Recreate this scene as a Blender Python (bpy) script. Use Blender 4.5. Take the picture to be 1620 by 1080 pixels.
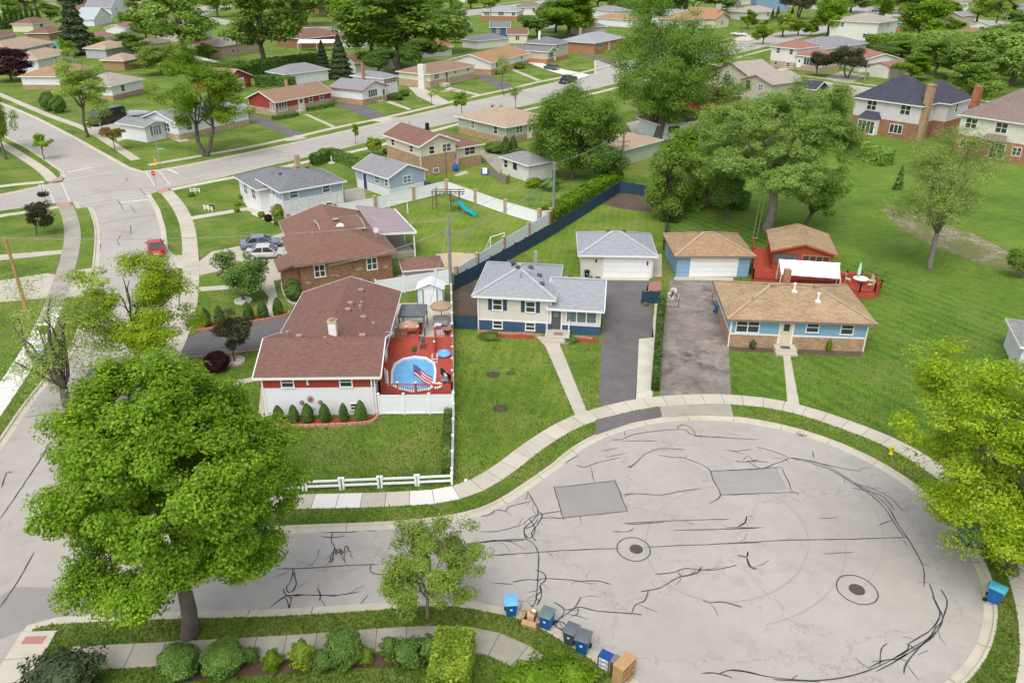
import bpy, bmesh, math, random
import numpy as np
from mathutils import Vector, Matrix
from mathutils.geometry import delaunay_2d_cdt

for o in list(bpy.data.objects): bpy.data.objects.remove(o, do_unlink=True)
SC = bpy.context.scene
COL = SC.collection
rnd = random.Random(7)
RAD = math.radians

# ---------------------------------------------------------------- camera
F, YH, CH = 1240.0, -80.0, 31.0            # focal length (photo px), horizon row, camera height (m)
TH = math.atan((540-YH)/F)
CT, ST = math.cos(TH), math.sin(TH)
cam = bpy.data.cameras.new('camera'); camo = bpy.data.objects.new('camera', cam)
COL.objects.link(camo); SC.camera = camo
camo.location = (0, 0, CH); camo.rotation_euler = (math.pi/2-TH, 0, 0)
cam.sensor_width = 36; cam.lens = 36*F/1620; cam.clip_end = 4000; cam.clip_start = .5

# ---------------------------------------------------------------- daylight (bright overcast)
SUN_EL, SUN_AZ = RAD(58), RAD(200)          # azimuth: clockwise from +Y; sun behind and left of the camera
W = bpy.data.worlds.new('World'); SC.world = W; W.use_nodes = True
wn, wl = W.node_tree.nodes, W.node_tree.links
sky = wn.new('ShaderNodeTexSky'); sky.sky_type = 'NISHITA'; sky.sun_disc = False
sky.sun_elevation = SUN_EL; sky.sun_rotation = SUN_AZ
sky.air_density = 1.0; sky.dust_density = 3.0; sky.ozone_density = 1.0
hs = wn.new('ShaderNodeHueSaturation'); hs.inputs['Saturation'].default_value = .35
bg = wn['Background']; bg.inputs[1].default_value = .15
wl.new(sky.outputs[0], hs.inputs['Color']); wl.new(hs.outputs[0], bg.inputs[0])
sl = bpy.data.lights.new('sun', 'SUN'); slo = bpy.data.objects.new('sun', sl); COL.objects.link(slo)
sl.energy = 0.75; sl.angle = RAD(38); sl.color = (1, .96, .9)
d = Vector((math.sin(SUN_AZ)*math.cos(SUN_EL), math.cos(SUN_AZ)*math.cos(SUN_EL), math.sin(SUN_EL)))
slo.rotation_euler = d.to_track_quat('Z', 'Y').to_euler()
SC.view_settings.view_transform = 'Standard'; SC.view_settings.look = 'None'
SC.view_settings.gamma = 1; SC.view_settings.use_curve_mapping = False
SC.cycles.diffuse_bounces = 8; SC.cycles.transmission_bounces = 8; SC.cycles.max_bounces = 12   # light filtering through foliage
SC.view_settings.exposure = 0.72

# ---------------------------------------------------------------- photo pixel -> place
def G(px, py, z=0.0):
    x = (px-810)/F; y = (py-540)/F
    dz = -(ST+y*CT); t = (z-CH)/dz
    return Vector((x*t, (CT-y*ST)*t, z))
def HT(b, ty):                               # height of what stands on pixel b and reaches up to row ty
    Y = G(*b).y; v = (ty-540)/F
    return CH+Y*(v*CT+ST)/(-CT+v*ST)
def PXM(p):                                  # photo px per metre across, at ground point p
    return F/(p.y*CT+(CH-p.z)*ST)

# ---------------------------------------------------------------- materials
MATS = {}
def newmat(name):
    m = bpy.data.materials.new(name); m.use_nodes = True
    nt = m.node_tree; b = nt.nodes['Principled BSDF']
    b.inputs['Specular IOR Level'].default_value = .25
    return m, nt.nodes, nt.links, b
def ramp(N, cols):
    r = N.new('ShaderNodeValToRGB'); e = r.color_ramp.elements
    while len(e) < len(cols): e.new(.5)
    for i, (p, c) in enumerate(cols): e[i].position = p; e[i].color = (*c, 1)
    return r
def noise(N, L, scale, detail=4, rough=.6, co='Object', vec=None, dist=0):
    t = N.new('ShaderNodeTexNoise'); t.inputs['Scale'].default_value = scale
    t.inputs['Detail'].default_value = detail; t.inputs['Roughness'].default_value = rough
    t.inputs['Distortion'].default_value = dist
    if vec is None:
        tc = N.new('ShaderNodeTexCoord'); vec = tc.outputs[co]
    L.new(vec, t.inputs['Vector']); return t
def mixc(N, L, fac, a, b, mode='MIX'):
    m = N.new('ShaderNodeMix'); m.data_type = 'RGBA'; m.blend_type = mode
    for s, v in ((0, fac), (6, a), (7, b)):
        if isinstance(v, (int, float)): m.inputs[s].default_value = v
        elif isinstance(v, tuple): m.inputs[s].default_value = (*v, 1) if len(v) == 3 else v
        else: L.new(v, m.inputs[s])
    return m.outputs[2]
def bump(N, L, b, h, strength=.3, dist=.02):
    n = N.new('ShaderNodeBump'); n.inputs['Strength'].default_value = strength; n.inputs['Distance'].default_value = dist
    L.new(h, n.inputs['Height']); L.new(n.outputs[0], b.inputs['Normal'])
def sc3(c, k): return tuple(min(1, x*k) for x in c)

def plain(c, rough=.6, var=.12, scale=1.5, metal=0, spec=.25):
    key = ('plain', c, rough, var, metal)
    if key in MATS: return MATS[key]
    m, N, L, b = newmat('paint'); MATS[key] = m
    n = noise(N, L, scale, 5)
    r = ramp(N, [(.3, sc3(c, 1-var)), (.7, sc3(c, 1+var))]); L.new(n.outputs[0], r.inputs[0])
    L.new(r.outputs[0], b.inputs['Base Color']); b.inputs['Roughness'].default_value = rough
    b.inputs['Metallic'].default_value = metal; b.inputs['Specular IOR Level'].default_value = spec
    return m
def shingle(c, var=.2, wear=(.5, .4, .3), wearamt=.15):
    key = ('sh', c, var, wearamt)
    if key in MATS: return MATS[key]
    m, N, L, b = newmat('shingle'); MATS[key] = m
    uv = N.new('ShaderNodeUVMap'); br = N.new('ShaderNodeTexBrick')
    L.new(uv.outputs[0], br.inputs['Vector'])
    br.inputs['Scale'].default_value = 1; br.inputs['Brick Width'].default_value = .32; br.inputs['Row Height'].default_value = .15
    br.inputs['Mortar Size'].default_value = .012; br.inputs['Mortar Smooth'].default_value = .3; br.inputs['Bias'].default_value = 0
    br.inputs['Color1'].default_value = (*sc3(c, 1-var), 1); br.inputs['Color2'].default_value = (*sc3(c, 1+var), 1)
    br.inputs['Mortar'].default_value = (*sc3(c, .55), 1)
    n = noise(N, L, .45, 6, .65); n2 = noise(N, L, 5, 3, .7)
    r = ramp(N, [(.42, (0, 0, 0)), (.75, (1, 1, 1))]); L.new(n.outputs[0], r.inputs[0])
    mu = N.new('ShaderNodeMath'); mu.operation = 'MULTIPLY'; mu.inputs[1].default_value = wearamt*2; L.new(r.outputs[0], mu.inputs[0])
    c1 = mixc(N, L, mu.outputs[0], br.outputs[0], wear)
    r2 = ramp(N, [(.3, (.9,)*3), (.7, (1.08,)*3)]); L.new(n2.outputs[0], r2.inputs[0])
    c2 = mixc(N, L, 1.0, c1, r2.outputs[0], 'MULTIPLY')
    L.new(c2, b.inputs['Base Color']); b.inputs['Roughness'].default_value = .9
    bump(N, L, b, br.outputs['Fac'], .5, -.02)
    return m
def siding(c, row=.18, var=.05):
    key = ('sid', c, row)
    if key in MATS: return MATS[key]
    m, N, L, b = newmat('siding'); MATS[key] = m
    uv = N.new('ShaderNodeUVMap'); sp = N.new('ShaderNodeSeparateXYZ'); L.new(uv.outputs[0], sp.inputs[0])
    dv = N.new('ShaderNodeMath'); dv.operation = 'DIVIDE'; dv.inputs[1].default_value = row; L.new(sp.outputs[1], dv.inputs[0])
    fr = N.new('ShaderNodeMath'); fr.operation = 'FRACT'; L.new(dv.outputs[0], fr.inputs[0])
    r = ramp(N, [(0, (.55,)*3), (.12, (1,)*3)]); L.new(fr.outputs[0], r.inputs[0])
    n = noise(N, L, .8, 5); r2 = ramp(N, [(.3, sc3(c, 1-var)), (.7, sc3(c, 1+var))]); L.new(n.outputs[0], r2.inputs[0])
    L.new(mixc(N, L, .8, r2.outputs[0], r.outputs[0], 'MULTIPLY'), b.inputs['Base Color'])
    b.inputs['Roughness'].default_value = .55; bump(N, L, b, fr.outputs[0], .5, -.015)
    return m
def brickm(c, var=.22, mortar=None, bw=.22, rh=.075):
    key = ('br', c, bw)
    if key in MATS: return MATS[key]
    m, N, L, b = newmat('brickwork'); MATS[key] = m
    uv = N.new('ShaderNodeUVMap'); br = N.new('ShaderNodeTexBrick'); L.new(uv.outputs[0], br.inputs['Vector'])
    br.inputs['Scale'].default_value = 1; br.inputs['Brick Width'].default_value = bw; br.inputs['Row Height'].default_value = rh
    br.inputs['Mortar Size'].default_value = .008
    br.inputs['Color1'].default_value = (*sc3(c, 1-var), 1); br.inputs['Color2'].default_value = (*sc3(c, 1+var), 1)
    br.inputs['Mortar'].default_value = (*(mortar or sc3(c, .8)), 1)
    n = noise(N, L, 1.6, 6, .7); r2 = ramp(N, [(.3, (.72,)*3), (.7, (1.2,)*3)]); L.new(n.outputs[0], r2.inputs[0])
    L.new(mixc(N, L, 1.0, br.outputs[0], r2.outputs[0], 'MULTIPLY'), b.inputs['Base Color'])
    b.inputs['Roughness'].default_value = .9; bump(N, L, b, br.outputs['Fac'], .4, -.01)
    return m
def ribbed(c, row=.3, rough=.45, axis=0):
    key = ('rib', c, row, axis)
    if key in MATS: return MATS[key]
    m, N, L, b = newmat('ribbed_sheet'); MATS[key] = m
    uv = N.new('ShaderNodeUVMap'); sp = N.new('ShaderNodeSeparateXYZ'); L.new(uv.outputs[0], sp.inputs[0])
    dv = N.new('ShaderNodeMath'); dv.operation = 'DIVIDE'; dv.inputs[1].default_value = row; L.new(sp.outputs[axis], dv.inputs[0])
    fr = N.new('ShaderNodeMath'); fr.operation = 'FRACT'; L.new(dv.outputs[0], fr.inputs[0])
    r = ramp(N, [(0, (.6,)*3), (.15, (1,)*3), (.85, (1,)*3), (1, (.6,)*3)]); L.new(fr.outputs[0], r.inputs[0])
    n = noise(N, L, .9, 5); r2 = ramp(N, [(.3, sc3(c, .9)), (.7, sc3(c, 1.1))]); L.new(n.outputs[0], r2.inputs[0])
    L.new(mixc(N, L, .7, r2.outputs[0], r.outputs[0], 'MULTIPLY'), b.inputs['Base Color']); b.inputs['Roughness'].default_value = rough
    bump(N, L, b, r.outputs[0], .4, .02)
    return m
def ground_mat(name, cols, s1=.12, s2=1.6, s3=14, bumpd=.03, rough=.95, patch=None, stripes=None):
    """three octave ground: cols = [(pos,colour)...]; patch = (colour, lo, hi) bare or worn places"""
    m, N, L, b = newmat(name)
    n1 = noise(N, L, s1, 6, .6, dist=.5); n2 = noise(N, L, s2, 6, .7); n3 = noise(N, L, s3, 4, .75)
    a = N.new('ShaderNodeMath'); a.operation = 'MULTIPLY_ADD'; a.inputs[1].default_value = .45; L.new(n1.outputs[0], a.inputs[0])
    m2 = N.new('ShaderNodeMath'); m2.operation = 'MULTIPLY'; m2.inputs[1].default_value = .3; L.new(n2.outputs[0], m2.inputs[0]); L.new(m2.outputs[0], a.inputs[2])
    a2 = N.new('ShaderNodeMath'); a2.operation = 'MULTIPLY_ADD'; a2.inputs[1].default_value = .25; L.new(n3.outputs[0], a2.inputs[0]); L.new(a.outputs[0], a2.inputs[2])
    fac = a2.outputs[0]
    if stripes:
        ang, wd, amt = stripes
        tc = N.new('ShaderNodeTexCoord'); mp = N.new('ShaderNodeMapping'); mp.inputs['Rotation'].default_value = (0, 0, ang)
        L.new(tc.outputs['Object'], mp.inputs[0]); wv = N.new('ShaderNodeTexWave'); wv.inputs['Scale'].default_value = 1/wd/3.2
        wv.inputs['Distortion'].default_value = 1.2; wv.inputs['Detail'].default_value = 2; L.new(mp.outputs[0], wv.inputs[0])
        st = N.new('ShaderNodeMath'); st.operation = 'MULTIPLY_ADD'; st.inputs[1].default_value = amt; L.new(wv.outputs['Fac'], st.inputs[0]); L.new(fac, st.inputs[2]); fac = st.outputs[0]
    r = ramp(N, cols); L.new(fac, r.inputs[0]); col = r.outputs[0]
    if patch:
        pc, lo, hi = patch
        n4 = noise(N, L, .22, 7, .68); r4 = ramp(N, [(lo, (0, 0, 0)), (hi, (1, 1, 1))]); L.new(n4.outputs[0], r4.inputs[0])
        col = mixc(N, L, r4.outputs[0], col, pc)
    L.new(col, b.inputs['Base Color']); b.inputs['Roughness'].default_value = rough
    b.inputs['Specular IOR Level'].default_value = .12
    bump(N, L, b, n3.outputs[0], .6, bumpd)
    return m
def grass_mat(c, var=.35, patch=None, stripes=None):
    y = (c[0]*1.25, c[1]*1.1, c[2]*.9)
    return ground_mat('grass', [(.36, sc3(c, 1-var)), (.5, c), (.63, sc3(y, 1+var*.7))], .11, .9, 10, .08, patch=patch, stripes=stripes)
GRASS = grass_mat((.108, .185, .026), .45, ((.215, .225, .065), .46, .70))
GRASS_DARK = grass_mat((.085, .165, .022), .42, ((.16, .205, .05), .45, .72), stripes=(RAD(-32), 1.3, .10))
GRASS_BRIGHT = grass_mat((.125, .205, .026), .40, ((.225, .24, .065), .46, .72), stripes=(RAD(8), .9, .04))
GRASS_FIELD = grass_mat((.115, .195, .028), .42, ((.17, .14, .07), .6, .72))
ROAD = ground_mat('road_surface', [(.3, (.325, .30, .27)), (.5, (.40, .37, .334)), (.7, (.468, .437, .40))], .10, .8, 30, .008, .9, patch=((.29, .262, .238), .55, .82))
def weather_road(m):
    N, L = m.node_tree.nodes, m.node_tree.links; b = N['Principled BSDF']; src = b.inputs['Base Color'].links[0].from_socket
    st = noise(N, L, .9, 8, .72); r = ramp(N, [(.60, (1,)*3), (.74, (.80, .77, .74))]); L.new(st.outputs[0], r.inputs[0]); c = mixc(N, L, 1.0, src, r.outputs[0], 'MULTIPLY')
    ag = noise(N, L, 70, 2, .9); r2 = ramp(N, [(.25, (.84,)*3), (.75, (1.14,)*3)]); L.new(ag.outputs[0], r2.inputs[0]); c = mixc(N, L, 1.0, c, r2.outputs[0], 'MULTIPLY')
    vo = N.new('ShaderNodeTexVoronoi'); vo.feature = 'DISTANCE_TO_EDGE'; vo.inputs['Scale'].default_value = .16; tc = N.new('ShaderNodeTexCoord'); wn_ = noise(N, L, .8, 5, .7)
    ad = N.new('ShaderNodeMix'); ad.data_type = 'VECTOR'; ad.inputs[0].default_value = .18; L.new(tc.outputs['Object'], ad.inputs[4]); sc_ = N.new('ShaderNodeVectorMath'); sc_.operation = 'SCALE'; sc_.inputs['Scale'].default_value = 12; L.new(wn_.outputs['Color'], sc_.inputs[0]); L.new(sc_.outputs[0], ad.inputs[5]); L.new(ad.outputs[1], vo.inputs['Vector'])
    r3 = ramp(N, [(.0015, (.74, .72, .70)), (.005, (1,)*3)]); L.new(vo.outputs['Distance'], r3.inputs[0]); c = mixc(N, L, 1.0, c, r3.outputs[0], 'MULTIPLY'); L.new(c, b.inputs['Base Color'])
weather_road(ROAD)
ROAD_FAR = ROAD
CONC = ground_mat('concrete', [(.3, (.40, .36, .29)), (.5, (.50, .455, .375)), (.7, (.57, .53, .45))], .3, 1.2, 25, .004, .85)
CONC_OLD = ground_mat('old_concrete', [(.3, (.26, .235, .19)), (.5, (.35, .325, .27)), (.7, (.43, .40, .34))], .5, 1.7, 25, .004, .9)
CONC_NEW = ground_mat('new_concrete', [(.3, (.60, .58, .54)), (.7, (.72, .70, .66))], .3, 1.2, 25, .003, .85)
KERB = ground_mat('kerb_concrete', [(.3, (.38, .34, .26)), (.5, (.50, .46, .37)), (.7, (.58, .54, .45))], .5, 1.6, 20, .005, .85)
ASPH = ground_mat('asphalt', [(.32, (.10, .092, .092)), (.5, (.145, .135, .133)), (.68, (.19, .178, .174))], .3, 1.3, 30, .004, .9)
ASPH_OLD = ground_mat('worn_asphalt', [(.36, (.12, .105, .095)), (.5, (.235, .205, .18)), (.64, (.36, .32, .27))], .45, 1.6, 14, .02, .95, patch=((.085, .075, .065), .56, .66))
PATCH = ground_mat('patch_asphalt', [(.3, (.25, .232, .215)), (.7, (.32, .30, .28))], .3, 1.4, 25, .004, .9)
GRAVEL = ground_mat('gravel', [(.35, (.45, .42, .34)), (.65, (.68, .64, .55))], .8, 5, 40, .02, .95)
DIRT = ground_mat('soil', [(.3, (.07, .05, .035)), (.5, (.12, .09, .065)), (.7, (.17, .13, .1))], .4, 2.2, 18, .03, .98)
MULCH = ground_mat('mulch', [(.3, (.05, .028, .02)), (.5, (.10, .06, .04)), (.7, (.17, .11, .08))], .7, 4, 26, .05, .98)
MULCH_RED = ground_mat('red_mulch', [(.3, (.22, .04, .02)), (.7, (.38, .09, .05))], .7, 4, 26, .05, .98)
SAND = ground_mat('sand', [(.3, (.42, .34, .22)), (.7, (.55, .46, .32))], .5, 2, 20, .01, .98)
TAR = plain((.07, .07, .077), .7, .3)
WHITE = plain((.78, .78, .76), .45, .04); OFFW = plain((.66, .64, .58), .55, .05)
VINYL = plain((.82, .83, .84), .35, .04); BLACK = plain((.02, .02, .022), .45, .2)
DKGREY = plain((.09, .09, .095), .6, .15); GREY = plain((.28, .28, .28), .6, .12); STEEL = plain((.45, .46, .47), .4, .08, metal=.6)
NAVY = plain((.032, .064, .105), .55, .08); WOOD = plain((.42, .23, .10), .6, .2, 4); WOODGREY = plain((.26, .22, .18), .85, .2, 3)
POLEWOOD = plain((.40, .23, .10), .85, .22, 3); REDWOOD = ribbed((.42, .075, .045), .14, .6, 0); REDPAINT = plain((.40, .075, .045), .6, .12)
RUBBER = plain((.02, .02, .02), .8, .1); CARD = plain((.42, .28, .15), .85, .12, 5); YELLOW = plain((.75, .5, .03), .5, .05)
def glassm(c=(.05, .065, .07), rough=.08):
    key = ('gl', c)
    if key in MATS: return MATS[key]
    m, N, L, b = newmat('window_glass'); MATS[key] = m
    oi = N.new('ShaderNodeObjectInfo'); r = ramp(N, [(0, sc3(c, .5)), (.6, c), (1, sc3(c, 3.2))]); L.new(oi.outputs['Random'], r.inputs[0])
    L.new(r.outputs[0], b.inputs['Base Color']); b.inputs['Roughness'].default_value = rough; b.inputs['Specular IOR Level'].default_value = .7
    return m
GLASS = glassm(); CARGLASS = glassm((.022, .025, .028), .05)
def leafm(name, c, c2, var=.42, trans=.5):
    m, N, L, b = newmat(name)
    gi = N.new('ShaderNodeNewGeometry'); oi = N.new('ShaderNodeObjectInfo')
    n = noise(N, L, .7, 3, .6); n2 = N.new('ShaderNodeMath'); n2.operation = 'MULTIPLY_ADD'; n2.inputs[1].default_value = .55
    L.new(gi.outputs['Random Per Island'], n2.inputs[0])
    s = N.new('ShaderNodeMath'); s.operation = 'MULTIPLY_ADD'; s.inputs[1].default_value = 1.1; s.inputs[2].default_value = -.3; L.new(n.outputs[0], s.inputs[0]); L.new(s.outputs[0], n2.inputs[2])
    r = ramp(N, [(0, sc3(c, 1-var)), (.5, c), (1, c2)]); L.new(n2.outputs[0], r.inputs[0])
    hv = N.new('ShaderNodeHueSaturation'); L.new(r.outputs[0], hv.inputs['Color'])
    mr = N.new('ShaderNodeMapRange'); mr.inputs[3].default_value = .85; mr.inputs[4].default_value = 1.15; L.new(oi.outputs['Random'], mr.inputs[0]); L.new(mr.outputs[0], hv.inputs['Value'])
    L.new(hv.outputs[0], b.inputs['Base Color']); b.inputs['Roughness'].default_value = .55; b.inputs['Specular IOR Level'].default_value = .2
    t = N.new('ShaderNodeBsdfTranslucent'); L.new(hv.outputs[0], t.inputs[0]); mx = N.new('ShaderNodeMixShader'); mx.inputs[0].default_value = trans
    L.new(b.outputs[0], mx.inputs[1]); L.new(t.outputs[0], mx.inputs[2]); L.new(mx.outputs[0], N['Material Output'].inputs[0])
    return m
L_MAPLE = leafm('maple_leaf', (0.195, 0.345, 0.02), (0.43, 0.6, 0.05))
L_MID = leafm('mid_leaf', (0.225, 0.36, 0.05), (0.42, 0.58, 0.115))
L_RICH = leafm('rich_leaf', (0.175, 0.305, 0.038), (0.34, 0.5, 0.095))
L_DEEP = leafm('deep_leaf', (0.15, 0.265, 0.048), (0.29, 0.44, 0.1))
L_ELM = leafm('elm_leaf', (0.28, 0.43, 0.08), (0.51, 0.66, 0.19))
L_YEL = leafm('yellow_leaf', (0.34, 0.48, 0.02), (0.58, 0.74, 0.06))
L_LOC = leafm('locust_leaf', (0.3, 0.43, 0.06), (0.52, 0.67, 0.15))
L_PALE = leafm('pale_leaf', (0.34, 0.45, 0.1), (0.55, 0.67, 0.23))
L_OLIVE = leafm('olive_leaf', (0.085, 0.095, 0.042), (0.17, 0.17, 0.085))
L_PURP = leafm('purple_leaf', (0.060, 0.022, 0.026), (0.132, 0.048, 0.054))
L_CON = leafm('needle', (0.07, 0.1, 0.042), (0.14, 0.18, 0.075), trans=.1)
L_ARB = leafm('arbor_leaf', (0.075, 0.14, 0.025), (0.19, 0.29, 0.05), trans=.15)
L_HEDGE = leafm('hedge_leaf', (0.11, 0.205, 0.035), (0.25, 0.39, 0.075), trans=.2)
L_GOLD = leafm('gold_leaf', (0.21, 0.31, 0.03), (0.44, 0.56, 0.06), trans=.25)
L_RUST = leafm('rust_leaf', (0.247, 0.169, 0.039), (0.429, 0.286, 0.078))
BARK = ground_mat('bark', [(.3, (.07, .058, .045)), (.5, (.13, .11, .09)), (.7, (.20, .175, .15))], 2, 8, 30, .03, .95)
BARK_PALE = ground_mat('pale_bark', [(.3, (.13, .11, .09)), (.5, (.22, .19, .155)), (.7, (.32, .28, .24))], 2, 8, 30, .03, .95)

# ---------------------------------------------------------------- mesh helpers
class MB:
    def __init__(s): s.v = []; s.f = []; s.uv = []
    def face(s, pts, uv=None):
        i = len(s.v); s.v += [tuple(p) for p in pts]; s.f.append(list(range(i, i+len(pts))))
        if uv is None:
            p0, p1, p2 = Vector(pts[0]), Vector(pts[1]), Vector(pts[2])
            n = (p1-p0).cross(p2-p0)
            if n.length < 1e-9: n = Vector((0, 0, 1))
            n.normalize()
            if abs(n.z) > .98: ux, uy = Vector((1, 0, 0)), Vector((0, 1, 0))
            else:
                ux = Vector((0, 0, 1)).cross(n).normalized(); uy = n.cross(ux)
            uv = [(Vector(p).dot(ux), Vector(p).dot(uy)) for p in pts]
        s.uv += uv
    def box(s, x0, x1, y0, y1, z0, z1, M=None, bottom=True):
        c = [Vector(p) for p in ((x0, y0, z0), (x1, y0, z0), (x1, y1, z0), (x0, y1, z0), (x0, y0, z1), (x1, y0, z1), (x1, y1, z1), (x0, y1, z1))]
        if M is not None: c = [M@p for p in c]
        fs = [(4, 5, 6, 7), (0, 1, 5, 4), (1, 2, 6, 5), (2, 3, 7, 6), (3, 0, 4, 7)]
        if bottom: fs.append((3, 2, 1, 0))
        for f in fs: s.face([c[i] for i in f])
        return s
    def bar(s, a, b, w, h=None, up=(0, 0, 1)):
        a, b = Vector(a), Vector(b); d = b-a; l = d.length
        if l < 1e-6: return s
        d.normalize(); u = Vector(up)
        if abs(d.dot(u)) > .98: u = Vector((0, 1, 0))
        x = d.cross(u).normalized(); y = x.cross(d); h = h or w
        c = [a+x*(i*w/2)+y*(j*h/2)+d*k for k in (0, l) for i, j in ((-1, -1), (1, -1), (1, 1), (-1, 1))]
        for f in ((3, 2, 1, 0), (4, 5, 6, 7), (0, 1, 5, 4), (1, 2, 6, 5), (2, 3, 7, 6), (3, 0, 4, 7)): s.face([c[i] for i in f])
        return s
    def tube(s, pts, rad, sides=6, cap=True):
        rings = []
        pts = [Vector(p) for p in pts]
        for i, p in enumerate(pts):
            d = (pts[min(i+1, len(pts)-1)]-pts[max(i-1, 0)])
            d = d.normalized() if d.length > 1e-9 else Vector((0, 0, 1))
            a = d.orthogonal().normalized() if i == 0 else (pa - d*pa.dot(d)).normalized()
            pa = a; bb = d.cross(a); r = rad[i] if hasattr(rad, '__len__') else rad
            rings.append([p+(a*math.cos(2*math.pi*k/sides)+bb*math.sin(2*math.pi*k/sides))*r for k in range(sides)])
        b0 = len(s.v)
        for rg in rings: s.v += [tuple(p) for p in rg]
        for i in range(len(rings)-1):
            for k in range(sides):
                q = [b0+i*sides+k, b0+i*sides+(k+1) % sides, b0+(i+1)*sides+(k+1) % sides, b0+(i+1)*sides+k]
                s.f.append(q); s.uv += [(0, 0)]*4
        if cap:
            s.f.append([b0+k for k in range(sides)][::-1]); s.uv += [(0, 0)]*sides
            s.f.append([b0+(len(rings)-1)*sides+k for k in range(sides)]); s.uv += [(0, 0)]*sides
        return s
    def lathe(s, prof, sides=12, M=None):
        pts = []
        for r, z in prof:
            for k in range(sides):
                p = Vector((r*math.cos(2*math.pi*k/sides), r*math.sin(2*math.pi*k/sides), z)); pts.append(M@p if M is not None else p)
        b0 = len(s.v); s.v += [tuple(p) for p in pts]
        for i in range(len(prof)-1):
            for k in range(sides):
                s.f.append([b0+i*sides+k, b0+i*sides+(k+1) % sides, b0+(i+1)*sides+(k+1) % sides, b0+(i+1)*sides+k]); s.uv += [(0, 0)]*4
        s.f.append([b0+k for k in range(sides)][::-1]); s.uv += [(0, 0)]*sides
        s.f.append([b0+(len(prof)-1)*sides+k for k in range(sides)]); s.uv += [(0, 0)]*sides
        return s
    def mesh(s, name, mat, smooth=False):
        me = bpy.data.meshes.new(name); me.from_pydata(s.v, [], s.f)
        ul = me.uv_layers.new(name='UVMap')
        if len(s.uv) == len(me.loops): ul.data.foreach_set('uv', np.array(s.uv, 'f').ravel())
        if mat is not None: me.materials.append(mat)
        if smooth: me.polygons.foreach_set('use_smooth', [True]*len(me.polygons))
        return me
    def build(s, name, mat, parent=None, smooth=False, M=None):
        return link(name, s.mesh(name, mat, smooth), parent, M)
def link(name, me, parent=None, M=None):
    o = bpy.data.objects.new(name, me); COL.objects.link(o)
    if parent is not None: o.parent = parent
    if M is not None: o.matrix_local = M
    return o
def tag(o, label, cat, group=None):
    o['label'] = label; o['category'] = cat
    if group: o['group'] = group
    return o
def struct(o, label=None):
    o['kind'] = 'structure'
    if label: o['label'] = label
    return o
def thing(name, label, cat, loc=(0, 0, 0), rz=0, group=None):
    o = bpy.data.objects.new(name, None); COL.objects.link(o); o.location = loc; o.rotation_euler = (0, 0, rz); o.empty_display_size = .2
    return tag(o, label, cat, group)
def copy_tree(o, parent=None):
    c = o.copy(); COL.objects.link(c); c.parent = parent
    for ch in o.children: copy_tree(ch, c)
    return c
def box(*a, M=None): return MB().box(*a, M=M)
ORD = ['first', 'second', 'third', 'fourth', 'fifth', 'sixth', 'seventh', 'eighth', 'ninth', 'tenth', 'eleventh', 'twelfth']
def g2(p, z=0): q = G(*p, z); return (q.x, q.y)
def offset_line(P, d):
    """offset an open polyline (list of 2-tuples) to its left by d, mitred"""
    out = []; n = len(P)
    for i in range(n):
        a = Vector(P[max(i-1, 0)]); b = Vector(P[min(i+1, n-1)]); t = (b-a).normalized()
        k = 1.0
        if 0 < i < n-1:
            t1 = (Vector(P[i])-a).normalized(); k = 1/max(.5, t1.dot(t))
        out.append((P[i][0]-t.y*d*k, P[i][1]+t.x*d*k))
    return out
def smooth_line(P, n=3):
    """Catmull-Rom through 2D points"""
    out = []; m = len(P)
    for i in range(m-1):
        p0, p1, p2, p3 = P[max(i-1, 0)], P[i], P[i+1], P[min(i+2, m-1)]
        for k in range(n):
            t = k/n
            out.append(tuple(.5*((2*p1[j])+(-p0[j]+p2[j])*t+(2*p0[j]-5*p1[j]+4*p2[j]-p3[j])*t*t+(-p0[j]+3*p1[j]-3*p2[j]+p3[j])*t**3) for j in (0, 1)))
    out.append(tuple(P[-1])); return out
NOGRASS = []
def sheet(name, poly, z, mat, label=None, thick=0, parent=None, kind=True):
    """flat polygon lying at height z (2D points)"""
    if name not in ('lawn', 'field', 'rough_ground'): NOGRASS.append(list(poly))
    bm = bmesh.new(); vs = [bm.verts.new((x, y, z)) for x, y in poly]; f = bm.faces.new(vs)
    if f.normal.z == 0: f.normal_update()
    if f.normal.z < 0: f.normal_flip()
    if thick:
        r = bmesh.ops.extrude_face_region(bm, geom=[f]); 
        bmesh.ops.translate(bm, verts=[v for v in r['geom'] if isinstance(v, bmesh.types.BMVert)], vec=(0, 0, thick))
        bmesh.ops.recalc_face_normals(bm, faces=bm.faces)
    bmesh.ops.triangulate(bm, faces=[f for f in bm.faces if len(f.verts) > 4])
    me = bpy.data.meshes.new(name); bm.to_mesh(me); bm.free(); me.materials.append(mat)
    o = link(name, me, parent)
    if kind and parent is None: struct(o, label)
    return o
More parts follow.
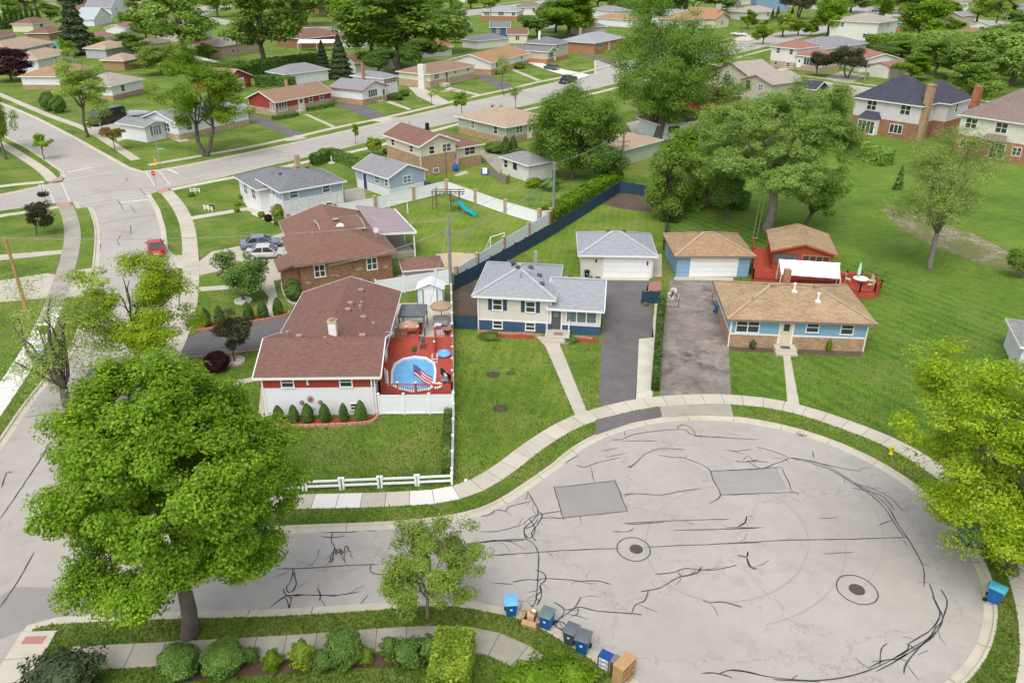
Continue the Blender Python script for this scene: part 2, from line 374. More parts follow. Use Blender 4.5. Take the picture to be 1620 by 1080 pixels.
# ================================================================ ground, streets, kerbs, walks
for m in (CONC, CONC_OLD, KERB):             # slabs poured at different times
    N, L = m.node_tree.nodes, m.node_tree.links; b = N['Principled BSDF']
    src = b.inputs['Base Color'].links[0].from_socket; oi = N.new('ShaderNodeObjectInfo')
    mr = N.new('ShaderNodeMapRange'); mr.inputs[3].default_value = .92; mr.inputs[4].default_value = 1.06; L.new(oi.outputs['Random'], mr.inputs[0])
    hv = N.new('ShaderNodeHueSaturation'); L.new(src, hv.inputs['Color']); L.new(mr.outputs[0], hv.inputs['Value']); L.new(hv.outputs[0], b.inputs['Base Color'])
ZR = -.12                                    # road surface below the lawns
def lerp_(a, b, k): return a+(b-a)*k
def gl(pts): return [g2(p) for p in pts]
BC = Vector((13.90, 36.69)); BR = 13.15    # turning circle: centre, back of kerb radius
s_left = gl([(128, 318), (136, 325), (143, 338), (149, 361), (149, 386), (145.5, 422), (134, 480), (111, 548), (78, 587), (36, 639), (0, 691), (-60, 778), (-140, 890), (-260, 1050), (-420, 1260)])
s_left = smooth_line(s_left, 3)
s_right_low = offset_line(s_left[15:], 8.6)
s_right = gl([(226, 303), (239, 308), (253, 331), (262, 361), (266, 395)]) + s_right_low
side_street = s_left+s_right[::-1]
side_street_up = gl([(120, 330), (94, 271), (73, 256), (38, 233), (0, 214), (-60, 188), (-160, 150), (-160, 122), (-40, 146), (25, 171), (60, 186), (121, 217), (205, 264), (245, 315)])
bt = gl([(-120, 331), (0, 307), (76, 291), (150, 277), (240, 270), (296, 260), (400, 239), (473, 223), (600, 194), (716, 167), (810, 146.5), (881, 129.5), (960, 112), (1060, 88), (1162, 66), (1240, 50), (1330, 30), (1420, 12)])
bb = gl([(-120, 362), (0, 333.5), (89, 321), (150, 312), (268, 297), (354, 280), (410, 266), (464, 253.5), (526, 239), (615, 217), (673, 203), (752, 186.5), (810, 172.5), (851, 162.5), (960, 136), (1060, 110), (1162, 86), (1240, 67), (1330, 45), (1420, 25)])
cross_street = bt+bb[::-1]
corner_a = gl([(205, 264), (226, 270.5), (250, 268), (240, 290), (190, 280)])
corner_b = gl([(94, 271), (96, 279), (76, 291), (110, 300), (120, 280)])
corner_c = gl([(89, 321), (118, 319), (136, 325), (150, 330), (150, 300), (100, 310)])
corner_d = gl([(226, 303), (232, 309), (239, 306), (268, 297), (240, 280), (210, 290)])
right_street = gl([(940, 96), (1060, 98), (1159, 111), (1289, 127), (1360, 137), (1500, 156), (1660, 180), (1660, 205), (1500, 175), (1340, 151), (1159, 126), (1060, 113), (940, 130)])
far_a = gl([(290, 16), (321, 25), (393, 38), (473, 44), (552, 41), (640, 31), (714, 20), (800, 9), (880, -2), (890, 5), (810, 17), (714, 29), (640, 41), (552, 52), (473, 55), (393, 48), (330, 34), (290, 24)])
far_b = gl([(290, 16), (330, 9), (380, 1), (395, 6), (345, 15), (321, 26)])
far_c = gl([(1240, 4), (1290, 9), (1373, 16), (1430, 20), (1520, 28), (1660, 42), (1660, 49), (1520, 35), (1430, 27), (1373, 23), (1290, 15), (1240, 10)])
court_n = gl([(40, 855), (130, 850), (200, 846), (300, 840), (400, 834), (466, 830), (587, 825.5), (650, 821), (704, 815), (754, 804), (792, 787), (822, 768), (863, 740), (904, 711)])
court_s = gl([(-120, 1120), (-70, 1070), (-35, 1036), (0, 1017), (41, 1000), (85, 987), (282, 978.5), (440, 974), (585, 965), (673, 958.5), (725, 959.5), (777, 968), (816, 977), (850, 990), (893, 1016), (924, 1035), (955, 1057), (986, 1079), (1030, 1112), (1075, 1140)])
court = smooth_line(court_n, 3)+[g2((930, 720)), g2((1150, 800)), g2((1120, 1100))]+smooth_line(court_s, 3)[::-1]
circle = [(BC.x+BR*math.cos(2*math.pi*k/96), BC.y+BR*math.sin(2*math.pi*k/96)) for k in range(96)]
POLYS = [('court_road', court), ('court_road', circle), ('side_street', side_street), ('side_street', side_street_up), ('cross_street', cross_street),
         ('cross_street', corner_a), ('cross_street', corner_b), ('cross_street', corner_c), ('cross_street', corner_d),
         ('side_road', right_street), ('far_road', far_a), ('far_road', far_b), ('back_road', far_c)]
# rounded corner where the court leaves the side street (hidden behind the maple)
big = [(-2600, -300), (2600, -300), (2600, 3600), (-2600, 3600)]
V2 = []; Fc = []
for nme, poly in [('ground', big)]+POLYS:
    i = len(V2); V2 += [Vector(p) for p in poly]; Fc.append(list(range(i, i+len(poly))))
def signed(poly): return sum(poly[i][0]*poly[(i+1) % len(poly)][1]-poly[(i+1) % len(poly)][0]*poly[i][1] for i in range(len(poly)))
for k, (nme, poly) in enumerate([('ground', big)]+POLYS):
    if signed(poly) < 0: Fc[k] = Fc[k][::-1]
ov, oe, of, _, _, ofc = delaunay_2d_cdt(V2, [], Fc, 1, 1e-4)
is_road = [any(i > 0 for i in fc) for fc in ofc]
def mesh_from(faces, z, name, mat):
    used = sorted({i for f in faces for i in f}); mp = {a: k for k, a in enumerate(used)}
    me = bpy.data.meshes.new(name); me.from_pydata([(ov[i].x, ov[i].y, z) for i in used], [], [[mp[i] for i in f] for f in faces])
    me.materials.append(mat); return me
struct(link('ground', mesh_from([f for f, r in zip(of, is_road) if not r], 0, 'ground', GRASS)), 'short green lawn grass between the houses')
ROADS = {}
for nm in dict.fromkeys(n for n, _ in POLYS):
    fs = [f for f, fc in zip(of, ofc) if any(i > 0 for i in fc) and POLYS[min(i for i in fc if i > 0)-1][0] == nm]
    ROADS[nm] = struct(link(nm, mesh_from(fs, ZR, nm, ROAD)), 'pale grey street paving of the '+nm.replace('_', ' '))
# kerbs: walk the edge between road and lawn
side = {}
for f, r in zip(of, is_road):
    for k in range(len(f)): side[(f[k], f[(k+1) % len(f)])] = r
nxt = {}
for (a, b), r in side.items():
    if r and side.get((b, a)) is False: nxt.setdefault(a, []).append(b)
loops = []
while nxt:
    a = next(iter(nxt)); lp = [a]
    while a in nxt:
        b = nxt[a].pop()
        if not nxt[a]: del nxt[a]
        lp.append(b); a = b
    loops.append(lp)
kb = MB(); gap = MB()
for lp in loops:
    P = [(ov[i].x, ov[i].y) for i in lp]
    closed = lp[0] == lp[-1]
    q = [P[0]]
    for p in P[1:]:
        if (Vector(p)-Vector(q[-1])).length > .25: q.append(p)
    P = q
    if len(P) < 3: continue
    if closed and (Vector(P[0])-Vector(P[-1])).length > .25: P.append(P[0])
    def off(dd):
        out = []; n = len(P)
        for i in range(n):
            if closed and i in (0, n-1): a, b = Vector(P[n-2]), Vector(P[1])
            else: a, b = Vector(P[max(i-1, 0)]), Vector(P[min(i+1, n-1)])
            t = (b-a).normalized(); out.append((P[i][0]-t.y*dd, P[i][1]+t.x*dd))
        return out
    A, B_, C_, D_ = P, off(.16), off(.2), off(.62)
    for i in range(len(P)-1):
        for (Q, za), (R, zb) in (((A, .004), (B_, .004)), ((B_, .004), (C_, ZR+.02)), ((C_, ZR+.02), (D_, ZR+.008)), ((D_, ZR+.008), (D_, ZR-.02))):
            kb.face([(*Q[i], za), (*Q[i+1], za), (*R[i+1], zb), (*R[i], zb)][::-1] if False else [(*Q[i], za), (*R[i], zb), (*R[i+1], zb), (*Q[i+1], za)][::-1])
        kb.face([(*A[i], -.14), (*A[i+1], -.14), (*A[i+1], .004), (*A[i], .004)])
    # joints every 3 m on the near kerbs
    acc = 0
    for i in range(len(P)-1):
        seg = (Vector(P[i+1])-Vector(P[i])).length; acc += seg
        if acc > 3 and P[i][1] < 95:
            acc = 0; t = (Vector(P[i+1])-Vector(P[i])).normalized()*.02; a = Vector(P[i])
            for Q, R, za, zb in ((A, B_, .008, .008), (C_, D_, ZR+.024, ZR+.012)):
                p, r = Vector(Q[i]), Vector(R[i]); gap.face([(*(p-t), za), (*(p+t), za), (*(r+t), zb), (*(r-t), zb)])
kerb = struct(kb.build('kerb', KERB), 'pale concrete kerb and gutter along the streets')
gap.build('kerb_joint', DKGREY, kerb)['kind'] = 'stuff'

# ---- walks: each slab a piece of its own near the camera
def ribbon(P, w, z, name, mat, parent=None):
    A, B_ = offset_line(P, w/2), offset_line(P, -w/2); mb = MB(); NOGRASS.append(A+B_[::-1])
    for i in range(len(P)-1): mb.face([(*B_[i], z), (*B_[i+1], z), (*A[i+1], z), (*A[i], z)])
    return mb.build(name, mat, parent)
JOINT = plain((.14, .12, .09), .95, .2)
def walk(px, w=1.5, mat=CONC, label='', slabs=True, slab=1.5, new=None, z=0, sm=4):
    P = smooth_line(gl(px), sm)
    if not slabs:
        return struct(ribbon(P, w, .012+z, 'sidewalk', mat), label)
    base = struct(ribbon(P, w, .010+z, 'sidewalk', JOINT), label)
    # resample
    D = [0]
    for i in range(1, len(P)): D.append(D[-1]+(Vector(P[i])-Vector(P[i-1])).length)
    n = max(1, round(D[-1]/slab)); R = []
    for k in range(n+1):
        s = D[-1]*k/n; j = max(i for i in range(len(D)) if D[i] <= s+1e-6); j = min(j, len(P)-2)
        t = (s-D[j])/max(1e-6, D[j+1]-D[j]); R.append((P[j][0]+(P[j+1][0]-P[j][0])*t, P[j][1]+(P[j+1][1]-P[j][1])*t))
    A, B_ = offset_line(R, w/2), offset_line(R, -w/2)
    for k in range(n):
        a, b, c, d = [Vector(q) for q in (B_[k], B_[k+1], A[k+1], A[k])]; g = (R[k+1][0]-R[k][0], R[k+1][1]-R[k][1]); t = Vector(g).normalized()*.018
        a, d, b, c = a+t, d+t, b-t, c-t; zt = .024+z+rnd.uniform(0, .006); m = MB()
        m.face([(*p, zt) for p in (a, b, c, d)])
        for p, q in ((a, b), (b, c), (c, d), (d, a)): m.face([(*q, zt), (*p, zt), (*p, 0.0+z), (*q, 0.0+z)][::-1])
        m.build('slab', CONC_NEW if new and new(k, n) else mat, base)
    return base
walk([(180, 812), (300, 804), (450, 794), (560, 791.5), (636, 788.5), (701, 783.5), (752, 768.5), (798, 741), (838, 710), (879, 683), (918, 663.5), (955, 652), (1000, 641), (1045, 634.5), (1100, 631.5), (1150, 631.5), (1219, 638), (1280, 652), (1339, 672), (1396, 694), (1450, 722), (1500, 757), (1545, 800), (1585, 850), (1615, 910), (1635, 980), (1640, 1060), (1625, 1130)],
     1.45, CONC, 'concrete slab sidewalk curving along the north side of the turning circle', new=lambda k, n: 8 <= k <= 9 or k in (12, 13))
walk([(105, 1042), (257, 1034), (391, 1027), (500, 1020), (600, 1012), (680, 1008), (745, 1010), (785, 1020), (825, 1038), (858, 1060), (890, 1088), (930, 1130)], 1.5, CONC_OLD, 'grey weathered sidewalk behind the shrubs in front')
walk([(63, 998), (43, 1030), (14, 1080), (-20, 1140)], 1.75, CONC, 'sidewalk ramp leading to the corner at the bottom', z=.006)
walk([(103, 326), (110, 342), (114, 360), (114.5, 381), (108, 414), (95, 455), (80, 495), (64, 530), (44, 565), (15, 610), (-20, 660)], 1.8, CONC_OLD, 'worn sidewalk along the west side of the side street', new=lambda k, n: k > n*.62)
walk([(263, 303), (282, 326), (294, 350), (299, 373), (301, 400), (302, 430), (298, 480), (285, 525), (262, 575), (225, 640), (180, 712)], 1.7, CONC, 'sidewalk along the east side of the side street')
walk([(271, 300), (330, 288), (400, 275), (486, 256), (560, 239.5), (620, 225), (683, 208), (735, 194), (800, 180.5), (850, 170), (960, 143), (1060, 117)], 1.4, CONC, 'sidewalk along the near side of the cross street', slabs=False)
walk([(235, 261), (324, 245.5), (400, 231.6), (463, 218), (532, 202), (600, 188), (653, 176), (714, 161.5), (754, 152), (810, 140), (851, 130), (883, 123.5), (952, 107.5), (1060, 82), (1160, 60)], 1.4, CONC, 'sidewalk along the far side of the cross street', slabs=False)
walk([(-80, 310), (0, 295), (70, 288)], 1.4, CONC, 'short sidewalk on the far left of the cross street', slabs=False)
walk([(-80, 362), (0, 342), (33, 337), (95, 327)], 1.3, CONC, 'short sidewalk on the near left of the cross street', slabs=False)
walk([(-60, 126), (5, 152), (76, 182), (142, 207), (215, 253)], 1.6, CONC, 'sidewalk along the upper east side of the side street', slabs=False)
walk([(-60, 196), (0, 227), (33, 246), (66, 268), (84, 286)], 1.6, CONC, 'sidewalk along the upper west side of the side street', slabs=False)
walk([(1060, 92), (1159, 107), (1289, 122.5), (1360, 132.5), (1500, 151), (1620, 170)], 1.3, CONC, 'sidewalk along the far side of the side road', slabs=False)
walk([(1163, 92), (1210, 80), (1270, 66), (1330, 51), (1400, 36)], 1.3, CONC, 'far sidewalk beside the cross street by the corner house', slabs=False)
walk([(473, 41), (560, 37), (640, 27), (720, 16), (860, -2)], 1.5, CONC, 'far sidewalk beside the far road', slabs=False)
sheet('tactile_pad', gl([(33, 1019), (67, 1018.5), (75, 1006), (41, 1007)]), .04, plain((.42, .19, .17), .9, .12, 8), 'red tactile paving pad at the corner ramp')
for k, pts in enumerate([[(91, 327), (112, 326), (110, 320), (88, 322)], [(252, 307), (268, 302), (264, 296), (249, 301)], [(76, 290), (98, 286), (101, 280), (84, 284)]]):
    sheet('tactile_pad', gl(pts), .04, plain((.45, .25, .21), .9, .12, 8), 'red tactile paving pad at the '+['west', 'east', 'north west'][k]+' crossing corner')

# ---- driveways, paths, beds
def drive(name, px, mat, label, z=.008): return sheet(name, gl(px), z, mat, label)
drive('driveway', [(947, 641), (951, 560), (957, 437), (1027, 438), (1024, 476), (1031, 480), (1034, 534), (1011, 534), (1006, 634)], ASPH, 'dark asphalt driveway beside the pale grey split level house')
drive('driveway_apron', [(942, 664), (995, 652), (1043, 645), (1046, 660), (1000, 668.5), (942, 688)], ASPH, 'dark asphalt apron crossing the grass strip', .03)
drive('gravel_strip', [(1011, 536), (1031, 534), (1036, 480), (1043, 480), (1032, 628), (1005, 632)], GRAVEL, 'white gravel strip beside the dark driveway')
drive('pad', [(1027, 402), (1047, 402), (1047, 438), (1027, 438)], CONC, 'small concrete pad beside the pale garage', .014)
drive('pad', [(951, 438), (1027, 439), (1027, 444), (950, 443)], CONC, 'concrete strip in front of the pale garage door', .016)
drive('brick_patch', [(1026, 446), (1046, 444), (1046, 460), (1022, 460)], plain((.36, .16, .12), .9, .25, 8), 'old red brick patch beside the pale garage')
drive('driveway', [(1044, 626), (1046, 560), (1052, 500), (1061, 438), (1146, 438), (1143, 475), (1151, 490), (1153, 560), (1157, 626)], ASPH_OLD, 'worn gravelly asphalt driveway beside the blue house')
drive('driveway_apron', [(1044, 642), (1100, 639), (1156, 639), (1160, 658.5), (1105, 656.5), (1047, 660)], CONC_OLD, 'worn concrete apron of the gravelly driveway', .02)
drive('pad', [(1068, 437), (1160, 439), (1160, 444), (1066, 443)], CONC, 'concrete strip in front of the blue garage door', .016)
drive('path', [(848, 532), (884, 533), (886, 546), (930, 655), (911, 659), (863, 548)], CONC, 'concrete path from the pale grey house to the sidewalk', .014)
drive('path', [(1226, 548), (1258, 549), (1250, 562), (1265, 641), (1246, 640), (1239, 562)], CONC, 'concrete path from the blue house to the sidewalk', .014)
drive('driveway', [(262, 572), (296, 535), (330, 520), (462, 497), (455, 530), (415, 552), (340, 560)], ASPH, 'dark asphalt driveway of the red roofed house')
drive('driveway', [(297, 440), (300, 425), (335, 398), (400, 385), (455, 365), (470, 378), (460, 440), (410, 447), (340, 430)], CONC, 'wide concrete driveway with two parked sedans')
drive('path', [(408, 447), (432, 440), (446, 500), (420, 500), (425, 470)], CONC, 'concrete path beside the round shrubs', .014)
drive('path', [(300, 455), (430, 447), (430, 453), (300, 462)], CONC, 'narrow concrete path from the sidewalk to the brick house', .016)
drive('path', [(360, 604), (415, 594), (416, 601), (360, 612)], CONC, 'concrete path in front of the red roofed house', .016)
drive('path', [(409, 652), (414, 602), (421, 602), (424, 656), (416, 662)], CONC, 'narrow concrete path along the side of the white walled house', .02)
drive('path', [(300, 343), (390, 328), (440, 340), (452, 352), (425, 343), (390, 333), (303, 348)], CONC, 'path from the sidewalk to the white and blue house', .014)
drive('patio', [(385, 318), (410, 305), (440, 345), (455, 358), (430, 352), (400, 340)], GRAVEL, 'pale gravel patio beside the white and blue house', .010)
drive('driveway', [(-60, 460), (0, 444), (75, 432), (98, 437), (92, 470), (0, 478), (-60, 490)], CONC, 'wide concrete driveway on the far left', .010)
drive('driveway_apron', [(104, 430), (146, 424), (136, 470), (95, 470)], CONC, 'concrete apron on the far left', .02)
drive('path', [(-40, 413), (0, 403), (103, 395), (104, 401), (0, 412), (-40, 422)], CONC, 'narrow concrete path on the far left lawn', .012)
drive('driveway_apron', [(268, 405), (302, 402), (302, 425), (267, 425)], CONC, 'concrete apron of the wide driveway', .02)
drive('driveway', [(140, 195), (205, 190), (235, 185), (235, 197), (185, 203), (150, 212)], CONC, 'concrete driveway with the black van', .010)
drive('path', [(184, 219), (243, 205), (243, 208), (186, 224)], CONC, 'narrow path on the corner lawn', .012)
drive('patio', [(230, 200), (262, 208), (300, 222), (285, 225), (255, 214), (228, 204)], CONC, 'concrete walk around the white corner house', .014)
drive('driveway', [(395, 180), (425, 190), (486, 215), (464, 219), (400, 193)], ASPH, 'dark asphalt driveway beside the red brick ranch house')
drive('driveway', [(523, 155), (545, 153), (612, 183), (590, 189), (545, 172)], ASPH, 'dark asphalt driveway beside the white house with red shutters')
drive('driveway', [(646, 138), (668, 138), (710, 161), (690, 167), (660, 152)], CONC, 'concrete driveway beside the tan chimney house')
drive('driveway', [(748, 118), (760, 116), (818, 137), (795, 143)], ASPH, 'dark asphalt driveway beside the cream house')
drive('driveway', [(834, 99), (850, 95), (868, 105), (935, 119), (915, 125), (868, 112)], CONC_NEW, 'white concrete driveway with a dark estate car')
drive('driveway', [(917, 85), (930, 84), (975, 97), (965, 102)], ASPH, 'narrow asphalt driveway beside the brick house')
drive('driveway_apron', [(590, 192), (616, 186), (632, 186), (604, 193.5)], CONC, 'pale apron under the first street tree', .02)
drive('driveway_apron', [(486, 218), (470, 222), (450, 224), (468, 214)], CONC, 'pale apron of the first asphalt driveway', .02)
for k, pts in enumerate([[(480, 181), (488, 181), (531, 200), (526, 202)], [(610, 162), (618, 160), (652, 173), (645, 174)], [(702, 142), (712, 138), (762, 150), (755, 151)], [(720, 142), (726, 142), (700, 146), (697, 145)], [(805, 110), (812, 109), (856, 127), (850, 128.5)]]):
    drive('path', pts, CONC, 'narrow front path '+['of the red brick ranch house', 'of the white house with red shutters', 'of the tan chimney house', 'beside the steps of the tan chimney house', 'of the cream house'][k], .014)
drive('driveway', [(1306, 122), (1332, 113), (1372, 120), (1345, 132), (1320, 130)], CONC_OLD, 'concrete driveway beside the small white garage')
drive('path', [(1222, 112), (1244, 105), (1260, 106), (1236, 114)], CONC, 'short path of the white split level corner house', .012)
drive('driveway', [(1155, 64), (1180, 55), (1200, 58), (1185, 66)], CONC, 'driveway with the white convertible')
drive('driveway', [(755, 240), (770, 234), (800, 255), (790, 275)], CONC_OLD, 'driveway between the tan brick house and the small garage')
drive('patio', [(717, 278), (736, 270), (742, 274), (725, 279)], CONC, 'little concrete pad by the back door', .02)
drive('patio', [(545, 300), (575, 295), (580, 320), (545, 325)], CONC_OLD, 'patio between the white and blue house and its garage', .012)
drive('patio', [(990, 195), (1035, 185), (1060, 200), (1030, 214), (1000, 210)], CONC, 'concrete patio beyond the tall tree', .012)
drive('patio', [(570, 255), (620, 262), (600, 275), (560, 270)], CONC, 'curved concrete drive behind the long hedge', .012)
drive('patio', [(620, 480), (716, 478), (716, 535), (612, 535)], CONC, 'concrete patio behind the pool deck', .012)
drive('patio', [(622, 440), (660, 420), (690, 440), (690, 452), (622, 455)], CONC_OLD, 'patio beside the brick house', .012)
drive('sand_patch', [(690, 402), (720, 399), (755, 402), (765, 408), (750, 422), (715, 432), (697, 425), (688, 412)], SAND, 'sandy bare patch in the back yard')
drive('soil_bed', [(945, 321), (980, 304), (1020, 308), (1034, 322), (1030, 337), (980, 330)], DIRT, 'bare brown soil in the far corner of the fenced yard')
drive('soil_bed', [(718, 457), (745, 442), (757, 450), (758, 500), (720, 500)], DIRT, 'bare brown soil beside the pale grey house', .010)
drive('mulch_bed', [(757, 523), (800, 527), (845, 531), (846, 537), (800, 535), (760, 529)], MULCH_RED, 'mulch bed with pink edging left of the front steps', .012)
drive('mulch_bed', [(886, 532), (948, 534), (945, 542), (915, 542), (888, 538)], MULCH_RED, 'mulch bed with pink edging right of the front steps', .012)
drive('soil_bed', [(1155, 549), (1225, 551), (1225, 558), (1156, 555)], DIRT, 'narrow soil bed left of the blue house steps', .012)
drive('soil_bed', [(1260, 551), (1365, 556), (1362, 564), (1262, 559)], DIRT, 'narrow soil bed right of the blue house steps', .012)
drive('mulch_bed', [(256, 1060), (300, 1060), (440, 1040), (560, 1040), (640, 1030), (690, 1025), (690, 1052), (560, 1057), (440, 1066), (330, 1073), (280, 1080)], MULCH, 'dark mulch bed under the row of shrubs in front', .012)
drive('mulch_bed', [(430, 664), (590, 660), (598, 655), (590, 668), (560, 671), (436, 674)], MULCH_RED, 'red mulch bed along the white wall', .012)
drive('mulch_bed', [(306, 522), (318, 514), (450, 492), (458, 494), (455, 500), (400, 510), (320, 524)], MULCH_RED, 'red mulch bed above the asphalt driveway', .012)
drive('rough_ground', [(1400, 322), (1470, 345), (1540, 370), (1600, 400), (1640, 420), (1640, 440), (1560, 420), (1480, 392), (1430, 365), (1395, 335)], ground_mat('rough', [(.40, (.13, .18, .035)), (.5, (.18, .17, .08)), (.60, (.34, .30, .22))], .35, 1.2, 9, .05), 'muddy rutted ground with pale stones in the field')
DITCH = []
for a, c in zip([(1403, 324), (1440, 340), (1500, 365), (1560, 390)], [(1440, 340), (1500, 365), (1560, 390), (1602, 407)]):
    a, c = G(*a), G(*c)
    for k in range(int((c-a).length*8)): DITCH.append(lerp_(a, c, rnd.random())+Vector((rnd.gauss(0, .4), rnd.gauss(0, .4), 0)))
mb = MB()
for p in DITCH:
    s_ = rnd.uniform(.04, .13); mb.lathe([(s_, -.02), (s_*1.05, s_*.3), (s_*.5, s_*.6)], 6, Matrix.Translation(p) @ Matrix.Rotation(rnd.uniform(0, 3), 4, 'Z'))
o = mb.build('ditch_stones', plain((.38, .34, .26), .95, .3, 2)); o['kind'] = 'stuff'; o['label'] = 'broken line of pale stones across the field'
drive('lawn', [(1160, 565), (1365, 566), (1385, 520), (1345, 440), (1190, 440), (1186, 400), (1050, 380), (1060, 330), (1180, 345), (1380, 425), (1500, 460), (1660, 510), (1660, 640), (1560, 720), (1450, 705), (1396, 682), (1339, 660), (1280, 640), (1219, 628), (1160, 622)], GRASS_DARK, 'darker mown lawn around the blue house', .004)
drive('field', [(1060, 330), (1180, 340), (1380, 425), (1500, 458), (1660, 510), (1660, 300), (1500, 240), (1380, 210), (1250, 230), (1100, 260)], GRASS_FIELD, 'rough yellow green field behind the blue house', .004)
drive('lawn', [(722, 530), (845, 537), (906, 662), (860, 688), (800, 732), (745, 765), (718, 770)], GRASS_BRIGHT, 'bright lawn in front of the pale grey house', .004)
drive('lawn', [(828, 400), (950, 322), (1050, 340), (1052, 385), (1030, 400), (920, 430), (880, 430)], GRASS_BRIGHT, 'bright back lawn behind the pale grey house', .004)
drive('lawn', [(640, 330), (710, 310), (865, 352), (755, 405), (665, 395)], GRASS_BRIGHT, 'bright fenced lawn with the play tower', .004)
drive('lawn', [(718, 262), (780, 275), (870, 290), (960, 290), (870, 345), (760, 312), (712, 300)], GRASS_BRIGHT, 'lawn behind the tan brick house', .004)

# ---- what is on the road surface
def strip(P, w, z, mb, taper=True, jitter=0):
    n = len(P)
    if jitter:
        Q = [P[0]]
        for a, b in zip(P, P[1:]):
            dd = (Vector(b)-Vector(a)).length; k = max(1, int(dd/.45))
            for i in range(1, k+1):
                t = i/k; e = 0 if i == k else jitter
                Q.append((a[0]+(b[0]-a[0])*t+rnd.uniform(-e, e), a[1]+(b[1]-a[1])*t+rnd.uniform(-e, e)))
        P = Q; n = len(P)
    ws = [w*(rnd.uniform(.7, 1.25) if jitter else 1) for _ in P]
    if taper: ws[0] *= .4; ws[-1] *= .4
    A = []; B_ = []
    for i in range(n):
        a = Vector(P[max(i-1, 0)]); b = Vector(P[min(i+1, n-1)]); t = (b-a); t = t.normalized() if t.length > 1e-6 else Vector((1, 0))
        A.append((P[i][0]-t.y*ws[i]/2, P[i][1]+t.x*ws[i]/2, z)); B_.append((P[i][0]+t.y*ws[i]/2, P[i][1]-t.x*ws[i]/2, z))
    for i in range(n-1): mb.face([B_[i], B_[i+1], A[i+1], A[i]])
def zone(s, ox, oy): return lambda p: g2((ox+s*p[0], oy+s*p[1]), ZR)
Z4, Z5, Z3, Z7, Z2, Zi = zone(.4075, 700, 640), zone(.444, 1150, 600), zone(.2531, 400, 640), zone(.2593, 440, 930), zone(.518, 0, 520), zone(.2531, 0, 260)
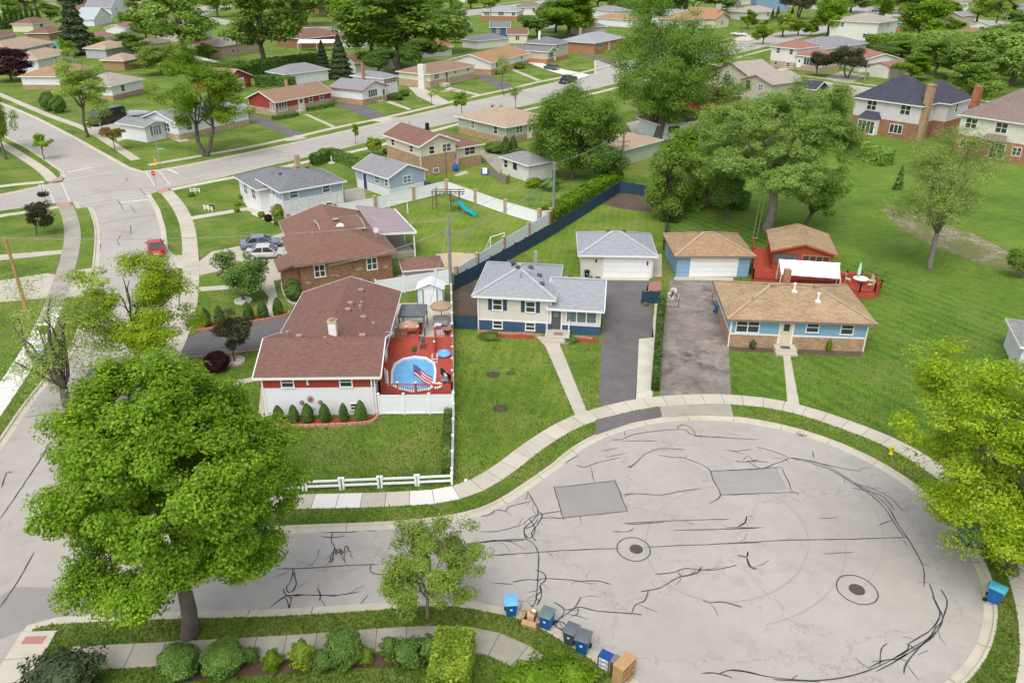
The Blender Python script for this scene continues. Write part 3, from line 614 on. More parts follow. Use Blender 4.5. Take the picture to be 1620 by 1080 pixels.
CR = {
 'court_road': [
  (Z4, [[(200,583),(370,572),(548,562),(692,557)],[(790,553),(950,545),(1240,535)],[(330,335),(350,370),(372,415),(350,450),(318,480),(325,520),(350,535),(372,575),(372,640),(368,700),(362,760),(340,790),(300,805)],
   [(372,415),(388,430),(365,470),(345,500),(365,530)],[(318,480),(350,470),(372,440)],[(312,465),(340,440),(380,425),(465,412)],[(380,440),(430,438),(480,443)],[(335,440),(360,480),(340,520),(318,500)],
   [(150,430),(205,408),(245,412),(260,395),(345,375)],[(205,408),(180,428),(150,432)],[(245,412),(268,430)],[(145,492),(220,490),(310,465)],[(100,543),(170,530),(320,520)],[(160,537),(200,525),(260,530),(330,522)],
   [(270,688),(330,678),(370,680),(400,674),(500,680),(530,685),(600,683),(655,697)],[(500,697),(525,678)],[(190,690),(275,697)],[(360,640),(395,655),(400,680),(380,700),(385,740),(365,780)],[(372,700),(385,720),(362,745),(380,765)],
   [(290,762),(355,760)],[(310,765),(295,808)],[(330,765),(350,785)],[(430,765),(470,790),(465,820),(430,855),(480,880)],[(470,795),(510,790),(538,745)],[(525,785),(525,810),(500,820)],[(465,825),(525,785),(600,800),(735,810),(775,815)],
   [(450,835),(440,860),(475,875)],[(425,840),(470,845),(490,880)],[(735,808),(750,775),(785,760),(800,720)],[(770,725),(800,720),(850,708),(915,670),(985,655),(1005,628)],[(825,658),(900,650),(940,635),(1000,640),(1060,640),(1140,623)],[(915,650),(930,665),(960,660),(985,645)],
   [(1010,758),(1040,768),(1090,765),(1165,787)],[(432,315),(470,445)],[(430,322),(675,294)],[(667,288),(720,420)],[(465,440),(720,412)],[(535,432),(538,465)],[(575,240),(590,300)],
   [(697,350),(760,345),(850,350),(930,335),(1005,325)],[(705,358),(735,342)],[(905,332),(950,340)],[(520,235),(555,242),(600,225),(690,205)],[(630,205),(715,188)],[(615,180),(685,168)],[(430,262),(470,230),(530,195)],[(420,265),(480,220)],
   [(720,238),(740,235),(790,190),(850,170),(945,175)],[(718,240),(730,243),(740,232)],[(838,195),(900,205),(940,207),(1030,245),(1050,290),(1080,352),(1035,383)],[(1080,345),(1100,352)],[(1040,258),(1227,250)],[(1085,350),(1227,345)],
   [(655,135),(695,135),(745,115),(850,100),(940,97),(985,120),(1227,135)],[(695,140),(835,140)],[(915,95),(915,80),(960,85),(985,120)],[(975,122),(1100,128)],[(700,460),(800,455),(900,450),(1115,443)],[(660,492),(720,492),(742,480)],
   [(895,487),(1000,485),(1110,482),(1227,478)],[(1082,462),(1108,482)],[(1148,472),(1175,455),(1180,432)],[(710,465),(770,462),(860,455)],[(1145,582),(1180,590),(1185,570)],[(1180,590),(1190,625),(1215,640)],
   [(1005,1042),(1050,1040),(1100,1050),(1125,1060)],[(1070,1045),(1130,1028),(1227,1045)],[(1100,175),(1140,180),(1200,172)],[(1135,218),(1180,222),(1227,212)],[(1110,110),(1150,120)]]),
  (Z5, [[(0,583),(200,573),(400,569),(640,562)],[(0,325),(195,312)],[(195,312),(235,402)],[(0,410),(235,402),(250,410)],[(105,240),(160,255),(220,280),(170,300),(120,318),(70,288)],[(70,290),(150,295)],
   [(220,278),(300,290),(370,315),(450,365),(520,405),(575,455),(600,500),(640,560),(665,600),(700,670),(702,740)],[(440,385),(510,400),(560,420),(600,470)],[(455,370),(520,390),(580,420),(610,450),(628,470)],[(270,285),(380,310),(475,328)],[(540,520),(590,500)],[(305,255),(310,282)],[(600,390),(615,405)],
   [(680,722),(737,724)],[(722,728),(735,765),(745,800),(770,850),(740,890),(720,920),(660,955),(600,990),(520,1030),(420,1060),(300,1072),(160,1060),(60,1040),(0,1035)],[(760,745),(785,790),(770,850)],[(770,860),(735,915),(690,950),(640,1010),(630,1048)],
   [(500,1030),(560,1000),(610,995),(640,975)],[(545,1020),(550,960),(572,940)],[(515,1005),(560,1000)],[(600,990),(640,965),(650,945),(665,960)],[(530,1040),(580,1015),(630,985),(700,940),(745,895)],[(165,1068),(230,1072),(330,1076)],[(680,980),(718,965)],[(740,890),(750,860)],
   [(328,495),(400,490)],[(343,620),(452,615)],[(38,625),(70,632),(75,612)],[(70,632),(85,665),(110,675)],[(0,670),(33,660)],[(0,795),(55,808)],[(0,527),(130,527)],[(450,368),(515,412),(565,462),(592,505),(632,562)],[(730,770),(752,806),(758,845),(728,890),(690,915),(640,945)],[(220,278),(310,300),(385,330),(455,375),(500,400)],[(38,525),(65,510),(70,487)]]),
  (Z3, [[(400,795),(590,797),(680,785),(770,790)],[(503,778),(490,850),(510,890),(495,975),(482,980),(490,940),(515,900)],[(425,822),(500,830),(580,818)],[(415,902),(403,950)],[(510,895),(530,920),(522,935),(518,915),(540,900),(550,915),(545,930),(540,915),(552,905),(560,925),(550,940)],[(560,915),(572,922),(575,890),(590,882),(600,915),(617,917)],
   [(145,1025),(350,1020),(600,1003),(790,997)],[(260,1025),(265,1067)],[(1310,870),(1430,860),(1550,850),(1620,848)],[(1500,942),(1620,932)],[(740,1000),(735,1040),(790,1060),(880,1050)]]),
  (Z7, [[(0,80),(60,45),(250,42),(370,42),(500,20)],[(30,0),(45,40),(80,60),(70,110),(60,140)],[(240,0),(258,40),(252,75)],[(105,0),(90,30)],[(550,40),(490,115)],[(70,45),(130,38),(110,50)],[(280,40),(330,48),(370,42)]]),
  (Z2, [[(360,755),(460,748)],[(895,730),(890,765),(875,790),(885,805),(905,780),(895,740)],[(825,850),(870,820),(885,860)],[(870,815),(926,810)],[(300,880),(500,872)]])],
 'side_street': [
  (Z2, [[(0,580),(70,480),(155,345)],[(0,850),(55,770),(105,680)],[(5,485),(20,440),(35,440)],[(80,270),(140,260)]]),
  (Zi, [[(735,220),(775,290)],[(815,260),(850,305)],[(605,350),(605,375),(780,340),(980,320),(1000,375)],[(815,380),(820,440)],[(755,440),(735,480),(750,508)],[(620,400),(630,450)],[(630,495),(620,560)]])],
 'cross_street': [(Zi, [[(790,80),(795,105),(765,118)],[(870,150),(910,195)],[(510,205),(560,190),(700,165),(980,145)]])]}
for rn, zones in CR.items():
    for zf, lines in zones:
        for ln in lines:
            mb = MB(); near = rn == 'court_road'
            strip(smooth_line([zf(p) for p in ln], 3) if len(ln) > 2 else [zf(p) for p in ln], .072 if near else .10, ZR+.008, mb, True, .035)
            
            if near and len(ln) > 2:                     # side branches off the sealed cracks
                Q = [zf(p) for p in ln]
                for a, c in zip(Q, Q[1:]):
                    if rnd.random() < .22:
                        t_ = rnd.random(); p0 = (a[0]+(c[0]-a[0])*t_, a[1]+(c[1]-a[1])*t_); an = math.atan2(c[1]-a[1], c[0]-a[0])+rnd.choice((-1, 1))*rnd.uniform(.4, 1.1); l = rnd.uniform(.4, 1.3)
                        p1 = (p0[0]+l*.5*math.cos(an), p0[1]+l*.5*math.sin(an)); an += rnd.uniform(-.6, .6); strip([p0, p1, (p1[0]+l*.5*math.cos(an), p1[1]+l*.5*math.sin(an))], .045, ZR+.0082, mb, True, .04)
            mb.build('crack_sealant', TAR, ROADS[rn])['kind'] = 'stuff'
court_o = ROADS['court_road']
def ring(c, rx, ry, w, mat, nm, z, n=40, jit=0):
    P = [(c[0]+rx*math.cos(2*math.pi*k/n)+rnd.uniform(-jit, jit), c[1]+ry*math.sin(2*math.pi*k/n)+rnd.uniform(-jit, jit)) for k in range(n+1)]; P[-1] = P[0]
    mb = MB(); strip(P, w, z, mb, False); return mb.build(nm, mat, court_o)
IRON = ground_mat('cast_iron', [(.3, (.06, .05, .045)), (.7, (.13, .11, .10))], 4, 12, 40, .01, .8)
for k, (c, r, rr) in enumerate([(Z4((752, 560)), .33, 1.0), (Z5((463, 748)), .36, 1.1), (Z5((267, 191)), .36, 0)]):
    mh = MB().lathe([(r+.06, 0), (r+.06, .012), (r, .012), (r, .006), (0.01, .008)], 24, Matrix.Translation((*c, ZR+.004)))
    o = mh.build('manhole_cover', IRON, court_o); sp = MB()
    for a in range(8): sp.bar((c[0]+.1*math.cos(a*.785), c[1]+.1*math.sin(a*.785), ZR+.016), (c[0]+r*.85*math.cos(a*.785), c[1]+r*.85*math.sin(a*.785), ZR+.016), .05, .01)
    sp.build('grate_bar', DKGREY, o)
    if rr: ring((c[0]-(.15 if k == 0 else 0), c[1]), rr*.95, rr, .07, TAR, 'sealant_ring', ZR+.0085, jit=.02)
sheet('asphalt_patch', [Z4(p) for p in ((436, 320), (668, 293), (717, 415), (470, 440))], ZR+.004, PATCH, parent=court_o)
sheet('asphalt_patch', [Z4(p) for p in ((1042, 258), (1227, 250), (1298, 245), (1340, 328), (1085, 350))], ZR+.004, ground_mat('patch2', [(.3, (.29, .27, .255)), (.7, (.36, .34, .325))], .2, 1, 25, .004, .9), parent=court_o)
sheet('asphalt_patch', [g2(p, ZR) for p in ((150, 930), (126, 982), (88, 983), (50, 991), (0, 1011), (-30, 1024), (-30, 960), (25, 928))], ZR+.005, PATCH, parent=ROADS['side_street'])
SKID = ground_mat('tyre_mark', [(.35, (.31, .288, .262)), (.65, (.385, .357, .325))], .3, 2, 20, .002, .9)
for c, rx, ry, a0, a1, w in [((1090, 800), 130, 92, 0, 6.28, .11), ((1105, 812), 175, 120, -.9, 1.3, .09), ((1125, 795), 215, 135, -.7, .6, .08)]:
    P = [g2((c[0]+1.6*rx*.62*math.cos(a0+(a1-a0)*k/60)+60, c[1]+ry*math.sin(a0+(a1-a0)*k/60)+60), ZR) for k in range(61)]
    mb = MB(); strip(P, w, ZR+.0055, mb, True); mb.build('tyre_mark', SKID, court_o)
PAINT = plain((.56, .55, .53), .8, .2, 3)
for ln, w in [([(420,50),(575,18)], .5), ([(755,238),(925,220)], .55), ([(470,250),(940,175)], .14), ([(540,258),(940,197)], .14), ([(300,150),(340,240)], .18), ([(385,115),(440,240)], .18), ([(910,45),(985,155)], .18), ([(995,40),(1060,125)], .18), ([(1050,28),(1110,58)], .55), ([(400,100),(740,40)], .14)]:
    mb = MB(); strip([Zi(p) for p in ln], w, ZR+.007, mb, False); mb.build('painted_line', PAINT, ROADS['cross_street'])
# ================================================================ houses
def RX(ax, a): return Matrix.Rotation(a, 4, ax)
_cache = {}
def win_meshes(w, h, n, kind, fm):
    key = (round(w, 2), round(h, 2), n, kind, fm.name)
    if key in _cache: return _cache[key]
    t = .09; fr = MB(); pn = MB()
    fr.box(-w/2-t, w/2+t, -.005, .05, h/2, h/2+t); fr.box(-w/2-t-.02, w/2+t+.02, -.005, .08, -h/2-t, -h/2)
    fr.box(-w/2-t, -w/2, -.005, .05, -h/2, h/2); fr.box(w/2, w/2+t, -.005, .05, -h/2, h/2)
    for k in range(1, n): x = -w/2+w*k/n; fr.box(x-.045, x+.045, -.005, .045, -h/2, h/2)
    if kind == 'w': fr.box(-w/2, w/2, -.005, .035, -.03, .03)
    me = fr.mesh('window', fm); pm = MB().box(-w/2, w/2, -.004, .015, -h/2, h/2).mesh('pane', GLASS)
    _cache[key] = (me, pm); return me, pm
def side_frame(b, s):
    u0, u1, v0, v1 = b['u0'], b['u1'], b['v0'], b['v1']
    if s == 'f': return Vector((u0, v0, 0)), Vector((1, 0, 0)), Vector((0, -1, 0)), u1-u0
    if s == 'b': return Vector((u0, v1, 0)), Vector((1, 0, 0)), Vector((0, 1, 0)), u1-u0
    if s == 'l': return Vector((u0, v0, 0)), Vector((0, 1, 0)), Vector((-1, 0, 0)), v1-v0
    return Vector((u1, v0, 0)), Vector((0, 1, 0)), Vector((1, 0, 0)), v1-v0
def on_wall(b, s, fr, z, proud=0):
    o, d, n, L = side_frame(b, s); p = o+d*(fr*L)+n*proud; p.z = z
    x = Vector((0, 0, 1)).cross(n)*-1
    return Matrix(((x.x, n.x, 0, p.x), (x.y, n.y, 0, p.y), (x.z, n.z, 1, p.z), (0, 0, 0, 1)))
def add_openings(root, b, ops):
    for o in ops:
        k, s, fr, z = o[:4]; pr = .025 if b.get('base') and z < b['base'][1] else .004
        if k in 'wp':
            w, h, n = o[4:7]; fm = o[7] if len(o) > 7 and o[7] else WHITE
            me, pm = win_meshes(w, h, n, k, fm); wi = link('window', me, root, on_wall(b, s, fr, z, pr)); link('pane', pm, wi)
            if len(o) > 8:
                for sg in (-1, 1): MB().box(sg*(w/2+.3)-.17, sg*(w/2+.3)+.17, 0, .04, -h/2-.05, h/2+.05).build('shutter', o[8], root, M=on_wall(b, s, fr, z, pr))
        elif k == 'd':
            w, h, dm = o[4:7]; M = on_wall(b, s, fr, z, pr)
            fm = MB(); fm.box(-w/2-.12, -w/2, 0, .06, 0, h+.12); fm.box(w/2, w/2+.12, 0, .06, 0, h+.12); fm.box(-w/2, w/2, 0, .06, h, h+.12)
            dd = fm.build('door', WHITE, root, M=M); MB().box(-w/2, w/2, 0, .03, 0, h).build('door_leaf', dm, dd)
            MB().box(-w/4, w/4, .03, .036, h*.55, h*.85).build('pane', GLASS, dd); MB().box(w/2-.12, w/2-.06, .03, .09, h*.45, h*.45+.12).build('handle', STEEL, dd)
        elif k == 'g':
            w, h, dm = o[4:7]; M = on_wall(b, s, fr, z, pr)
            fm = MB(); fm.box(-w/2-.14, -w/2, 0, .06, 0, h+.14); fm.box(w/2, w/2+.14, 0, .06, 0, h+.14); fm.box(-w/2, w/2, 0, .06, h, h+.14)
            gd = fm.build('garage_door', WHITE, root, M=M)
            for q in range(4):
                pn = MB().box(-w/2+.005, w/2-.005, 0, .03, h*q/4+.012, h*(q+1)/4-.012)
                for c in range(8): pn.box(-w/2+w*c/8+.08, -w/2+w*(c+1)/8-.08, .03, .038, h*q/4+.1, h*(q+1)/4-.1)
                pn.build('panel', dm, gd)
def make_roof(root, b, first):
    u0, u1, v0, v1, h, p, oh = b['u0'], b['u1'], b['v0'], b['v1'], b['h'], b.get('p', .33), b.get('oh', .5)
    ou = b.get('ohu', oh); a0, a1, c0, c1 = u0-ou, u1+ou, v0-oh, v1+oh
    kind = b['roof']; mb = MB(); fa = MB(); caps = []; U, V = u1-u0, v1-v0
    fm = b.get('fascia', WHITE); ze = h-p*oh; T = Vector((0, 0, 1))
    if kind == 'none': return None
    if kind == 'flat':
        ze = h; pts = [(a0, c0), (a1, c0), (a1, c1), (a0, c1)]; sl = b.get('sl', 0)
        q = [Vector((x, y, h+sl*(y-c0))) for x, y in pts]; mb.face(q); mb.face([x-T*.12 for x in q][::-1]); eaves = [(q[i], q[(i+1) % 4]) for i in range(4)]
    elif kind == 'hip':
        e = [Vector((a0, c0, ze)), Vector((a1, c0, ze)), Vector((a1, c1, ze)), Vector((a0, c1, ze))]
        wu, wv = a1-a0, c1-c0
        if wu >= wv:
            zr = ze+p*wv/2; k = wv/2; r0, r1 = Vector((a0+k, (c0+c1)/2, zr)), Vector((a1-k, (c0+c1)/2, zr))
            mb.face([e[0], e[1], r1, r0]); mb.face([e[1], e[2], r1]); mb.face([e[2], e[3], r0, r1]); mb.face([e[3], e[0], r0])
            caps = [(e[0], r0), (e[3], r0), (e[1], r1), (e[2], r1), (r0, r1)]
        else:
            zr = ze+p*wu/2; k = wu/2; r0, r1 = Vector(((a0+a1)/2, c0+k, zr)), Vector(((a0+a1)/2, c1-k, zr))
            mb.face([e[0], e[1], r0]); mb.face([e[1], e[2], r1, r0]); mb.face([e[2], e[3], r1]); mb.face([e[3], e[0], r0, r1])
            caps = [(e[0], r0), (e[1], r0), (e[2], r1), (e[3], r1), (r0, r1)]
        mb.face([x-T*.02 for x in e][::-1]); eaves = [(e[i], e[(i+1) % 4]) for i in range(4)]
    elif kind == 'gu':
        zr = ze+p*(c1-c0)/2; m = (c0+c1)/2
        e = [Vector((a0, c0, ze)), Vector((a1, c0, ze)), Vector((a1, c1, ze)), Vector((a0, c1, ze))]; r0, r1 = Vector((a0, m, zr)), Vector((a1, m, zr))
        mb.face([e[0], e[1], r1, r0]); mb.face([e[2], e[3], r0, r1]); mb.face([r0-T*.14, r1-T*.14, e[1]-T*.14, e[0]-T*.14]); mb.face([r1-T*.14, r0-T*.14, e[3]-T*.14, e[2]-T*.14])
        eaves = [(e[0], e[1]), (e[2], e[3]), (e[0], r0), (r0, e[3]), (e[1], r1), (r1, e[2])]; caps = [(r0, r1)]
    elif kind == 'gv':
        zr = ze+p*(a1-a0)/2; m = (a0+a1)/2; c0 = v0-ou; c1 = v1+ou; a0 = u0-oh; a1 = u1+oh; zr = ze+p*(a1-a0)/2; m = (a0+a1)/2
        e = [Vector((a0, c0, ze)), Vector((a1, c0, ze)), Vector((a1, c1, ze)), Vector((a0, c1, ze))]; r0, r1 = Vector((m, c0, zr)), Vector((m, c1, zr))
        mb.face([e[1], e[2], r1, r0]); mb.face([e[3], e[0], r0, r1]); mb.face([r1-T*.14, e[2]-T*.14, e[1]-T*.14, r0-T*.14]); mb.face([r0-T*.14, e[0]-T*.14, e[3]-T*.14, r1-T*.14])
        eaves = [(e[1], e[2]), (e[3], e[0]), (e[0], r0), (r0, e[1]), (e[2], r1), (r1, e[3])]; caps = [(r0, r1)]
    ro = mb.build('roof', b['roofmat'], root)
    for a, c in eaves: fa.bar(a-T*.085, c-T*.085, .07, .17)
    fa.build('fascia', fm, root)
    if caps and b.get('caps'):
        cm = MB()
        for a, c in caps: cm.bar(a+T*.02, c+T*.02, .3, .03)
        cm.build('ridge_cap', b['caps'], ro)
    return ro
def wall_block(root, b):
    u0, u1, v0, v1, h, z0 = b['u0'], b['u1'], b['v0'], b['v1'], b['h'], b.get('z0', 0)
    p, kind = b.get('p', .33), b['roof']; w = MB(); zb = z0
    if b.get('base'):
        bm_, bh = b['base']; MB().box(u0-.02, u1+.02, v0-.02, v1+.02, z0, bh, bottom=False).build('wall_base', bm_, root); zb = bh-.01
    if h > zb:
        c = [(u0, v0), (u1, v0), (u1, v1), (u0, v1)]
        for i in range(4):
            a, d = c[i], c[(i+1) % 4]; w.face([(*a, zb), (*d, zb), (*d, h-.03), (*a, h-.03)])
        if kind == 'gu':
            zr = h+p*(v1-v0)/2-.05; m = (v0+v1)/2
            w.face([(u1, v0, h-.03), (u1, v1, h-.03), (u1, m, zr)]); w.face([(u0, v1, h-.03), (u0, v0, h-.03), (u0, m, zr)])
        if kind == 'gv':
            zr = h+p*(u1-u0)/2-.05; m = (u0+u1)/2
            w.face([(u0, v0, h-.03), (u1, v0, h-.03), (m, v0, zr)]); w.face([(u1, v1, h-.03), (u0, v1, h-.03), (m, v1, zr)])
        if b.get('band'):                       # strip of another colour under the eave
            bmat, zz = b['band']; MB().box(u0-.015, u1+.015, v0-.015, v1+.015, zz, h-.05, bottom=False).build('wall_band', bmat, root)
        w.build('wall', b['wall'], root)
    if b.get('trimline'):
        zt = b['trimline']; t = MB()
        for x0, x1, y0, y1 in ((u0-.05, u1+.05, v0-.05, v0-.02), (u0-.05, u0-.02, v0-.02, v1+.05), (u1+.02, u1+.05, v0-.02, v1+.05)): t.box(x0, x1, y0, y1, zt-.06, zt+.06)
        t.build('trim_board', WHITE, root)
    if b.get('corner'):
        cbm = MB().box(-.05, .05, -.05, .05, zb, h-.06).mesh('corner_board', b['corner'])
        for x, y in ((u0, v0), (u1, v0), (u0, v1), (u1, v1)): link('corner_board', cbm, root, Matrix.Translation((x, y, 0)))
    if b.get('spout'):
        for x, y in b['spout']: MB().box(x-.05, x+.05, y-.05, y+.05, .05, h-.1).build('downspout', WHITE, root)
def house(name, label, A, B, blocks, cat='house', group=None, rz=None, L=None):
    a, b_ = G(*A), G(*B); d = b_-a
    ang = math.atan2(d.y, d.x) if rz is None else rz
    root = thing(name, label, cat, a, ang, group); root.scale = (1, 1, 1.12); root['len'] = d.length; LL = d.length if L is None else L
    roofs = []; u_, v_ = Vector((math.cos(ang), math.sin(ang))), Vector((-math.sin(ang), math.cos(ang))); a2 = Vector((a.x, a.y))
    for i, b in enumerate(blocks):
        b = dict(b)
        for k in ('u0', 'u1'):
            if k in b and isinstance(b[k], str): b[k] = float(b[k])*LL
        b.setdefault('u0', 0); b.setdefault('u1', LL); b.setdefault('v0', 0)
        if 'D' in b: b['v1'] = b['v0']+b['D']
        NOGRASS.append([tuple(a2+u_*b[p]+v_*b[q]) for p, q in (('u0', 'v0'), ('u1', 'v0'), ('u1', 'v1'), ('u0', 'v1'))])
        if b.get('wall') is not None: wall_block(root, b)
        ro = make_roof(root, b, i == 0); roofs.append((ro, b)); add_openings(root, b, b.get('ops', []))
    return root, roofs
def roof_z(b, u, v):
    p, oh, kind = b.get('p', .33), b.get('oh', .5), b['roof']; h = b['h']
    du = min(u-b['u0'], b['u1']-u); dv = min(v-b['v0'], b['v1']-v)
    if kind == 'hip': return h+p*min(du, dv)
    if kind == 'gu': return h+p*dv
    if kind == 'gv': return h+p*du
    return h
def vents(rb, items):
    """small things on a roof: (kind, u, v)"""
    ro, b = rb
    for k, u, v in items:
        z = roof_z(b, u, v)
        if k == 'box': MB().box(u-.18, u+.18, v-.18, v+.18, z-.1, z+.12).box(u-.22, u+.22, v-.22, v+.22, z+.12, z+.18).build('roof_vent', DKGREY, ro)
        elif k == 'boxl': MB().box(u-.18, u+.18, v-.18, v+.18, z-.1, z+.12).box(u-.22, u+.22, v-.22, v+.22, z+.12, z+.18).build('roof_vent', plain((.34, .22, .19), .7), ro)
        elif k == 'pipe': MB().lathe([(.07, -.1), (.07, .38), (.12, .40), (.12, .46), (.02, .5)], 10, Matrix.Translation((u, v, z))).build('vent_pipe', STEEL, ro)
        elif k == 'wpipe': MB().lathe([(.09, -.1), (.09, .55), (.15, .57), (.15, .66), (.02, .7)], 10, Matrix.Translation((u, v, z))).box(u-.22, u+.22, v-.22, v+.22, z-.12, z+.05).build('vent_pipe', WHITE, ro)
        elif k == 'dome': MB().lathe([(.42, -.12), (.42, .08), (.36, .2), (.2, .3), (.02, .34)], 16, Matrix.Translation((u, v, z))).build('skylight', WHITE, ro, True)
        elif k == 'turb': MB().lathe([(.14, -.1), (.14, .15), (.22, .22), (.26, .34), (.2, .46), (.02, .52)], 12, Matrix.Translation((u, v, z))).build('turbine_vent', DKGREY, ro, True)
        elif k == 'dish':
            d_ = MB().lathe([(.3, .08), (.22, .03), (.02, 0)], 16, Matrix.Translation((u, v, z+.75)) @ RX('X', 1.1)).bar((u, v, z-.05), (u, v+.05, z+.75), .05); d_.build('satellite_dish', plain((.5, .5, .5), .5), ro)
def chimney(rb, u, v, w, d, top, mat, cap=None, z0=None):
    ro, b = rb; z = roof_z(b, u, v)-.4 if z0 is None else z0
    c = MB().box(u-w/2, u+w/2, v-d/2, v+d/2, z, top).build('chimney', mat, ro)
    return c

R_GREY = shingle((.335, .35, .37), .09, (.27, .28, .29), .12); R_GREYD = shingle((.19, .195, .21), .16, (.28, .27, .26), .1)
R_GREYM = shingle((.27, .27, .28), .14, (.34, .33, .3), .12); R_NAVY = shingle((.06, .063, .085), .25, (.1, .1, .12), .1)
R_RED = shingle((.205, .108, .088), .14, (.25, .145, .12), .12); R_BRN = shingle((.22, .12, .088), .12, (.28, .17, .125), .12); R_BRT = shingle((.31, .20, .135), .12, (.25, .16, .11), .12)
R_TAN = shingle((.38, .25, .145), .18, (.24, .15, .09), .25); R_TANL = shingle((.44, .33, .235), .15, (.30, .22, .15), .15)
R_BLUE = shingle((.36, .25, .15), .2, (.50, .38, .24), .3); R_ORG = shingle((.40, .23, .12), .15, (.3, .18, .1), .15)
R_BRNG = shingle((.23, .175, .155), .15, (.3, .24, .21), .15); R_PINK = shingle((.33, .16, .13), .12, (.4, .22, .18), .12); R_BEIGE = shingle((.40, .35, .30), .12, (.3, .26, .21), .15)
CAPG = plain((.42, .43, .45), .9, .1)
S_WHITE = siding((.70, .71, .73)); S_BEIGE = siding((.64, .60, .53)); S_BLUE = siding((.30, .42, .52)); S_CREAM = siding((.66, .61, .45)); S_SAGE = siding((.40, .44, .34))
S_LBLUE = siding((.36, .44, .52)); S_TAN = siding((.50, .44, .36)); S_DBLUE = siding((.06, .115, .18)); S_BARE = siding((.68, .66, .60)); S_GREY = siding((.42, .43, .45)); S_SKY = siding((.20, .29, .42)); S_RED = siding((.33, .05, .035), .22)
B_TAN = brickm((.42, .28, .17)); B_RED = brickm((.38, .19, .11)); B_BRN = brickm((.31, .165, .095)); B_PALE = brickm((.46, .34, .24)); B_WHITE = brickm((.72, .72, .72), .05, (.62, .62, .62)); B_ORANGE = brickm((.42, .20, .10))
BLUEBASE = siding((.045, .095, .17), .3); BLUEWALL = siding((.22, .38, .52), .45)

# ---- pale grey split level house (centre)
h, r = house('split_level_house', 'pale grey and navy split level house with light grey shingle roof', (757, 521), (948, 532), [
    dict(u0=0, u1='.60', D=7.6, h=3.3, roof='hip', p=.34, oh=.45, wall=S_BEIGE, base=(BLUEBASE, .92), roofmat=R_GREY, caps=CAPG, trimline=.95, corner=WHITE, spout=[(.02, -.06)],
         ops=[('w', 'f', .27, 2.3, .75, .85, 1, None, NAVY), ('w', 'f', .72, 2.25, .75, .85, 1, None, NAVY), ('w', 'f', .27, .55, .75, .62, 1), ('w', 'f', .72, .55, .75, .62, 1), ('w', 'l', .5, 2.2, .8, .9, 1)]),
    dict(u0='.60', u1='1.0', v0=.15, D=6.6, h=2.55, roof='gu', p=.33, oh=.55, ohu=.35, wall=S_BEIGE, base=(BLUEBASE, .82), roofmat=R_GREY, caps=CAPG, trimline=.85, corner=WHITE,
         ops=[('d', 'f', .10, .38, .92, 1.95, DKGREY), ('p', 'f', .62, 1.55, 2.6, .95, 3), ('w', 'r', .5, 1.6, .9, 1, 1)])])
vents(r[0], [('turb', 2.6, 4.3), ('box', 3.2, 3.2), ('box', 4.3, 4.2), ('box', 2.0, 6.4), ('pipe', 3.6, 2.0), ('pipe', 4.4, 2.3), ('box', 5.6, 1.6), ('box', 5.2, 3.2)])
vents(r[1], [('box', 8.0, 4.4), ('box', 9.8, 4.4), ('box', 10.5, 4.2)])
chimney(r[0], 4.6, 5.4, .3, .3, 5.2, STEEL)
W1 = h
st = MB(); st.box(6.2, 8.35, -1.5, .12, 0, .36).box(6.1, 8.45, -1.9, -1.5, 0, .18); s_ = st.build('front_steps', CONC, h)
for u in (6.3, 8.25): MB().bar((u, -1.35, .36), (u, -1.35, 1.2), .05).bar((u, -.1, .36), (u, -.1, 1.3), .05).bar((u, -1.4, 1.2), (u, 0, 1.32), .05).build('handrail', WHITE, s_)
MB().box(6.95, 7.75, -1.1, -.5, .36, .375).build('door_mat', plain((.28, .19, .15), .95, .2, 8), s_)
for x0, x1, yy in ((.0, 5.9, -.55), (8.5, 10.6, -.65)):
    mb = MB(); n = int((x1-x0)/.32)
    for k in range(n): mb.box(x0+k*.32, x0+k*.32+.29, yy-.1+.12*math.sin(k*.6), yy+.08+.12*math.sin(k*.6), 0, .16+.02*(k % 2))
    tag(mb.build('bed_edging', plain((.45, .24, .18), .9, .2, 5)), 'pink block edging of the bed '+('left' if x0 < 1 else 'right')+' of the pale grey house steps', 'edging').matrix_world = Matrix.Translation(G(757, 521)) @ RX('Z', h.rotation_euler.z)

# ---- pale garage behind it, blue garage
h, r = house('garage', 'pale beige garage with white door and light grey roof', (919, 438), (1031, 440), [dict(D=6.6, h=2.45, roof='hip', p=.33, oh=.4, wall=S_BEIGE, roofmat=R_GREY, caps=CAPG, corner=OFFW, ops=[('g', 'f', .645, .02, 4.75, 2.05, WHITE)])], 'garage')
vents(r[0], [('box', 2.9, 3.8), ('box', 4.6, 3.9)])
MB().box(6.8, 6.95, -.1, -.02, 1.3, 1.7).build('wall_lamp', BLACK, h); MB().box(1.45, 1.6, -.1, -.02, 1.5, 1.85).build('wall_lamp', BLACK, h)
h, r = house('garage', 'light blue garage with white door and tan roof', (1069, 438), (1183, 438), [dict(D=6.5, h=2.35, roof='hip', p=.33, oh=.4, wall=BLUEWALL, roofmat=R_TAN, caps=plain((.40, .29, .19), .9), fascia=plain((.22, .17, .13), .7), ops=[('g', 'f', .51, .02, 4.75, 2.0, WHITE)])], 'garage')
vents(r[0], [('box', 2.9, 3.9), ('box', 4.7, 3.9)])

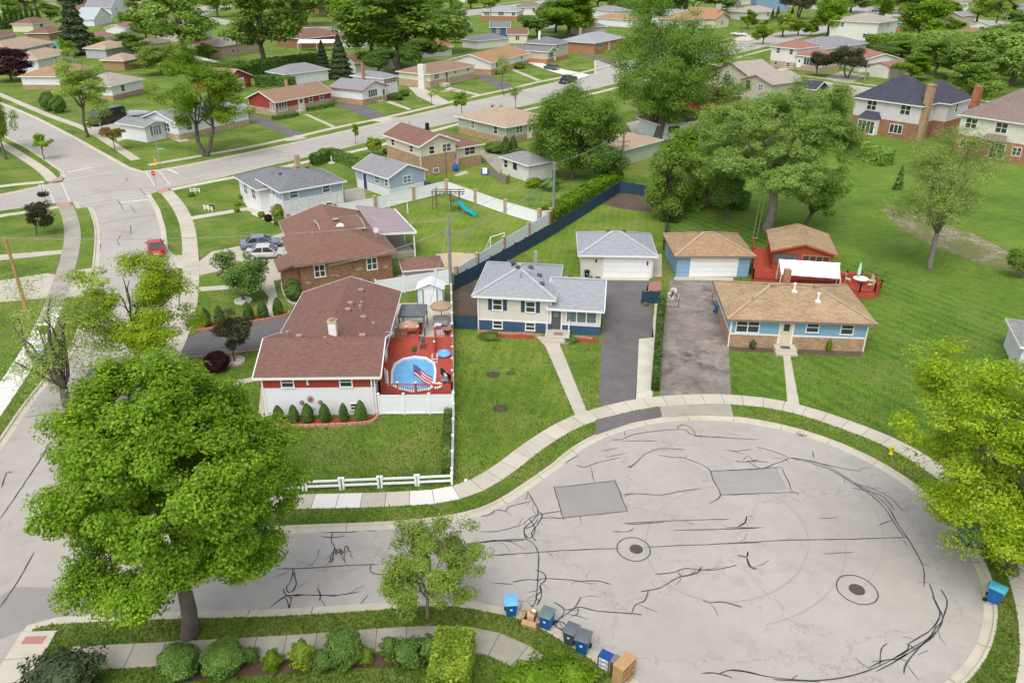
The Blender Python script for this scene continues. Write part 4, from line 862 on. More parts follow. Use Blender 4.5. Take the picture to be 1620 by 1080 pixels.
# ---- blue ranch house
h, r = house('ranch_house', 'light blue ranch house with tan weathered hip roof and cream door', (1153, 548), (1364, 556), [
    dict(D=7.6, h=2.75, roof='hip', p=.33, oh=.55, wall=BLUEWALL, base=(B_TAN, 1.12), roofmat=R_BLUE, caps=plain((.40, .28, .17), .9, .2), fascia=plain((.20, .16, .13), .6), trimline=1.14, corner=WHITE, spout=[(-.1, -.1), (11.3, -.1)],
         ops=[('w', 'f', .12, 1.85, 1.85, 1.05, 2), ('d', 'f', .41, .42, 1.0, 2.0, plain((.62, .55, .38), .5)), ('w', 'f', .60, 1.9, .95, .75, 1), ('w', 'f', .855, 1.88, .95, .85, 1), ('w', 'l', .45, 1.9, 1.2, .9, 1)])])
vents(r[0], [('wpipe', 5.6, 3.0), ('wpipe', 7.4, 1.9), ('pipe', 1.8, 1.6), ('boxl', 3.9, 3.5), ('boxl', 7.6, 3.5)])
chimney(r[0], 5.2, 4.5, .55, .55, 5.0, B_RED)
MB().box(3.7, 5.5, -1.15, -.05, 0, .40).box(3.7, 5.5, -1.5, -1.15, 0, .20).build('front_steps', CONC, h)
MB().box(4.2, 5.0, -.95, -.4, .40, .415).build('door_mat', DKGREY, h)

# ---- white walled house with dark red roof
h, r = house('cross_gable_house', 'white walled house with red band and dark red cross gable roof', (423, 657), (597, 655), [
    dict(D=6.8, h=3.1, roof='gu', p=.335, oh=.3, ohu=.55, wall=plain((.74, .75, .77), .5, .03), band=(S_RED, 2.1), roofmat=R_RED, corner=WHITE, spout=[(7.95, -.08)],
         ops=[('w', 'f', .225, 2.5, .8, .66, 1), ('w', 'f', .745, 2.5, .8, .66, 1), ('w', 'f', .80, .62, .5, .42, 1)]),
    dict(u0=.15, u1=7.95, v0=3.9, v1=15.6, h=3.05, roof='gv', p=.295, oh=.55, ohu=.3, wall=S_WHITE, roofmat=R_RED, ops=[('d', 'r', .40, .5, .9, 2, WHITE), ('w', 'r', .62, 2.0, 1, 1, 1)])])
vents(r[1], [('boxl', 5.3, 13.4), ('boxl', 4.9, 10.3), ('boxl', 4.9, 9.0), ('boxl', 6.2, 8.4), ('pipe', 5.8, 10.4), ('pipe', 5.8, 9.6), ('pipe', 7.2, 7.2)])
vents(r[0], [('pipe', 1.2, 3.9), ('boxl', 2.1, 3.7), ('boxl', 6.9, 3.7)])
c = chimney(r[0], 4.55, 4.4, .58, .52, 5.0, WHITE); MB().box(4.2, 4.9, 4.08, 4.72, 5.0, 5.1).build('chimney_crown', plain((.5, .4, .28), .9), r[0][0]); MB().lathe([(.2, 5.08), (.2, 5.2), (.26, 5.23), (.02, 5.33)], 10, Matrix.Translation((4.55, 4.4, 0))).build('chimney_cap', plain((.4, .33, .2), .5, metal=.6), r[0][0])
for x, z, kind in ((3.35, 1.25, 'sun'), (2.7, .98, 'moon'), (4.05, 1.0, 'moon'), (3.4, .55, 'face'), (3.3, 2.5, 'bird')):
    mb = MB(); M = Matrix.Translation((x, -.03, z)) @ RX('X', math.pi/2)
    if kind == 'sun':
        mb.lathe([(.12, 0), (.12, .04), (.02, .06)], 12, M)
        for a in range(12): mb.bar(M @ Vector((.1*math.cos(a*.5236), .1*math.sin(a*.5236), .02)), M @ Vector((.25*math.cos(a*.5236), .25*math.sin(a*.5236), .02)), .05, .02)
        mt = plain((.38, .13, .06), .6)
    elif kind == 'moon':
        mb.lathe([(.17, 0), (.17, .02), (.02, .03)], 14, M); mt = plain((.10, .14, .16), .6)
        MB().lathe([(.13, .03), (.13, .05), (.02, .06)], 12, Matrix.Translation((x-.05, -.03, z)) @ RX('X', math.pi/2)).build('moon_face', plain((.42, .2, .12), .6), h)
    elif kind == 'face': mb.lathe([(.16, 0), (.16, .03), (.02, .05)], 14, M); mt = plain((.45, .6, .75), .5)
    else: mb.bar((x, -.05, z-.2), (x, -.05, z+.2), .12, .06); mt = plain((.72, .72, .72), .5)
    mb.build({'sun': 'sun_ornament', 'moon': 'moon_ornament', 'face': 'face_ornament', 'bird': 'bird_ornament'}[kind], mt, h)

# ---- brown brick house with mauve patio roof
PATIO = ribbed((.33, .26, .27), .35, .5, 0)
h, r = house('brick_house', 'brown brick house with brown hip roof and mauve metal patio roof', (479, 463), (622, 442), [
    dict(D=8.4, h=3.0, roof='hip', p=.36, oh=.55, wall=B_BRN, roofmat=R_BRN, fascia=plain((.24, .15, .12), .6), ops=[('w', 'f', .205, 1.85, .95, 1.05, 2), ('w', 'f', .775, 1.85, .95, 1.05, 2)]),
    dict(u0=.4, u1=9.4, v0=6.0, v1=14.0, h=3.0, roof='gv', p=.26, oh=.5, ohu=.4, wall=B_BRN, roofmat=R_BRN, fascia=plain((.45, .38, .33), .6)),
    dict(u0=3.5, u1=7.6, v0=5.2, v1=9.2, h=4.0, roof='gu', p=.14, oh=.3, wall=plain((.45, .36, .30), .7), roofmat=R_BRN, fascia=plain((.5, .42, .36), .6))])
vents(r[0], [('dome', 5.2, 4.6), ('boxl', 7.2, 4.7), ('pipe', 2.2, 4.2)])
MB().lathe([(.36, .1), (.36, .16), (.02, .2)], 16, Matrix.Translation((5.2, 7.2, 4.3))).build('roof_ring', STEEL, r[2][0]); vents(r[0], [('dish', 8.6, 3.2)])
pr = MB(); q = [Vector((9.0, 5.6, 3.05)), Vector((13.6, 5.6, 2.6)), Vector((13.6, 15.0, 2.6)), Vector((9.0, 15.0, 3.5))]
pr.face(q); pr.face([x-Vector((0, 0, .1)) for x in q][::-1]); pr.build('patio_roof', PATIO, h)
for u, v in ((13.4, 5.8), (13.4, 10), (13.4, 14.6)): MB().box(u-.08, u+.08, v-.08, v+.08, 0, 2.55).build('post', WHITE, h)
MB().box(9.9, 13.4, 6, 14, 0, .5).build('patio_floor', CONC_OLD, h)
MB().bar((9.0, 5.5, 2.9), (13.6, 5.5, 2.55), .12, .18).bar((13.65, 5.5, 2.55), (13.65, 15.0, 2.55), .12, .18).build('patio_beam', WHITE, h)
lw = MB(); lw.box(-1.6, -.02, .8, 3.6, 0, 2.3); lw.build('porch', B_BRN, h)
p_ = MB(); p_.face([(-2, .4, 2.25), (.1, .4, 2.8), (.1, 4, 2.8), (-2, 4, 2.25)]); p_.face([(-2, 4, 2.15), (.1, 4, 2.7), (.1, .4, 2.7), (-2, .4, 2.15)]); p_.bar((-2, .4, 2.18), (.1, .4, 2.72), .08, .16).bar((-2, .4, 2.18), (-2, 4, 2.18), .08, .16).build('porch_roof', R_BRN, h)
stones = [((.42, 1.05), (.62, .9)), ((.52, .9), (.9, 1.45)), ((.9, 1.3), (.12, .6))]
for fr, z, w in ((.36, 1.2, .55), (.62, 1.45, .5), (.93, 1.3, .5), (.08, .9, .5), (.62, .45, .6)):
    L_ = h['len']; x = fr*L_; m = MB()
    for k in range(4): dx = rnd.uniform(-w/2, w/2); dz = rnd.uniform(-.12, .12); m.box(x+dx-.14, x+dx+.16, -.03, .0, z+dz-.06, z+dz+.07)
    m.build('feature_stone', plain((.45, .38, .30), .9, .2), h)

# ---- small hip roofed shelter beside it
house('garden_shelter', 'small shelter with brown hip roof beside the brick house', (642, 452), (700, 447), [dict(D=3.0, h=1.7, roof='hip', p=.36, oh=.3, wall=S_TAN, roofmat=R_BRN, fascia=OFFW)], 'shelter')

# ---- white and blue hip roof house
h, r = house('blue_white_house', 'white and light blue house with dark grey hip roof', (452, 347), (545, 329), [
    dict(D=7.4, h=3.5, roof='hip', p=.33, oh=.5, wall=S_LBLUE, base=(B_WHITE, 2.05), roofmat=R_GREYD, trimline=2.07, corner=WHITE, ops=[('w', 'f', .18, 2.75, 1.0, .85, 1), ('w', 'f', .72, 2.7, .95, .8, 1), ('w', 'f', .74, .75, .8, .5, 1), ('w', 'l', .4, 2.7, .9, .8, 1), ('d', 'l', .75, .3, .9, 2, OFFW)]),
    dict(u0=-1.2, u1=6.0, v0=5.0, v1=12.5, h=3.0, roof='hip', p=.33, oh=.55, wall=S_WHITE, roofmat=R_GREYD, corner=WHITE, ops=[('w', 'l', .3, 1.7, 1.2, 1.2, 2), ('w', 'l', .7, 1.7, 1.2, 1.2, 2)])])
vents(r[0], [('box', 4.2, 4.3), ('box', 5.4, 4.2), ('box', 1.8, 4.6), ('pipe', 6.2, 4.6)])
chimney(r[0], 4.6, 5.4, .6, .5, 5.9, B_PALE)
# ---- light blue garage with grey gable
h, r = house('gable_garage', 'light blue gable garage with grey roof and navy door', (617, 313), (673, 299.5), [dict(D=8.0, h=2.7, roof='gv', p=.36, oh=.4, ohu=.35, wall=S_LBLUE, base=(S_WHITE, 1.1), roofmat=R_GREYM, corner=WHITE, ops=[('w', 'f', .5, 1.85, 1.3, .8, 2), ('d', 'l', .72, .1, .85, 2.0, plain((.03, .05, .2), .5)), ('w', 'l', .35, 1.8, .9, .8, 2), ('w', 'l', .08, 1.8, .5, .8, 1)])], 'garage')
vents(r[0], [('pipe', 2.5, 4)])
# ---- tan brick split level
h, r = house('tan_brick_house', 'tan brick and cream split level house with brown roof', (667, 280), (721, 270), [
    dict(D=10.2, h=4.4, roof='gv', p=.36, oh=.5, ohu=.55, wall=S_CREAM, base=(B_TAN, 2.7), roofmat=R_BRN, corner=OFFW, spout=[(-.05, -.05)], ops=[('w', 'f', .32, 3.4, .85, .95, 1), ('w', 'f', .75, 3.4, 1.5, .95, 2), ('w', 'l', .25, 3.4, .9, .8, 1), ('w', 'l', .8, 3.4, .9, .8, 1), ('w', 'f', .42, .55, .9, .5, 1)]),
    dict(u0='1.0', u1=12.0, v0=1.2, v1=9.6, h=3.1, roof='hip', p=.34, oh=.5, wall=S_CREAM, base=(B_TAN, 1.3), roofmat=R_BRN, corner=OFFW, ops=[('d', 'f', .12, .25, .9, 2.1, plain((.6, .6, .6), .5)), ('w', 'f', .62, 2.15, 1.9, 1.0, 2)])])
chimney(r[0], 4.6, 5.2, .45, .45, 6.0, BLACK); vents(r[1], [('dish', 6.8, 3.0), ('pipe', 8.8, 4.8)]); vents(r[0], [('pipe', 3.6, 9)])
# ---- sage house
h, r = house('sage_house', 'sage green house with light tan hip roof', (800, 229), (846, 220), [dict(D=13.5, u1=11.5, h=3.0, roof='hip', p=.27, oh=.6, wall=S_SAGE, base=(B_TAN, 1.0), roofmat=R_TANL, corner=OFFW, ops=[('w', 'f', .28, 2.0, 1.5, .95, 2), ('d', 'f', .5, .3, .9, 2.1, OFFW), ('w', 'l', .2, 1.95, .95, 1.2, 1), ('w', 'l', .68, 1.95, .95, 1.2, 1)])])
vents(r[0], [('pipe', 5.0, 9.0), ('boxl', 5.4, 7.5), ('turb', 5.8, 10.5)])
# ---- small white garage behind
house('small_garage', 'small off white garage with grey hip roof behind the play yard', (836, 288.5), (873, 281), [dict(D=6.6, h=2.5, roof='hip', p=.32, oh=.4, wall=S_BARE, roofmat=R_GREYM, corner=OFFW, ops=[('w', 'l', .5, 1.6, .7, .7, 1, BLACK), ('w', 'l', .85, 1.5, .9, 1.0, 1)])], 'garage')
# ---- tan roofed garage by the pole
house('hip_garage', 'pale green garage with light tan roof beside the utility pole', (985, 262), (1042, 246), [dict(D=7, h=2.5, roof='hip', p=.26, oh=.5, wall=S_SAGE, roofmat=R_TANL, fascia=OFFW, ops=[('w', 'l', .4, 1.6, 1.4, .6, 1, BLACK)])], 'garage')
house('hip_garage', 'white garage with dark maroon roof under the tall tree', (1042, 222), (1122, 214), [dict(D=7, h=2.8, roof='hip', p=.34, oh=.5, wall=S_WHITE, roofmat=shingle((.13, .055, .045), .15), ops=[('w', 'f', .28, 1.5, 2.2, .9, 3, plain((.2, .15, .1)))])], 'garage')

# ---- far side of the cross street
h, r = house('red_ranch_house', 'red brick ranch house with brown gable roof and bay window', (438, 184), (525, 166), [dict(D=8.2, h=2.75, roof='gu', p=.36, oh=.5, ohu=.5, wall=S_RED, base=(B_PALE, 1.3), roofmat=R_BRT, corner=OFFW, ops=[('w', 'f', .12, 1.5, 2.1, 1.5, 3), ('d', 'f', .44, .35, 1.5, 2.1, OFFW), ('w', 'f', .62, 1.9, 1.0, .95, 1), ('w', 'f', .82, 1.9, 1.0, .95, 1), ('w', 'l', .12, 1.6, 1.2, 1.5, 2)])])
MB().box(5.2, 7, -1.2, -.05, 0, .35).build('front_steps', CONC, h); chimney(r[0], 8.2, 5.2, .5, .5, 5.3, B_TAN)
h, r = house('shuttered_house', 'white split level house with red shutters and grey roof', (575, 167), (612, 158.5), [
    dict(D=9.2, h=3.0, roof='gv', p=.30, oh=.4, ohu=.5, wall=S_WHITE, base=(B_TAN, 1.05), roofmat=R_GREYM, fascia=plain((.42, .12, .10), .6), ops=[('p', 'f', .42, 1.95, 2.9, 1.3, 4), ('d', 'f', .88, .3, .9, 2, plain((.4, .2, .1)))]),
    dict(u0='1.0', u1=13.0, v0=.6, v1=9.8, h=4.4, roof='hip', p=.3, oh=.5, wall=S_WHITE, base=(B_TAN, 1.0), roofmat=R_GREYM, ops=[('w', 'f', .28, 3.6, 1.1, .95, 2, None, plain((.45, .03, .05))), ('w', 'f', .75, 3.6, 1.1, .95, 2, None, plain((.45, .03, .05)))])])
chimney(r[1], 7.5, 6.0, .5, .5, 6.9, B_RED)
MB().box(4.2, 5.8, -1.5, -.05, 0, .35).build('front_steps', CONC_OLD, h)
h, r = house('chimney_house', 'tan ranch house with brown hip roof and wide white chimney', (681, 140), (750, 125), [dict(D=10, h=3.2, roof='hip', p=.27, oh=.55, wall=S_CREAM, base=(B_PALE, 1.5), roofmat=R_BRT, ops=[('p', 'f', .14, 2.35, 1.9, 1.3, 3), ('d', 'f', .36, .7, .9, 2.1, plain((.25, .14, .08))), ('w', 'f', .56, 2.5, 1.0, .9, 1), ('w', 'f', .85, 2.5, .9, .9, 1), ('w', 'l', .2, 2.4, .6, .9, 1)])])
MB().box(-1.0, .1, 1.2, 3.0, 0, 5.0).build('chimney', S_BARE, r[0][0]); MB().box(3.6, 5.4, -2.2, -.05, 0, .7).build('front_steps', CONC, h)
h, r = house('cream_house', 'cream gable house with orange brown roof', (777, 120), (836, 103), [dict(D=13, h=3.2, roof='gu', p=.24, oh=.5, ohu=.5, wall=S_BARE, base=(B_TAN, 1.4), roofmat=R_ORG, ops=[('p', 'f', .17, 2.2, 2.6, 1.4, 4), ('w', 'f', .8, 2.4, 1.1, .9, 1)])])
h, r = house('grey_roof_house', 'beige split level house with dark grey roof beside the estate car', (866, 101), (886, 96), [
    dict(D=12, u1=5.5, h=3.2, roof='gv', p=.3, oh=.4, ohu=.5, wall=S_TAN, base=(B_ORANGE, 1.1), roofmat=R_GREYD, ops=[('p', 'f', .45, 2.1, 2.6, 1.3, 3), ('d', 'f', .9, .3, .9, 2, OFFW)]),
    dict(u0=5.5, u1=15, v0=.5, v1=11, h=4.6, roof='hip', p=.28, oh=.5, wall=S_TAN, base=(B_ORANGE, 1.0), roofmat=R_GREYD, ops=[('w', 'f', .25, 3.7, 1.2, 1.0, 2), ('w', 'f', .72, 3.7, 1.2, 1.0, 2)])])
chimney(r[1], 8, 7, .6, .6, 7.4, WHITE)
h, r = house('tan_brick_ranch', 'tan brick ranch with pale grey hip roof behind the tall tree', (940, 86), (985, 76), [dict(D=13, h=3.3, roof='hip', p=.27, oh=.6, wall=B_ORANGE, roofmat=R_GREY, ops=[('p', 'f', .2, 2.0, 2.2, 1.2, 3), ('d', 'f', .5, .3, .9, 2, WHITE)])])
chimney(r[0], 5, 8, .8, .6, 6.6, B_PALE)

# ---- white corner house, left
h, r = house('corner_house', 'white ranch house with grey roof on the street corner', (285, 222), (395, 197), [dict(D=9.5, h=2.9, roof='gu', p=.3, oh=.5, wall=S_WHITE, base=(B_PALE, .9), roofmat=R_GREYM, ops=[('w', 'f', .15, 1.8, 1.1, 1, 1), ('w', 'l', .35, 1.8, 2, 1.3, 3), ('w', 'l', .7, 1.8, 1, 1, 1)]),
    dict(u0=-4.2, u1=0, v0=3.5, v1=10.5, h=2.7, roof='gv', p=.25, oh=.5, wall=S_WHITE, roofmat=R_GREYM, ops=[('p', 'f', .5, 1.6, 2.2, 1.5, 4)])])

# ---- two storey houses at the right
h, r = house('two_storey_house', 'white two storey house with near black hip roof and brick chimney', (1344, 207), (1446, 224), [
    dict(D=10.5, h=5.9, roof='hip', p=.62, oh=.5, wall=siding((.60, .57, .56)), base=(B_BRN, 2.7), roofmat=R_NAVY, ops=[('w', 'f', .27, 4.6, 1.7, 1.4, 2), ('w', 'f', .78, 4.6, 1.7, 1.4, 2), ('p', 'f', .70, 1.5, 2.2, 1.3, 3), ('d', 'f', .34, .1, 1.6, 2.1, WHITE)]),
    dict(u0=6.0, u1=14.5, v0=6.0, v1=15, h=5.9, roof='hip', p=.6, oh=.5, wall=siding((.60, .57, .56)), base=(B_BRN, 2.7), roofmat=R_NAVY, ops=[('w', 'r', .4, 4.6, .8, 1.4, 1)])])
L_ = h['len']; MB().box(L_-.1, L_+1.0, .4, 1.7, 0, 8.6).build('chimney', B_TAN, h); MB().box(L_-.2, L_+1.1, .3, 1.8, 8.6, 8.8).build('chimney_crown', B_TAN, h)
mb = MB(); mb.box(2.0, 5.4, -1.5, 0, .1, 2.7); mb.build('bay', WHITE, h); q = MB(); q.face([(1.8, -1.8, 2.7), (5.6, -1.8, 2.7), (5.0, -.01, 3.7), (2.4, -.01, 3.7)]); q.face([(1.8, -1.8, 2.7), (2.4, -.01, 3.7), (1.8, 0, 2.7)]); q.face([(5.6, -1.8, 2.7), (5.6, 0, 2.7), (5.0, -.01, 3.7)]); q.build('bay_roof', R_NAVY, h)
me, pm = win_meshes(1.4, 1.9, 2, 'p', WHITE)
for x in (2.9, 4.5): w_ = link('window', me, h, Matrix.Translation((x, -1.5, 1.35)) @ RX('Z', math.pi)); link('pane', pm, w_)
h, r = house('cream_two_storey_house', 'cream two storey house with grey brown hip roof at the right edge', (1507, 240), (1640, 264), [dict(D=12, h=5.9, roof='hip', p=.6, oh=.5, wall=siding((.66, .63, .54)), base=(B_RED, 2.7), roofmat=R_BRNG, ops=[('w', 'f', .14, 4.5, 1.7, 1.35, 2), ('w', 'f', .50, 4.5, 1.7, 1.35, 2), ('w', 'f', .88, 4.5, .9, 1.2, 1), ('p', 'f', .17, 1.5, 2.6, 1.1, 3), ('p', 'f', .52, 1.2, 2.2, 2.1, 2), ('w', 'f', .74, 1.6, 1.2, 1.1, 2)])])
MB().box(-.9, .1, 4.2, 5.6, 0, 9.2).build('chimney', brickm((.36, .15, .08)), h); q = MB(); q.face([(4.2, -1.4, 2.75), (8.4, -1.4, 2.75), (7.8, -.01, 3.5), (4.8, -.01, 3.5)]); q.build('bay_roof', R_BRNG, h)
vents(r[0], [('wpipe', 6, 6.6), ('wpipe', 7.4, 6.6), ('wpipe', 8.8, 6.6)])

h, r = house('porch_house', 'corner of a white porch with grey roof at the right edge', (1607, 588), (1665, 596), [dict(D=5, h=2.3, roof='hip', p=.33, oh=.35, wall=S_WHITE, roofmat=R_GREYM, ops=[('w', 'f', .35, 1.4, 1.2, 1.0, 2)])])

